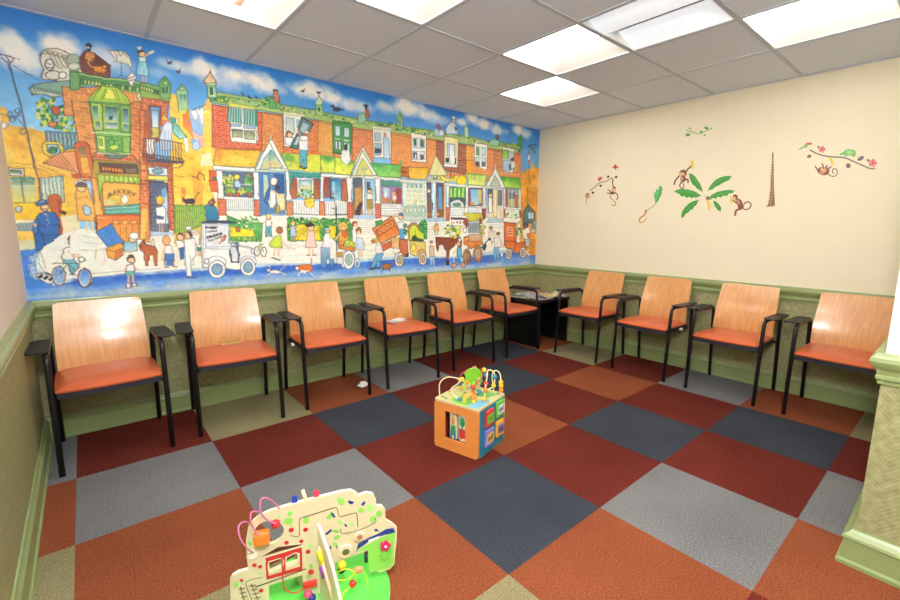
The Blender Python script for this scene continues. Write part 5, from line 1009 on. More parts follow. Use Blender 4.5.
P('b8ccd0', '150,180 285,185 285,430 150,420', '6c7c88', g='e0d8c0'); P('3c5064', '158,190 195,192 195,380 160,380', '2a2430', g='7c8890'); P('e8e0a0', '200,195 232,198 230,415 202,410', '8c8450'); P('6c6068', '240,200 272,202 272,320 240,315', '3c3440'); P('f0f0ec', '165,260 190,260 195,380 165,380', '8c98a8', ow=.4); E('e0b088', 180, 242, 12, 14); L('d8c078', 1.2, '240,330 270,400')
P('8c2c34', '300,185 320,188 312,340 300,340', g='a8503c'); P('7c98a8', '312,190 415,192 408,340 318,335', '3c4c54', g='c8c47c'); P('4c6c80', '330,215 375,218 372,270 332,268'); P('d8603c', '375,240 400,240 398,335 378,332', '6c2c1c'); L('eef2e8', 1, '352,200 350,335')
P('f4f4ec', '118,180 140,182 135,330 148,350 112,348 125,325', '6c6c64', ow=.4); P('f4f4ec', '288,185 300,185 298,330 312,352 284,350 290,325', '6c6c64', ow=.4); P('f4f4ec', '408,190 422,190 422,340 432,358 398,358 410,335', '6c6c64', ow=.4)
P('dfe6e4', '0,335 115,340 110,385 0,375', '8ca0a8'); P('8c3434', '112,348 142,350 140,420 120,440', '4c2018'); P('dfe8dc', '290,350 425,355 425,420 292,420', '8ca0a8'); leaves(350, 400, 60, 26, 24, ('8cc070', '4c9c54', 'e8f0d8'), r=9); P('a04034', '285,352 300,352 298,420 285,420'); P('a04034', '408,360 430,362 430,420 412,420')
P('a4c4dc', '165,432 285,438 280,460 150,458', '7c98ac'); P('f4f2e6', '148,460 285,460 290,640 140,640', var=.04); L('a8c4cc', .6, '170,475 280,480'); L('a8c4cc', .6, '165,495 280,500')
P('d8cc34', '0,380 110,390 115,440 60,470 0,440', '6c7c20', g='b4b830'); P('a8b8c0', '0,450 90,440 100,540 0,540', '4c5c60'); 
for k in range(8): L('3c5c64', .9, [(5+k*12, 465), (12+k*12, 530)])
P('8c3c2c', '85,430 105,420 115,470 95,470'); leaves(115, 520, 22, 80, 40, ('e0b838', '7cb83c', 'd88c34', '2f7d3a'), r=8)
P('e0602c', '288,455 385,468 385,640 290,640', '6a2418', ow=.7); P('f0a070', '310,490 360,495 362,570 312,568'); 
for k in range(3): L('b83c24', .9, [(322, 508+k*20), (352, 510+k*20)])
P('4c6c64', '438,380 460,340 480,318 510,345 535,375 535,460 440,460', '24342c', ow=.7); P('a4d4ec', '478,375 525,375 525,430 480,430', '34505c'); L('24342c', 1.1, '480,305 480,330'); leaves(405, 520, 26, 70, 30, ('4c9c44', '8cc44c', '2f7d3a', 'c8d050'), r=8); P('8ca09c', '520,440 555,450 550,520 515,520', '3c4c4c')
E('f0f0e8', 522, 170, 7, 12, '4c5c70'); L('5c3c24', .5, '475,180 478,300'); L('c8641c', .5, '500,300 505,400'); L('c8641c', .5, '545,200 548,340')
Z(468, 210, 8)
P('b8dcec', '0,0 80,0 70,20 10,22'); P('d8742c', '0,240 110,250 120,270 60,290 20,310 0,300', '5c3018', ow=.5); P('b8a890', '5,195 100,190 112,250 5,250', '5c4430', g='c88c58'); wheel(78, 350, 36, 68, 'a8744c', 'dcb488', '4c2c1c', 10); wheel(0, 370, 14, 46, 'a8744c', 'd8ac80', '4c2c1c', 8); P('2c4450', '110,300 140,255 150,290 130,330'); L('2c4450', 1, '100,300 160,240')
E('c89068', 182, 145, 14, 16, '5c3820'); P('8c4a2c', '168,140 175,128 196,132 196,145'); P('e0d8c4', '165,175 215,165 215,235 190,260 165,215', '8c7c6c'); P('24242c', '160,225 185,222 180,245 160,240')
P('efece0', '210,225 255,220 270,295 215,300', '7c7c74', ow=.4); E('6c4a34', 240, 190, 15, 15); E('d8a078', 238, 200, 9, 9); P('74b4dc', '208,298 248,298 245,345 250,385 232,390 228,345 222,395 208,395 205,340', '2c5c88', ow=.4); L('e0b088', 1.1, '265,240 285,295'); P('e4f0f4', '258,335 280,335 280,370 262,370', '6c8494'); L('e0b088', 1, '210,235 190,280')
P('d8602c', '290,245 380,250 395,262 450,255 462,290 455,320 420,330 380,350 350,310 300,300', '6a2418', g='e07438', ow=.6); L('6a2418', .6, '290,245 385,250'); L('6a2418', .7, '378,255 375,330'); wheel(325, 352, 26, 42, 'e8e4dc', 'c8a890', '3c2c34', 8); wheel(440, 340, 26, 44, 'e8e4dc', 'c8a890', '3c2c34', 8)
P('3c4468', '435,110 460,85 485,110 478,150 445,170', None); E('7c5040', 458, 135, 12, 16); P('f0ece4', '440,160 490,130 495,200 470,240 440,220', '7c7c74', ow=.4); P('dc7438', '470,190 495,185 495,215 472,215', '7a3018'); P('a8cce4', '455,235 490,230 492,290 462,290', '3c6c88'); L('eef2f0', 1.2, '465,325 480,350 495,360'); L('eef2f0', 1, '470,330 490,320')
E('6c8488', 520, 130, 18, 22); P('b4c0b4', '505,150 540,150 545,180 505,180', '4c5c54')

# ---- the mesh that carries the painting
IMG = np.clip(IMG, 0, 1)
# ink where colours meet
lm = IMG.mean(2); gx = np.abs(np.diff(lm, axis=1, append=lm[:, -1:])); gy = np.abs(np.diff(lm, axis=0, append=lm[-1:])); gc = np.abs(np.diff(IMG, axis=1, append=IMG[:, -1:])).max(2)
ink_ = np.clip((gx+gy+.5*gc)*1.5-.10, 0, 1)*(.55+N1*.8); ink_[:int(MH*.12)] *= .3
IMG = IMG*(1-.55*ink_[..., None])+hx('3a2a28')*.55*ink_[..., None]
# hand-drawn wobble and the mottling of watercolour
wx = (N1*2.0+N2*1.4); wy = (np.roll(N1, 97, 1)*2.0+np.roll(N2, 61, 0)*1.4)
IMG = IMG[np.clip((GY+wy).astype(int), 0, MH-1), np.clip((GX+wx).astype(int), 0, MW-1)]
IMG = IMG**.80*.98+.015
N3 = fbm(MH, MW, 4); busy = np.clip((GY/MH-.18)*6, .25, 1)
lumi = np.clip(IMG.mean(2), 0, 1)
IMG = IMG*(1+(.24*N3+.14*np.roll(N2, 200, 1))*busy*(1.15-lumi*.9))[..., None]*(1+.05*np.stack([np.roll(N1, 31*k, 1) for k in (1, 5, 9)], 2))
IMG = np.clip(IMG, 0, 1)
IMG = np.where(IMG <= .04045, IMG/12.92, ((IMG+.055)/1.055)**2.4)
me = bpy.data.meshes.new('mural')
vx = XL+(np.arange(MW)/(MW-1))*(-XL-.004)+.002; vz = H_CEIL-.006-(np.arange(MH)/(MH-1))*(H_CEIL-.006-RAIL)
co_ = np.zeros((MH, MW, 3), np.float32); co_[..., 0] = vx; co_[..., 1] = -.0015; co_[..., 2] = vz[:, None]
nf = (MW-1)*(MH-1); a = (np.arange(MH-1)[:, None]*MW+np.arange(MW-1)).ravel()
quad = np.stack([a, a+MW, a+MW+1, a+1], 1).astype(np.int32)
me.vertices.add(MW*MH); me.vertices.foreach_set('co', co_.ravel()); me.loops.add(nf*4); me.loops.foreach_set('vertex_index', quad.ravel())
me.polygons.add(nf); me.polygons.foreach_set('loop_start', np.arange(nf, dtype=np.int32)*4); me.polygons.foreach_set('loop_total', np.full(nf, 4, np.int32))
me.update(calc_edges=True)
ca = me.color_attributes.new('paint', 'FLOAT_COLOR', 'POINT'); ca.data.foreach_set('color', np.concatenate([IMG, np.ones((MH, MW, 1))], 2).astype(np.float32).ravel())
mm, nt, b = new_mat('printed_mural'); at = N(nt, 'ShaderNodeAttribute', attribute_name='paint'); nt.links.new(at.outputs['Color'], b.inputs['Base Color'])
b.inputs['Roughness'].default_value = .5; b.inputs['Specular IOR Level'].default_value = .25
me.materials.append(mm)
mo = bpy.data.objects.new('mural', me); COL.objects.link(mo)
tag(mo, 'large painted street scene mural of brick row houses, bakery and vendors under a blue sky', 'mural')
# ================================================================ WALL STICKERS on the cream wall
def DW(s, ox, oy, sc):
    """measured outline -> points (y, z) on the right wall"""
    pts = pp(s) if isinstance(s, str) else s
    out = []
    for x, y in pts:
        p = on_plane(ox+x/sc, oy+y/sc, (1, 0, 0), 0); out.append((p[1], p[2]))
    return out
class Sticker:
    def __init__(s, name, label, group, ox, oy, sc):
        s.o = (ox, oy, sc); s.mb = MB(); s.name = name; s.label = label; s.group = group; s.k = 0; s.parts = []
    def _t(s): s.k += 1; return .0008+.00012*s.k
    def P(s, col, pts):
        q = DW(pts, *s.o); c = Vector((-s._t(), 0, 0)); s.mb.prism([(-a, b) for a, b in q], c, (0, -1, 0), (0, 0, 1), .0006+.00012*s.k+.0006, paint(*col)); return s
    def E(s, col, cx, cy, rx, ry=None, rot=0, n=16):
        ry = ry or rx
        return s.P(col, [(cx+rx*math.cos(t)*math.cos(rot)-ry*math.sin(t)*math.sin(rot), cy+rx*math.cos(t)*math.sin(rot)+ry*math.sin(t)*math.cos(rot)) for t in np.linspace(0, 2*PI, n+1)[:-1]])
    def L(s, col, w, pts, taper=None):
        pts = pp(pts); c = [Vector((a, b, 0)) for a, b in pts]; c = spline(c, 5) if len(c) > 2 else c
        n = len(c); A = []; B = []
        for i, p in enumerate(c):
            t = (c[min(i+1, n-1)]-c[max(i-1, 0)]).normalized(); nn = Vector((-t.y, t.x, 0)); ww = w*(1 if taper is None else (1-(1-taper)*i/(n-1)))/2
            A.append(tuple((p+nn*ww)[:2])); B.append(tuple((p-nn*ww)[:2]))
        x = -s._t(); m = paint(*col)
        a = [Vector((x, q[0], q[1])) for q in DW(A, *s.o)]; b = [Vector((x, q[0], q[1])) for q in DW(B, *s.o)]
        s.mb.add(a+b, [(i, i+n, i+n+1, i+1) for i in range(n-1)], m); return s
    def part(s, name):
        s.parts.append((name, s.mb)); s.mb = MB(); return s
    def done(s):
        if s.parts:
            t = empty(s.name, (0, -1.5, 1.4), label=s.label, cat='wall sticker', group=s.group)
            if s.mb.v: s.parts.append(('motif', s.mb))
            for n, mb in s.parts:
                for v in range(len(mb.v)): p = mb.v[v]; mb.v[v] = (p[0], p[1]+1.5, p[2]-1.4)
                mb.build(n, t)
            return t
        o = s.mb.build(s.name); return tag(o, s.label, 'wall sticker', s.group)
G = 'jungle stickers on the cream wall'
TWIG = (150, 112, 92); BRN = (128, 78, 52); TAN = (222, 172, 128); DRK = (74, 54, 46); GRN = (62, 150, 58); LGR = (120, 190, 84); DGR = (38, 108, 48); YEL = (232, 198, 66); RED = (206, 74, 66); PNK = (224, 130, 132)
A = (570, 150, 7.5)
def S_(name, label, o): return Sticker(name, label, G, *o)
s = S_('branch_sticker', 'bare twig sticker with dark berries, leftmost on the cream wall', A)
s.L(TWIG, 7, '150,305 190,275 225,245 270,235 320,205').P(RED, '208,225 215,205 242,200 240,216 222,234').E((170, 130, 100), 130, 340, 14, 20, .4).E((206, 170, 130), 142, 352, 10, 12).L(TWIG, 5, '130,355 122,378 124,398')
for x, y in ((286, 200), (346, 203), (230, 268), (172, 320)): s.E(DRK, x, y, 10, 9)
s.E((160, 130, 110), 280, 196, 5, 4); s.done()
s = S_('flower_sticker', 'small red flower sticker above the twig', A)
s.P(RED, '340,104 350,120 366,128 350,136 342,150 332,136 314,128 330,120').E((170, 50, 50), 340, 128, 5); s.done()
s = S_('monkey_sticker', 'little monkey sticker hanging by one arm from the twig, tail curled below', A)
s.L(BRN, 9, '322,215 320,245 326,285').E(BRN, 318, 322, 20, 12).E(TAN, 326, 298, 18, 16).E(BRN, 334, 282, 12, 7).L(BRN, 8, '305,315 290,300 280,296').L(BRN, 8, '308,322 290,325 276,322').L(BRN, 8, '336,315 355,335 360,355 350,374').L((160, 104, 76), 6, '305,335 302,355 325,378 342,395 338,414 320,416 314,408'); s.done()
s = S_('banana_leaf_sticker', 'single green banana leaf sticker left of the palm', A)
s.P((92, 182, 100), '678,266 692,285 686,330 664,378 640,406 638,380 630,350 630,320 645,318 646,292 664,300 666,276').P(GRN, '684,272 692,285 686,330 664,378 642,404 660,360 676,318').L((110, 120, 90), 4, '640,405 615,428 585,450'); s.done()
s = S_('monkey_tail_sticker', 'orange-brown curled tail sticker under the single banana leaf', A)
s.L((200, 128, 66), 13, '572,455 558,488 530,508 520,532 534,546 560,532 576,505', .35).E(BRN, 572, 455, 7, 8); s.done()
B = (660, 120, 5.717)
s = S_('vine_sticker', 'thin green vine sticker high on the cream wall', B)
s.L(GRN, 3, '152,55 175,68 205,76 235,76 262,62 300,46')
for x, y, r, q in ((170, 48, 8, .4), (160, 84, 14, -.3), (235, 68, 9, .2), (266, 46, 13, .3), (255, 86, 8, .6), (294, 48, 7, -.4), (200, 68, 4, 0), (155, 64, 4, 0), (180, 60, 4, .5), (150, 90, 5, .3)): s.E(GRN if r > 8 else LGR, x, y, r, r*.62, q)
s.E(LGR, 164, 80, 7, 4).E(LGR, 270, 43, 7, 4); s.done()
s = S_('monkey_sticker', 'monkey sticker above the palm reaching up to a banana', B)
s.P(YEL, '180,230 190,234 193,255 192,280 182,275 172,262 176,250').L(BRN, 9, '145,300 158,284 172,270 176,262').E(BRN, 132, 305, 22, 20).E(TAN, 126, 312, 16, 14).E(BRN, 134, 292, 13, 9).E(BRN, 132, 336, 16, 20).E((196, 140, 104), 126, 335, 9, 12).L(BRN, 9, '112,318 94,338 84,355 82,372').L(BRN, 9, '142,345 156,338 162,352 158,360').L(BRN, 8, '128,352 118,362 112,375').L((140, 92, 66), 6, '130,360 138,375 130,390 116,386 114,376'); s.done()
s = S_('palm_sticker', 'green palm crown sticker with six fronds and a hanging banana', B)
for pts, rib in (('165,305 185,308 204,326 215,345 228,362 238,385 244,412 232,406 222,398 212,392 196,374 188,372 176,348 168,330', '170,310 206,352 242,410'),
  ('410,320 372,320 345,328 318,342 298,362 282,385 272,408 286,400 300,397 318,382 340,372 352,364 376,352 398,340', '406,322 330,352 274,406'),
  ('80,410 98,398 130,393 165,398 205,410 238,434 220,438 205,446 196,440 180,448 168,438 152,446 140,434 122,438 112,424', '82,410 160,412 236,434'),
  ('429,405 400,399 370,402 330,410 295,428 272,452 290,456 300,446 320,450 330,438 350,444 360,432 382,434 396,420 415,418', '426,406 340,424 276,450'),
  ('125,564 122,545 128,522 145,496 165,478 190,464 222,455 215,472 206,490 196,492 186,510 174,514 160,530 148,536 138,552', '126,560 164,504 218,458'),
  ('303,460 322,466 338,482 350,502 346,526 336,516 328,514 322,500 314,494 308,476', '306,462 330,488 344,520')):
    s.P(GRN, pts).L(LGR, 4, rib).L(DGR, 1.5, rib); s.part('frond')
s.E(BRN, 272, 446, 9, 12).L((214, 206, 180), 3, '246,416 262,436 272,446').L((214, 206, 180), 3, '240,436 262,440'); s.part('stem')
s.P(YEL, '264,460 278,464 288,485 288,502 280,516 274,512 276,492'); s.part('banana'); s.done()
s = S_('monkey_sticker', 'sitting monkey sticker holding a banana right of the palm, tail curled', B)
s.P(YEL, '400,432 410,436 414,452 416,470 404,484 402,466').L(BRN, 9, '448,470 436,474 424,462 416,458').E(BRN, 430, 440, 15, 15).E(TAN, 424, 446, 9, 9).E(BRN, 454, 474, 17, 28, -.5).E((190, 134, 98), 448, 470, 9, 18, -.5).E(BRN, 462, 495, 18, 16).L(BRN, 12, '465,508 446,512 434,522 430,545').L(BRN, 8, '430,545 424,546').L((130, 84, 58), 7, '474,508 496,512 516,500 520,480 505,468 486,474 480,486'); s.done()
s = S_('tree_trunk_sticker', 'tall brown tapering tree trunk sticker', B)
s.P((150, 112, 80), '640,186 649,186 648,235 650,290 652,400 655,448 657,492 606,497 620,478 626,450 632,400 634,340 638,285 642,235')
for y in range(205, 490, 16):
    w = 3+(y-186)*.055; s.L((104, 72, 50), 3, f'{644-w-(y-186)*.02},{y} {646},{y+4} {648+w*.3},{y-2}')
s.L((190, 152, 112), 4, '645,290 644,380 640,440 630,485'); s.done()
C = (780, 130, 7.5)
s = S_('branch_sticker', 'long grey branch sticker at the right of the cream wall', C)
s.L((110, 98, 90), 10, '222,148 290,182 370,200 480,208 560,240 640,275 690,292 712,285')
s.E((96, 84, 92), 605, 213, 26, 15, -.5).E((110, 92, 84), 512, 268, 18, 18, .4).E((100, 84, 72), 218, 198, 17, 11, -.4).E((140, 126, 130), 600, 210, 12, 7, -.5).E((170, 130, 110), 212, 204, 6, 5); s.done()
s = S_('parrot_sticker', 'small multicoloured parrot sticker at the tip of the long branch', C)
s.P((88, 176, 170), '128,158 152,136 178,116 208,104 204,130 168,138').P((120, 184, 80), '182,112 200,98 222,104 206,122 186,126').P((200, 80, 54), '196,98 216,94 238,96 242,106 226,112 206,110').P(YEL, '160,128 180,118 186,126 166,136'); s.done()
for cx, cy, r, lab in ((315, 145, 26, 'pink flower sticker on the left part of the long branch'), (695, 248, 32, 'larger pink flower sticker at the right end of the long branch')):
    s = S_('flower_sticker', lab, C)
    s.E((96, 110, 74), cx-r, cy-r*.6, r*.45, r*.3, .6)
    for k in range(5): s.E(PNK if k % 2 else (214, 106, 112), cx+r*.55*math.cos(k*1.2566), cy+r*.5*math.sin(k*1.2566), r*.5, r*.42, k*1.2566)
    s.E((168, 52, 66), cx, cy, r*.22); s.done()
s = S_('chameleon_sticker', 'green chameleon sticker on top of the long branch', C)
s.P((120, 188, 100), '448,180 456,170 476,168 486,152 510,144 545,146 566,156 570,178 560,198 545,204 538,192 520,186 505,192 495,202 486,190 470,186 452,188').E((168, 214, 132), 522, 168, 24, 12).E((70, 120, 66), 478, 174, 4).L((84, 150, 78), 5, '560,170 566,184 556,196 546,190'); s.done()
s = S_('monkey_sticker', 'monkey sticker on its back under the long branch with a banana', C)
s.P(YEL, '362,206 384,208 398,225 402,250 394,276 384,262 382,240 370,222').E(BRN, 325, 308, 46, 32, .1).E(TAN, 326, 298, 24, 20, .2).E((196, 128, 96), 312, 322, 22, 12).L(BRN, 11, '296,310 276,292 264,270').L(BRN, 11, '330,290 322,268 314,250').L(BRN, 11, '345,296 350,276 352,262').L(BRN, 11, '358,306 370,284 386,276').L((116, 80, 62), 7, '360,330 386,346 412,346 430,326 426,300 408,290 394,302 396,320 406,322'); s.done()
# ================================================================ CORNER TABLE, MAGAZINES, PAPERS
blk = plain('black_laminate', rgb(14, 14, 17), .32, .04, 30)
t = empty('corner_table', (-.300, -.300, 0), label='low black open-front table in the corner, strewn with magazines', cat='side table')
for nm, lo, hi in (('side_panel', (-.250, -.240, 0), (-.226, .225, .478)), ('side_panel', (.226, -.240, 0), (.250, .225, .478)), ('back_panel', (-.225, .205, .05), (.225, .224, .478)), ('table_top', (-.258, -.245, .480), (.258, .230, .506))):
    mb = MB(); mb.box(lo, hi, blk, .002); mb.build(nm, t)
def mag(x, y, z, rz, w, h, th, cols, label, curl=0, name='magazine'):
    """thin printed booklet with a coloured cover, bands and picture blocks"""
    t = empty(name, (x, y, z), rz, label=label, cat='magazine' if name == 'magazine' else name.replace('_', ' '), group='reading matter on the corner table' if name == 'magazine' else None)
    pg = MB(); n = 10; m = paint(*cols[0]); wp_ = paint(236, 234, 226)
    def zz(u): return curl*(u**2)
    vs = []
    for k in range(n+1):
        u = -1+2*k/n; vs += [(u*w/2, -h/2, zz(u)), (u*w/2, h/2, zz(u)), (u*w/2, h/2, zz(u)+th), (u*w/2, -h/2, zz(u)+th)]
    fs = []
    for k in range(n):
        a = 4*k; b = a+4
        fs += [(a, a+1, b+1, b), (a+1, a+2, b+2, b+1), (a+3, a, b, b+3)]
    fs += [(0, 3, 2, 1), (4*n, 4*n+1, 4*n+2, 4*n+3)]
    pg.add(vs, fs, wp_); pg.build('pages', t)
    cb = MB(); e = .0006
    vs = []
    for k in range(n+1):
        u = -1+2*k/n
        vs += [(u*w/2, -h/2+j*h/5, zz(u)+th+e) for j in range(6)]
    for k in range(n):
        for j in range(5):
            c = cols[(k*3//n+j*2+(k*j) % 2) % len(cols)]
            a = k*6+j; cb.add([vs[a], vs[a+6], vs[a+7], vs[a+1]], [(0, 1, 2, 3)], paint(*c))
    cb.build('cover', t); return t
Zt = .5065
mag(-.43, -.20, Zt, .25, .20, .27, .004, [(120, 190, 130), (70, 150, 90), (220, 235, 215), (150, 110, 170)], 'green and white magazine at the left edge of the black table')
mag(-.385, -.39, Zt+.0065, -.35, .20, .26, .005, [(226, 214, 226), (190, 160, 206), (240, 240, 240), (110, 120, 150)], 'white and lilac magazine near the front left of the black table')
mag(-.31, -.17, Zt+.013, .6, .20, .27, .004, [(238, 236, 232), (200, 190, 200), (150, 170, 190), (180, 130, 170)], 'pale magazine with small pictures in the middle of the black table')
mag(-.14, -.43, Zt+.013, .1, .19, .25, .006, [(210, 160, 200), (240, 236, 240), (160, 90, 140), (236, 210, 120)], 'pink and white magazine near the front right of the black table')
mag(-.315, -.455, Zt+.022, -.75, .20, .22, .005, [(240, 214, 120), (226, 190, 84), (244, 238, 214), (214, 150, 80)], 'curled yellow and cream magazine on top of the pile', curl=.045)
mag(-.125, -.145, Zt, .15, .15, .20, .020, [(214, 110, 66), (190, 84, 50), (226, 140, 96)], 'thick orange-red book at the back of the black table')
# card booklet on the second chair, papers on the fourth, scrap on the floor
def seat_item(ch, lx, ly, lz, rz): 
    c, s = math.cos(ch.rotation_euler.z), math.sin(ch.rotation_euler.z)
    return (ch.location.x+lx*c-ly*s, ch.location.y+lx*s+ly*c, lz, ch.rotation_euler.z+rz)
x, y, z, r = seat_item(CH[1], .000, .090, .4695, .05)
t = empty('booklet', (x, y, z), r, label='small tan card booklet lying on the seat of the second chair from the left', cat='booklet')
mb = MB(); mb.box((-.060, -.036, 0), (.060, .036, .005), paint(226, 222, 206), .001); mb.build('pages', t)
mb = MB(); mb.box((-.062, -.038, .0055), (.062, .038, .0072), paint(206, 152, 84), .0005); mb.box((-.062, .0375, .001), (.062, .0395, .0072), paint(206, 152, 84)); mb.build('cover', t)
mb = MB()
for k in range(9): mb.box((-.052+k*.0122, -.012, .0073), (-.046+k*.0122, .004, .0078), paint(120, 96, 66))
mb.build('printed_marks', t).__setitem__('kind', 'stuff')
t.rotation_euler.x = .22; t.location.z += .010
x, y, z, r = seat_item(CH[3], -.02, .02, .4715, .25)
for k, (dx, dy, dr, lab) in enumerate(((0, 0, 0, 'white paper sheet lying on the seat of the fourth chair from the left'), (.02, .012, .18, 'upper folded white paper on the seat of the fourth chair from the left'))):
    mb = MB(); n = 8; w, h = .17-.03*k, .11-.02*k; vs = []
    for i in range(n+1):
        for j in (-1, 1):
            u = -1+2*i/n; vs.append((u*w/2, j*h/2, .004*u*u+.0015*math.sin(5*u+j)+k*.0065))
    vs2 = [(a, b, c+.0012) for a, b, c in vs]
    mb.add(vs+vs2, [(2*i, 2*i+1, 2*i+3, 2*i+2) for i in range(n)]+[(2*n+2+2*i, 2*n+4+2*i, 2*n+5+2*i, 2*n+3+2*i) for i in range(n)]+[(2*i, 2*i+2, 2*n+4+2*i, 2*n+2+2*i) for i in range(n)]+[(2*i+1, 2*n+3+2*i, 2*n+5+2*i, 2*i+3) for i in range(n)], paint(240, 238, 230))
    o = mb.build('paper_sheet'); o.location = (x+dx, y+dy, z+.002); o.rotation_euler = (0, 0, r+dr); tag(o, lab, 'paper')
p = on_plane(363.5, 387, (0, 0, 1), 0)
mb = MB(); rr = random.Random(4); nu, nv = 14, 9; vs = []; 
for j in range(nv+1):
    for i in range(nu):
        a = 2*PI*i/nu; b = PI*j/nv; r = .030*(.7+.75*rr.random()); vs.append((r*1.25*math.cos(a)*math.sin(b), r*math.sin(a)*math.sin(b), max(.0, .020+r*.62*math.cos(b))))
mb.add(vs, [(j*nu+i, j*nu+(i+1) % nu, (j+1)*nu+(i+1) % nu, (j+1)*nu+i) for j in range(nv) for i in range(nu)], paint(240, 240, 236))
o = mb.build('crumpled_tissue'); o.location = (p[0], p[1], .001); tag(o, 'crumpled white tissue on the carpet in front of the third chair from the left', 'tissue')
# ================================================================ ACTIVITY CUBE
cx0 = Vector((-2.667, -1.507, 0)); cf = Vector((-2.589, -1.796, 0))
ex = (cf-cx0).normalized(); ey = Vector((-ex.y, ex.x, 0))       # ex: left corner -> front corner; ey: front corner -> right corner
cen = (cx0+cf)/2+ey*.15
rz = math.atan2(ex.y, ex.x); A_ = .15; HH = .292
ORG = paint(238, 150, 72, .4, .3); TEAL = paint(26, 132, 158, .4, .3); BIRCH = paint(222, 200, 152); CG = paint(128, 196, 76)
t = empty('activity_cube', cen, rz, label='square wooden activity cube with orange and blue sides and bead wires on top', cat='toy')
# local x: towards front corner along the left face; local y: towards the right; left face is y=-A_, right (blue) face is x=+A_
def rr_poly(a0, b0, a1, b1, r, n=5):
    o = []
    for (x, y, s) in ((a1-r, b0+r, -PI/2), (a1-r, b1-r, 0), (a0+r, b1-r, PI/2), (a0+r, b0+r, PI)):
        for k in range(n+1): w = s+PI/2*k/n; o.append((x+r*math.cos(w), y+r*math.sin(w)))
    return o
# orange front side with a window: ring of quads between outer and inner outline
def framed(mb, outer, inner, o, ax, ay, th, m, medge=None):
    """board with one opening; outer and inner outlines have the same number of points"""
    o = Vector(o); ax = Vector(ax); ay = Vector(ay); n = ax.cross(ay).normalized(); k = len(outer)
    F = [o+ax*a+ay*b for a, b in outer]; I = [o+ax*a+ay*b for a, b in inner]; vs = F+I+[p-n*th for p in F]+[p-n*th for p in I]
    mb.add(vs, [(i, (i+1) % k, k+(i+1) % k, k+i) for i in range(k)]+[(2*k+i, 3*k+i, 3*k+(i+1) % k, 2*k+(i+1) % k) for i in range(k)], m)
    mb.add(vs, [(i, 2*k+i, 2*k+(i+1) % k, (i+1) % k) for i in range(k)]+[(k+i, k+(i+1) % k, 3*k+(i+1) % k, 3*k+i) for i in range(k)], medge or m)
mb = MB(); framed(mb, rr_poly(-A_, 0, A_, HH-.012, .016), rr_poly(-.078, .068, .066, .232, .004), (0, -A_, 0), (1, 0, 0), (0, 0, 1), .012, ORG); mb.build('side_panel', t)['label'] = 'orange side panel with a window'
mb = MB(); mb.prism(rr_poly(-A_+.014, 0, A_-.002, HH-.012, .016), (A_, 0, 0), (0, 1, 0), (0, 0, 1), .012, TEAL, BIRCH); mb.build('side_panel', t)['label'] = 'blue side panel'
mb = MB(); mb.prism(rr_poly(-A_, 0, A_-.014, HH-.012, .016), (0, A_, 0), (-1, 0, 0), (0, 0, 1), .012, paint(120, 190, 80), BIRCH); mb.build('side_panel', t)['label'] = 'green rear panel'
mb = MB(); mb.prism(rr_poly(-A_+.014, 0, A_-.014, HH-.012, .016), (-A_, 0, 0), (0, -1, 0), (0, 0, 1), .012, paint(220, 60, 60), BIRCH); mb.build('side_panel', t)['label'] = 'red rear panel'
mb = MB(); mb.prism(rr_poly(-A_-.002, -A_-.002, A_+.002, A_+.002, .016), (0, 0, HH), (1, 0, 0), (0, 1, 0), .012, paint(206, 204, 140), BIRCH); mb.build('top_panel', t)
# painted patches of the top
def patch(pts, col, k, name='painted_patch'):
    mb = MB(); mb.prism(pts, (0, 0, HH+.0006+.0004*k), (1, 0, 0), (0, 1, 0), .0005, paint(*col)); return mb.build(name, t)
patch([(-.02, -.14), (.06, -.145), (.09, -.10), (.05, -.04), (-.03, -.05), (-.06, -.10)], (128, 196, 76), 1)
patch([(.07, -.145), (.14, -.14), (.145, -.02), (.11, .02), (.07, -.06)], (116, 182, 214), 2)
patch([(.02, .02), (.10, .03), (.12, .10), (.05, .12), (.0, .08)], (120, 190, 90), 3)
for k, (x, y) in enumerate(((-.12, -.11), (-.09, -.12), (-.10, -.06), (-.13, -.02), (-.05, .02), (-.08, .09), (.02, -.01), (.12, .12))):
    patch([(x+.014*math.cos(a), y+.011*math.sin(a)) for a in np.linspace(0, 6.28, 9)[:-1]], ((196, 90, 70), (96, 160, 72), (226, 190, 90))[k % 3], 4)
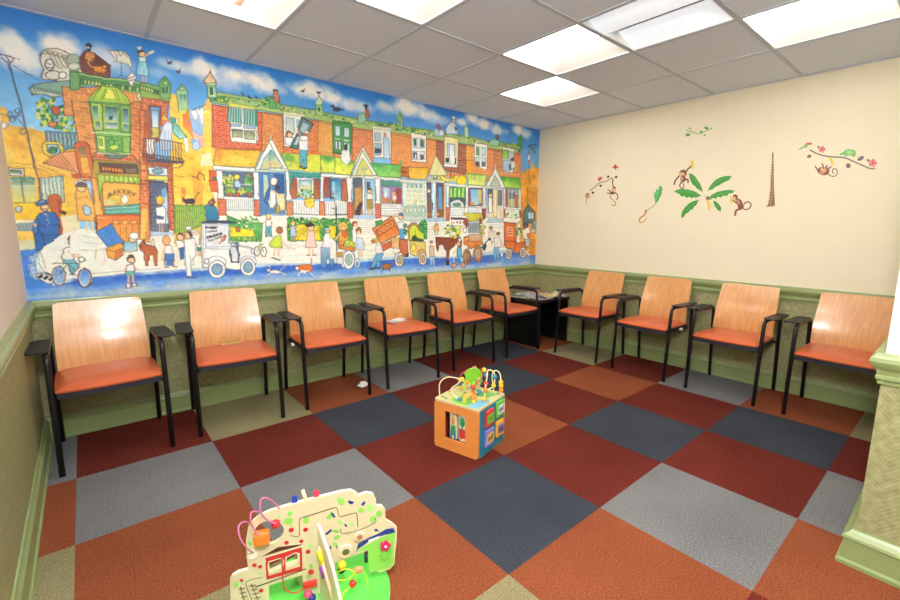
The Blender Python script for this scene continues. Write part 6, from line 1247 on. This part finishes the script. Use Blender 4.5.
# picture blocks inside the window
mb = MB(); mb.box((-.082, -A_+.045, .06), (.075, -A_+.05, .24), paint(40, 36, 40)); mb.build('window_backing', t)
for k, (x0, x1) in enumerate(((-.050, -.004), (.012, .060))):
    mb = MB(); mb.box((x0, -A_+.015, .070), (x1, -A_+.043, .230), paint(224, 220, 190), .003); b = mb.build('picture_block', t)
    mb = MB(); f = (x0, -A_+.0148, 0)
    def q(pts, c): mb.prism(pts, (x0, -A_+.0146, .07), (1, 0, 0), (0, 0, 1), .0004, paint(*c))
    w = x1-x0
    if k == 0:
        q([(w*.3, .085), (w*.7, .085), (w*.72, .125), (w*.28, .125)], (232, 150, 60)); q([(w*.15, .12), (w*.5, .155), (w*.85, .12), (w*.6, .135), (w*.5, .105), (w*.4, .135)], (240, 200, 60)); q([(w*.2, .02), (w*.8, .02), (w*.85, .08), (w*.15, .08)], (60, 170, 90)); q([(w*.1, .0), (w*.35, .0), (w*.35, .05), (w*.12, .06)], (40, 110, 180)); q([(w*.65, .0), (w*.92, .0), (w*.88, .06), (w*.65, .05)], (40, 110, 180))
    else:
        q([(w*.5+.018*math.cos(a), .115+.028*math.sin(a)) for a in np.linspace(0, 6.28, 13)[:-1]], (50, 160, 90)); q([(w*.45, .06), (w*.55, .06), (w*.6, .10), (w*.4, .10)], (40, 120, 70)); q([(w*.08, .02), (w*.9, .02), (w*.98, .075), (w*.05, .075)], (222, 60, 70)); q([(w*.2, .0), (w*.5, .02), (w*.3, .03)], (222, 60, 70))
    mb.build('picture', b)
# little doors on the blue side
doors = [(-.085, .165, (214, 60, 56), (140, 200, 70)), (.035, .180, (110, 196, 72), (235, 235, 235)), (-.085, .050, (140, 130, 216), (240, 190, 70)), (.035, .060, (242, 176, 54), (150, 130, 190))]
for y0, z0, c, c2 in doors:
    mb = MB(); mb.box((A_+.001, y0, z0), (A_+.018, y0+.082, z0+.095), paint(*c), .005); d = mb.build('door_tile', t)
    mb = MB(); mb.box((A_+.018, y0+.006, z0+.020), (A_+.0205, y0+.076, z0+.074), paint(*c2), .001)
    rr = random.Random(int(y0*1000+z0*77))
    dk = (30, 30, 34) if c2 != (140, 200, 70) else (90, 150, 40)
    for k in range(5):
        yy = y0+.012+.011*k; mb.box((A_+.0205, yy, z0+.026+rr.random()*.012), (A_+.0212, yy+.006, z0+.052+rr.random()*.016), paint(*dk))
    mb.build('picture', d)
# tree and arch standing on the top
BZ = HH
mb = MB(); mb.prism([(-.008, 0), (.008, 0), (.008, .045), (.042, .043), (.058, .068), (.050, .092), (.056, .118), (.032, .140), (0, .146), (-.032, .138), (-.054, .112), (-.044, .090), (-.056, .064), (-.036, .044), (-.008, .046)], (-.02, .06, BZ), (.83, .55, 0), (0, 0, 1), .012, paint(124, 196, 44), paint(150, 210, 80)); mb.build('tree_cutout', t)
mb = MB(); mb.box((.010, .055, BZ), (.026, .068, BZ+.095), paint(236, 190, 150), .003); mb.build('peg', t)
arc = [(.045*math.cos(a), .056*math.sin(a)) for a in np.linspace(0, PI, 13)]+[(.028*math.cos(a), .038*math.sin(a)) for a in np.linspace(PI, 0, 13)]
mb = MB(); mb.prism(arc, (.055, -.085, BZ), (.70, .71, 0), (0, 0, 1), .016, paint(240, 190, 84)); mb.build('arch', t)
# bead wires
WH = paint(238, 226, 176, .3); WR = paint(196, 40, 56, .3); WG = paint(176, 214, 70, .3); WY = paint(240, 200, 130, .3)
bc = dict(y=(240, 200, 50), b=(36, 150, 176), r=(220, 64, 56), g=(130, 196, 60), o=(240, 140, 50))
def wire(pts, m, beads):
    path = spline([(a, b, BZ+c) for a, b, c in pts], 10)
    mb = MB(); mb.tube(path, .0036, m, 8); w = mb.build('bead_wire', t)
    for f, c in beads:
        p = path[int(f*(len(path)-1))]; mb = MB(); mb.ball(p, .0145, paint(*bc[c], .35, .3), 14, 9); mb.build('bead', w)
wire([(-.125, -.13, 0), (-.13, -.125, .085), (-.10, -.09, .118), (-.035, -.07, .115), (-.03, -.075, .095), (-.075, -.09, .05), (-.04, -.10, .02), (.0, -.10, 0)], WH, [(.97, 'b')])
wire([(-.10, .05, 0), (-.09, .02, .06), (-.085, .03, .105), (-.05, .08, .12), (-.03, .10, .0)], WR, [(.12, 'y'), (.22, 'b'), (.33, 'r')])
wire([(-.06, .13, 0), (-.07, .11, .10), (-.05, .12, .135), (-.02, .10, .12), (0, .09, 0)], WY, [])
wire([(-.03, -.06, 0), (-.01, -.04, .07), (-.05, -.02, .10), (-.06, .0, .085), (-.01, .0, .07), (.03, .02, .06), (.02, .04, 0)], WG, [(.30, 'y'), (.62, 'o'), (.75, 'g')])
wire([(.075, -.08, 0), (.07, -.075, .04), (.03, -.02, .065), (.05, .05, .11), (.03, .07, .15), (.05, .09, .12), (.06, .08, 0)], WR, [(.06, 'y'), (.14, 'o'), (.22, 'r'), (.34, 'r'), (.78, 'y'), (.86, 'b')])
wire([(.12, -.04, 0), (.12, -.03, .08), (.08, .05, .10), (.06, .10, .14), (.09, .12, .12), (.10, .09, .05), (.05, .02, .03), (.0, -.01, 0)], WH, [(.05, 'y'), (.13, 'o'), (.22, 'r'), (.62, 'b'), (.70, 'y'), (.86, 'b'), (.94, 'g')])
wire([(.09, .12, 0), (.07, .13, .10), (.09, .13, .135), (.125, .125, .125), (.135, .125, .06), (.135, .125, 0)], WH, [(.90, 'o'), (.83, 'y'), (.76, 'y')])
# ================================================================ WOODEN TREE ACTIVITY CENTRE (foreground)
TO = Vector((-3.66, -2.137, 0)); TD = Vector((.9348, -.3552, 0)); TN = Vector((-.3552, -.9348, 0))   # TN looks towards the camera side
ply_l = plain('pale_toy_plywood', rgb(220, 204, 164), .45, .03, 25, coat=.2); ply_e = paint(240, 232, 206)
TG = paint(96, 226, 76, .4, .3); RD = paint(206, 40, 44); LG_ = paint(150, 214, 96); NV = paint(34, 62, 140); DKB = paint(90, 44, 34)
def TP(u, v, off=0.0):
    """measured point -> (a, z) on the upright tree panel"""
    n = np.array(TN); p = on_plane(u, v, n, float(TN.dot(TO))+off); q = Vector(p)-TO; return (q.dot(TD), q.z)
def TPS(s, z=(220, 480, 5.0)):
    return [TP(z[0]+x/z[2], z[1]+y/z[2]) for x, y in (pp(s) if isinstance(s, str) else s)]
t = empty('activity_tree', TO, math.atan2(TD.y, TD.x), label='wooden tree-shaped activity toy with painted house and bright green base in the foreground', cat='toy')
# in the toy's frame: x along the panel, y away from the camera, z up; front face of the panel is y = 0
def board(mb, pts, y, th, m, me=None): mb.prism(pts, (0, y, 0), (1, 0, 0), (0, 0, 1), th, m, me)
outline = '50,500 60,480 90,462 142,448 132,380 130,300 140,240 165,205 200,178 250,155 360,122 480,90 600,60 655,52 680,66 692,78 730,64 765,70 780,100 782,130 810,130 826,150 828,200 860,218 885,240 884,300 876,360 872,420 850,445 800,462 780,452'
pts = TPS(outline)
# the panel goes on below the picture's edge; the outline closes near the base
aL = pts[0][0]; aR = pts[-1][0]
lower = [(-.17, .020), (-.16, .06), (aL-.004, .10)]
full = pts+lower
# openings: round window, two house windows and the lower window -> panel is cut by boolean
mb = MB(); board(mb, full, 0, .012, ply_l, ply_e); panel = mb.build('tree_panel', t)
def cutter(pts):
    mb = MB(); board(mb, pts, -.02, .05, ply_l); o = mb.build('cut'); return o
def ell(cx, cy, rx, ry, rot=0, n=24): return [(cx+rx*math.cos(a)*math.cos(rot)-ry*math.sin(a)*math.sin(rot), cy+rx*math.cos(a)*math.sin(rot)+ry*math.sin(a)*math.cos(rot)) for a in np.linspace(0, 2*PI, n+1)[:-1]]
holes = [TPS(ell(245, 262, 76, 58, -.25)), TPS('242,410 308,390 312,432 248,458'), TPS('330,385 386,362 390,404 334,426')]
lw = TPS('242,528 412,475 424,560 430,640 300,660 250,640'); holes.append([lw[0], lw[1], (lw[1][0]+.002, .035), (lw[0][0], .035)])
rw = TPS('575,415 740,352 750,465'); holes.append([rw[0], rw[1], rw[2], (rw[2][0], -.01), (rw[0][0]-.005, -.01)])
import bmesh
for h in holes:
    c = cutter(h); c.parent = t
    bpy.context.view_layer.update()
    md = panel.modifiers.new('b', 'BOOLEAN'); md.operation = 'DIFFERENCE'; md.object = c; md.solver = 'EXACT'
    dg = bpy.context.evaluated_depsgraph_get(); me2 = bpy.data.meshes.new_from_object(panel.evaluated_get(dg)); panel.modifiers.clear(); panel.data = me2; bpy.data.objects.remove(c)
me2.name = 'tree_panel'
# round base plate
mb = MB(); mb.prism([(.015+.250*math.cos(a), .015+.235*math.sin(a)) for a in np.linspace(0, 2*PI, 65)[:-1]], (0, .006, .018), (1, 0, 0), (0, 1, 0), .018, TG, ply_e); mb.build('base_plate', t)
def P3(u, v, dist):
    """point of the view line at a plane 'dist' in front of the tree panel, in toy coordinates"""
    n = np.array(TN); p = Vector(on_plane(u, v, n, float(TN.dot(TO))+dist))-TO; return Vector((p.dot(TD), -dist, p.z))
# crossing panel towards the camera: its outer edge measured on the plane through the toy's middle
jx = TP(318, 524)[0]; jz = TP(318, 524)[1]
ep = [P3(u, v, d) for u, v, d in ((317.5, 523, .001), (323, 536, .022), (329, 551, .045), (334, 566, .064), (338, 582, .082), (340.5, 600, .100))]
cd = Vector((ep[-1].x-jx, ep[-1].y, 0)).normalized()
prof = [((q-Vector((jx, 0, 0))).dot(cd), q.z) for q in ep]
prof += [(.125, prof[-1][1]-.05), (.145, .10), (.150, .05), (.146, .0185), (.0005, .0185)]
mb = MB(); mb.prism(prof, (jx-.004, 0, 0), cd, (0, 0, 1), .010, ply_l, ply_e); mb.build('cross_panel', t)
mb = MB(); mb.prism([(.014, .0185), (.150, .0185), (.155, .08), (.13, .15), (.06, jz-.08), (.014, jz-.03)], (jx-.004, 0, 0), -cd, (0, 0, 1), .010, ply_l, ply_e); mb.build('cross_panel', t)
# printed things on the panel
LAY = [0]
def ink(s, m, y=None, name=None, z=(220, 480, 5.0)):
    LAY[0] += 1
    p = TPS(s, z); board(PB, p, -.0006-.00004*(LAY[0] % 40), .0005, m)
def flat_line(s, w, m, z=(220, 480, 5.0)):
    c = [Vector((a, b, 0)) for a, b in pp(s)]; c = spline(c, 5) if len(c) > 2 else c; n = len(c); A = []; B = []
    for i, p in enumerate(c):
        tt = (c[min(i+1, n-1)]-c[max(i-1, 0)]).normalized(); nn = Vector((-tt.y, tt.x, 0)); A.append(tuple((p+nn*w/2)[:2])); B.append(tuple((p-nn*w/2)[:2]))
    LAY[0] += 1; y = -.0012-.00004*(LAY[0] % 40)
    a = [(q[0], y, q[1]) for q in TPS(A, z)]; b = [(q[0], y, q[1]) for q in TPS(B, z)]; n = len(a)
    PB.add(a+b, [(i, i+n, i+n+1, i+1) for i in range(n-1)], m)
PB = MB()
leafs = [(292, 184, 14, 10), (350, 168, 16, 12), (342, 205, 24, 18), (360, 228, 10, 8), (605, 105, 22, 18), (430, 200, 20, 14), (750, 140, 20, 22), (705, 150, 16, 14), (795, 168, 16, 18), (600, 210, 16, 10), (560, 172, 12, 14), (545, 185, 14, 12), (655, 220, 14, 10), (765, 195, 16, 18), (150, 315, 14, 10), (452, 330, 14, 12), (585, 285, 18, 10), (580, 255, 16, 9), (148, 350, 12, 8), (455, 430, 12, 10), (80, 522, 16, 12), (110, 515, 10, 9), (445, 480, 14, 12), (575, 320, 12, 12), (200, 462, 10, 8)]
for k, (x, y, a, b) in enumerate(leafs): ink(ell(x, y, a, b, .5*(k % 5)-1, 10), LG_ if k % 3 else paint(176, 222, 130))
for x, y, r in ((356, 249, 14), (428, 247, 13), (333, 312, 12), (407, 305, 11), (440, 357, 13), (172, 424, 12), (201, 432, 11), (455, 458, 16), (445, 510, 9), (206, 551, 12), (108, 500, 9)): ink(ell(x, y, r, r*.8, -.3, 10), RD)
for q in ('645,100 660,105 672,108 660,120 645,116 638,106', '708,116 722,104 728,110 718,126 708,126', '552,165 560,160 578,182 570,188', '620,222 628,218 638,232 628,234', '525,268 555,245 562,252 535,275', '770,246 785,244 795,255 775,256', '548,330 556,330 556,344 548,344', '582,320 588,320 586,340 580,340'): ink(q, NV)
# blue river and green meadow on the right lobe
ink('872,248 878,262 872,300 868,420 846,440 800,452 745,458 740,350 680,360 720,330 790,295 840,270', paint(142, 214, 88)); ink('790,268 830,245 868,240 876,262 830,272 790,285 740,310 690,345 680,362 690,320 740,290', NV); ink('740,300 800,278 790,290 745,312', paint(236, 236, 226))
# house
ink('205,385 290,335 415,320 385,332 300,355 225,378', DKB)
ink('225,390 408,335 410,360 232,408', RD); flat_line('222,388 408,332', 3, ply_e)
for q in ('228,410 240,406 244,490 232,494', '313,386 326,382 328,455 317,458', '398,360 410,356 412,432 400,438', '230,482 412,428 412,448 234,498'): ink(q, RD)
flat_line('242,410 308,390 312,432 248,458 242,410', 4, ply_e); flat_line('330,385 386,362 390,404 334,426 330,385', 4, ply_e)
flat_line('175,534 300,490 430,442', 5, paint(70, 50, 40)); flat_line('128,512 150,498 210,484', 3, paint(130, 120, 96)); flat_line('128,512 140,550 170,620', 4, paint(110, 100, 84))
for k in range(5):
    flat_line('%d,%d %d,%d' % (94+k*6, 545+k*20, 124+k*6, 538+k*20), 4, DKB); flat_line('%d,%d %d,%d' % (146+k*8, 530+k*20, 180+k*8, 522+k*20), 4, DKB)
flat_line('102,530 130,630', 4, DKB); flat_line('156,516 200,620', 4, DKB)
# maze grooves
GR = paint(112, 96, 76)
flat_line('398,270 398,205 402,190 430,180 560,140 582,138 590,160 596,178', 4, GR); flat_line('396,268 390,280 350,275', 3, GR); flat_line('600,182 668,164 684,170 690,232', 4, GR); flat_line('604,238 612,265 690,250 775,210 772,190', 3, GR)
PB.build('painted_decoration', t)['kind'] = 'stuff'
def TO3(u, v, out, zc=(220, 480, 5.0)):
    return P3(zc[0]+u/zc[2], zc[1]+v/zc[2], out)
def part(mb, name, label=None):
    o = mb.build(name, t)
    if label: o['label'] = label
    return o
# knob wheels, flower, pegs
for x, y, r, c in ((697, 275, 24, (226, 196, 156)), (628, 348, 34, (226, 206, 170))):
    a, z = TP(220+x/5, 480+y/5); rr_ = abs(TP(220+(x+r)/5, 480+y/5)[0]-a)
    mb = MB(); mb.prism([(a+rr_*math.cos(w), z+rr_*math.sin(w)) for w in np.linspace(0, 2*PI, 25)[:-1]], (0, -.012, 0), (1, 0, 0), (0, 0, 1), .011, paint(*c), ply_e); k = part(mb, 'turning_disc')
    mb = MB(); mb.prism([(a+rr_*.55*math.cos(w), z+rr_*.5*math.sin(w)) for w in np.linspace(0, 2*PI, 17)[:-1]], (0, -.0127, 0), (1, 0, 0), (0, 0, 1), .0006, paint(160, 110, 80) if r < 30 else paint(90, 100, 50)); mb.build('picture', k)
a, z = TP(220+825/5, 480+322/5)
mb = MB()
mb.prism([(a+.016*(1+.22*math.cos(5*w))*math.cos(w), z+.016*(1+.22*math.cos(5*w))*math.sin(w)) for w in np.linspace(0, 2*PI, 41)[:-1]], (0, -.012, 0), (1, 0, 0), (0, 0, 1), .011, paint(214, 30, 96)); f = part(mb, 'flower_knob', 'pink flower knob'); mb = MB(); mb.ball((a, -.013, z), .005, paint(250, 190, 220)); mb.build('flower_centre', f)
a, z = TP(220+826/5, 480+372/5)
mb = MB(); mb.prism([(a-.020, z+.006), (a+.006, z+.014), (a+.020, z+.020), (a+.018, z-.004), (a+.004, z-.014), (a-.014, z-.012)], (0, -.009, 0), (1, 0, 0), (0, 0, 1), .008, paint(120, 200, 76)); part(mb, 'sliding_leaf')
for x, y, c, nm in ((373, 100, (34, 70, 170), 'blue'), (482, 72, (226, 60, 86), 'red')):
    a, z = TP(220+x/5, 480+y/5); mb = MB(); mb.box((a-.0085, .004, z-.022), (a+.0085, .010, z+.010), paint(*c), .002); part(mb, 'top_tab', nm+' tab on the top edge')
a, z = TP(220+425/5, 480+80/5); mb = MB(); mb.tube([(a+.004, .006, z-.03), (a-.006, .006, z+.018)], .006, paint(232, 214, 170)); part(mb, 'peg')
# pink wire loops at the upper left with big beads
PK = paint(222, 120, 170, .3)
def loop(pts, m, r=.0024, name='bead_wire'):
    path = spline([TO3(*q) for q in pts], 10); mb = MB(); mb.tube(path, r, m, 8); return part(mb, name)
w1 = loop([(300, 145, -.004), (262, 105, .03), (220, 88, .05), (202, 110, .06), (205, 160, .06), (235, 200, .04), (278, 220, .02)], PK)
w2 = loop([(212, 172, -.004), (190, 158, .03), (160, 160, .05), (152, 185, .06), (160, 225, .06), (185, 265, .04), (214, 285, .02)], PK)
w3 = loop([(150, 215, -.004), (125, 208, .03), (100, 220, .05), (92, 250, .06), (105, 300, .06), (140, 345, .04), (168, 365, .006)], PK)
mb = MB(); mb.ball(TO3(278, 220, .014), .014, paint(214, 40, 52)); mb.build('bead', w1)
mb = MB(); q = TO3(214, 287, .016); mb.box((q.x-.026, q.y-.016, q.z-.020), (q.x+.020, q.y+.016, q.z+.020), paint(240, 128, 44), .008); mb.build('bead', w2)
mb = MB(); q = TO3(162, 372, .004); mb.prism([(q.x+.014*math.cos(w), q.z+.014*math.sin(w)) for w in np.linspace(0, 2*PI, 21)[:-1]], (0, -.008, 0), (1, 0, 0), (0, 0, 1), .008, ply_e); mb.build('wire_socket', w3)
# stick with yellow and purple sliders beside the crossing panel
a0 = P3(318, 546, .03); a1 = P3(332, 600, .10)
mb = MB(); mb.tube([a0, P3(330, 590, .09), a1], .005, paint(226, 186, 150)); st = part(mb, 'rod')
mb = MB(); mb.tube([P3(319, 550, .036), P3(322, 564, .052)], .0085, paint(240, 214, 30)); mb.build('slider', st)['label'] = 'yellow slider'
mb = MB(); mb.tube([P3(322, 566, .052), P3(325, 577, .066)], .0095, paint(150, 70, 170)); mb.build('slider', st)['label'] = 'purple slider'
# wires over the green base on the right with beads
def base_wire(pts, m, beads, r=.0022):
    path = spline([P3(*q) for q in pts], 10); mb = MB(); mb.tube(path, r, m, 8); w = part(mb, 'bead_wire')
    for f, rad, c, sc in beads:
        p = path[int(f*(len(path)-1))]; mb = MB(); mb.ball(p, rad, paint(*c), 14, 9, sc); mb.build('bead', w)
YG = paint(206, 236, 60, .3)
base_wire([(336, 573, .03), (346, 569, .05), (354, 572, .06), (356, 578, .05), (350, 587, .05), (344, 592, .06), (342, 600, .07), (341, 606, .08)], YG, [(.52, .012, (220, 44, 34), (1, 1, 1)), (.98, .012, (240, 196, 130), (1, 1, 1))])
base_wire([(338, 580, .04), (348, 579, .05), (358, 570, .045), (362, 569, .04), (366, 576, .035), (368, 589, .03)], YG, [(.40, .014, (196, 150, 90), (1.3, .8, .9))])
mb = MB(); mb.ball(P3(342, 565, .02), .014, paint(236, 206, 40), 14, 9); b = part(mb, 'bee_bead'); mb = MB(); mb.ball(P3(341.5, 569.5, .02), .0125, paint(30, 28, 30), 14, 9); mb.build('stripe', b)
mb = MB(); q = P3(366, 554, .01); mb.tube([q, q+Vector((0, 0, -.03))], .006, paint(24, 40, 60)); part(mb, 'hinge')
# lower left: red wire and beads in the lower window
base_wire([(282, 558, .02), (283, 580, .03), (286, 590, .035), (296, 593, .04), (304, 588, .03)], paint(196, 60, 30, .3), [])
mb = MB(); mb.ball(P3(308, 594, .03), .013, paint(230, 70, 120), 14, 9); part(mb, 'bead', 'pink bead'); mb = MB(); mb.ball(P3(312, 598, .03), .013, paint(30, 50, 140), 14, 9); part(mb, 'bead', 'dark blue bead')
mb = MB(); q = P3(312, 584, .014); mb.box((q.x-.028, q.y-.006, q.z-.008), (q.x+.016, q.y+.006, q.z+.010), paint(214, 50, 40), .002); part(mb, 'ledge', 'red ledge')
# ================================================================ CAMERA, LIGHT
cam = bpy.data.cameras.new('camera'); co = bpy.data.objects.new('camera', cam); COL.objects.link(co)
M4 = Matrix(((ROT[0][0], ROT[1][0], -ROT[2][0], CAM[0]), (ROT[0][1], ROT[1][1], -ROT[2][1], CAM[1]), (ROT[0][2], ROT[1][2], -ROT[2][2], CAM[2]), (0, 0, 0, 1)))
co.matrix_world = M4
cam.sensor_fit = 'HORIZONTAL'; cam.sensor_width = 36; cam.lens = F_PX/900*36
cam.shift_x = -SHX/900; cam.shift_y = SHY/900; cam.clip_start = .02
SC.camera = co
fd = bpy.data.lights.new('camera_flash', 'POINT'); fo = bpy.data.objects.new('camera_flash', fd); COL.objects.link(fo)
fd.shadow_soft_size = .07; fd.energy = FLASH; fd.color = (.92, .97, 1)
fo.location = CAM+np.array([.0, -.05, .72])
w = bpy.data.worlds.new('world'); SC.world = w; w.use_nodes = True
w.node_tree.nodes['Background'].inputs['Color'].default_value = (.9, .95, 1, 1); w.node_tree.nodes['Background'].inputs['Strength'].default_value = .05
SC.view_settings.view_transform = 'Standard'; SC.view_settings.look = 'None'; SC.view_settings.gamma = 1
SC.view_settings.use_curve_mapping = False; SC.view_settings.exposure = EXPO
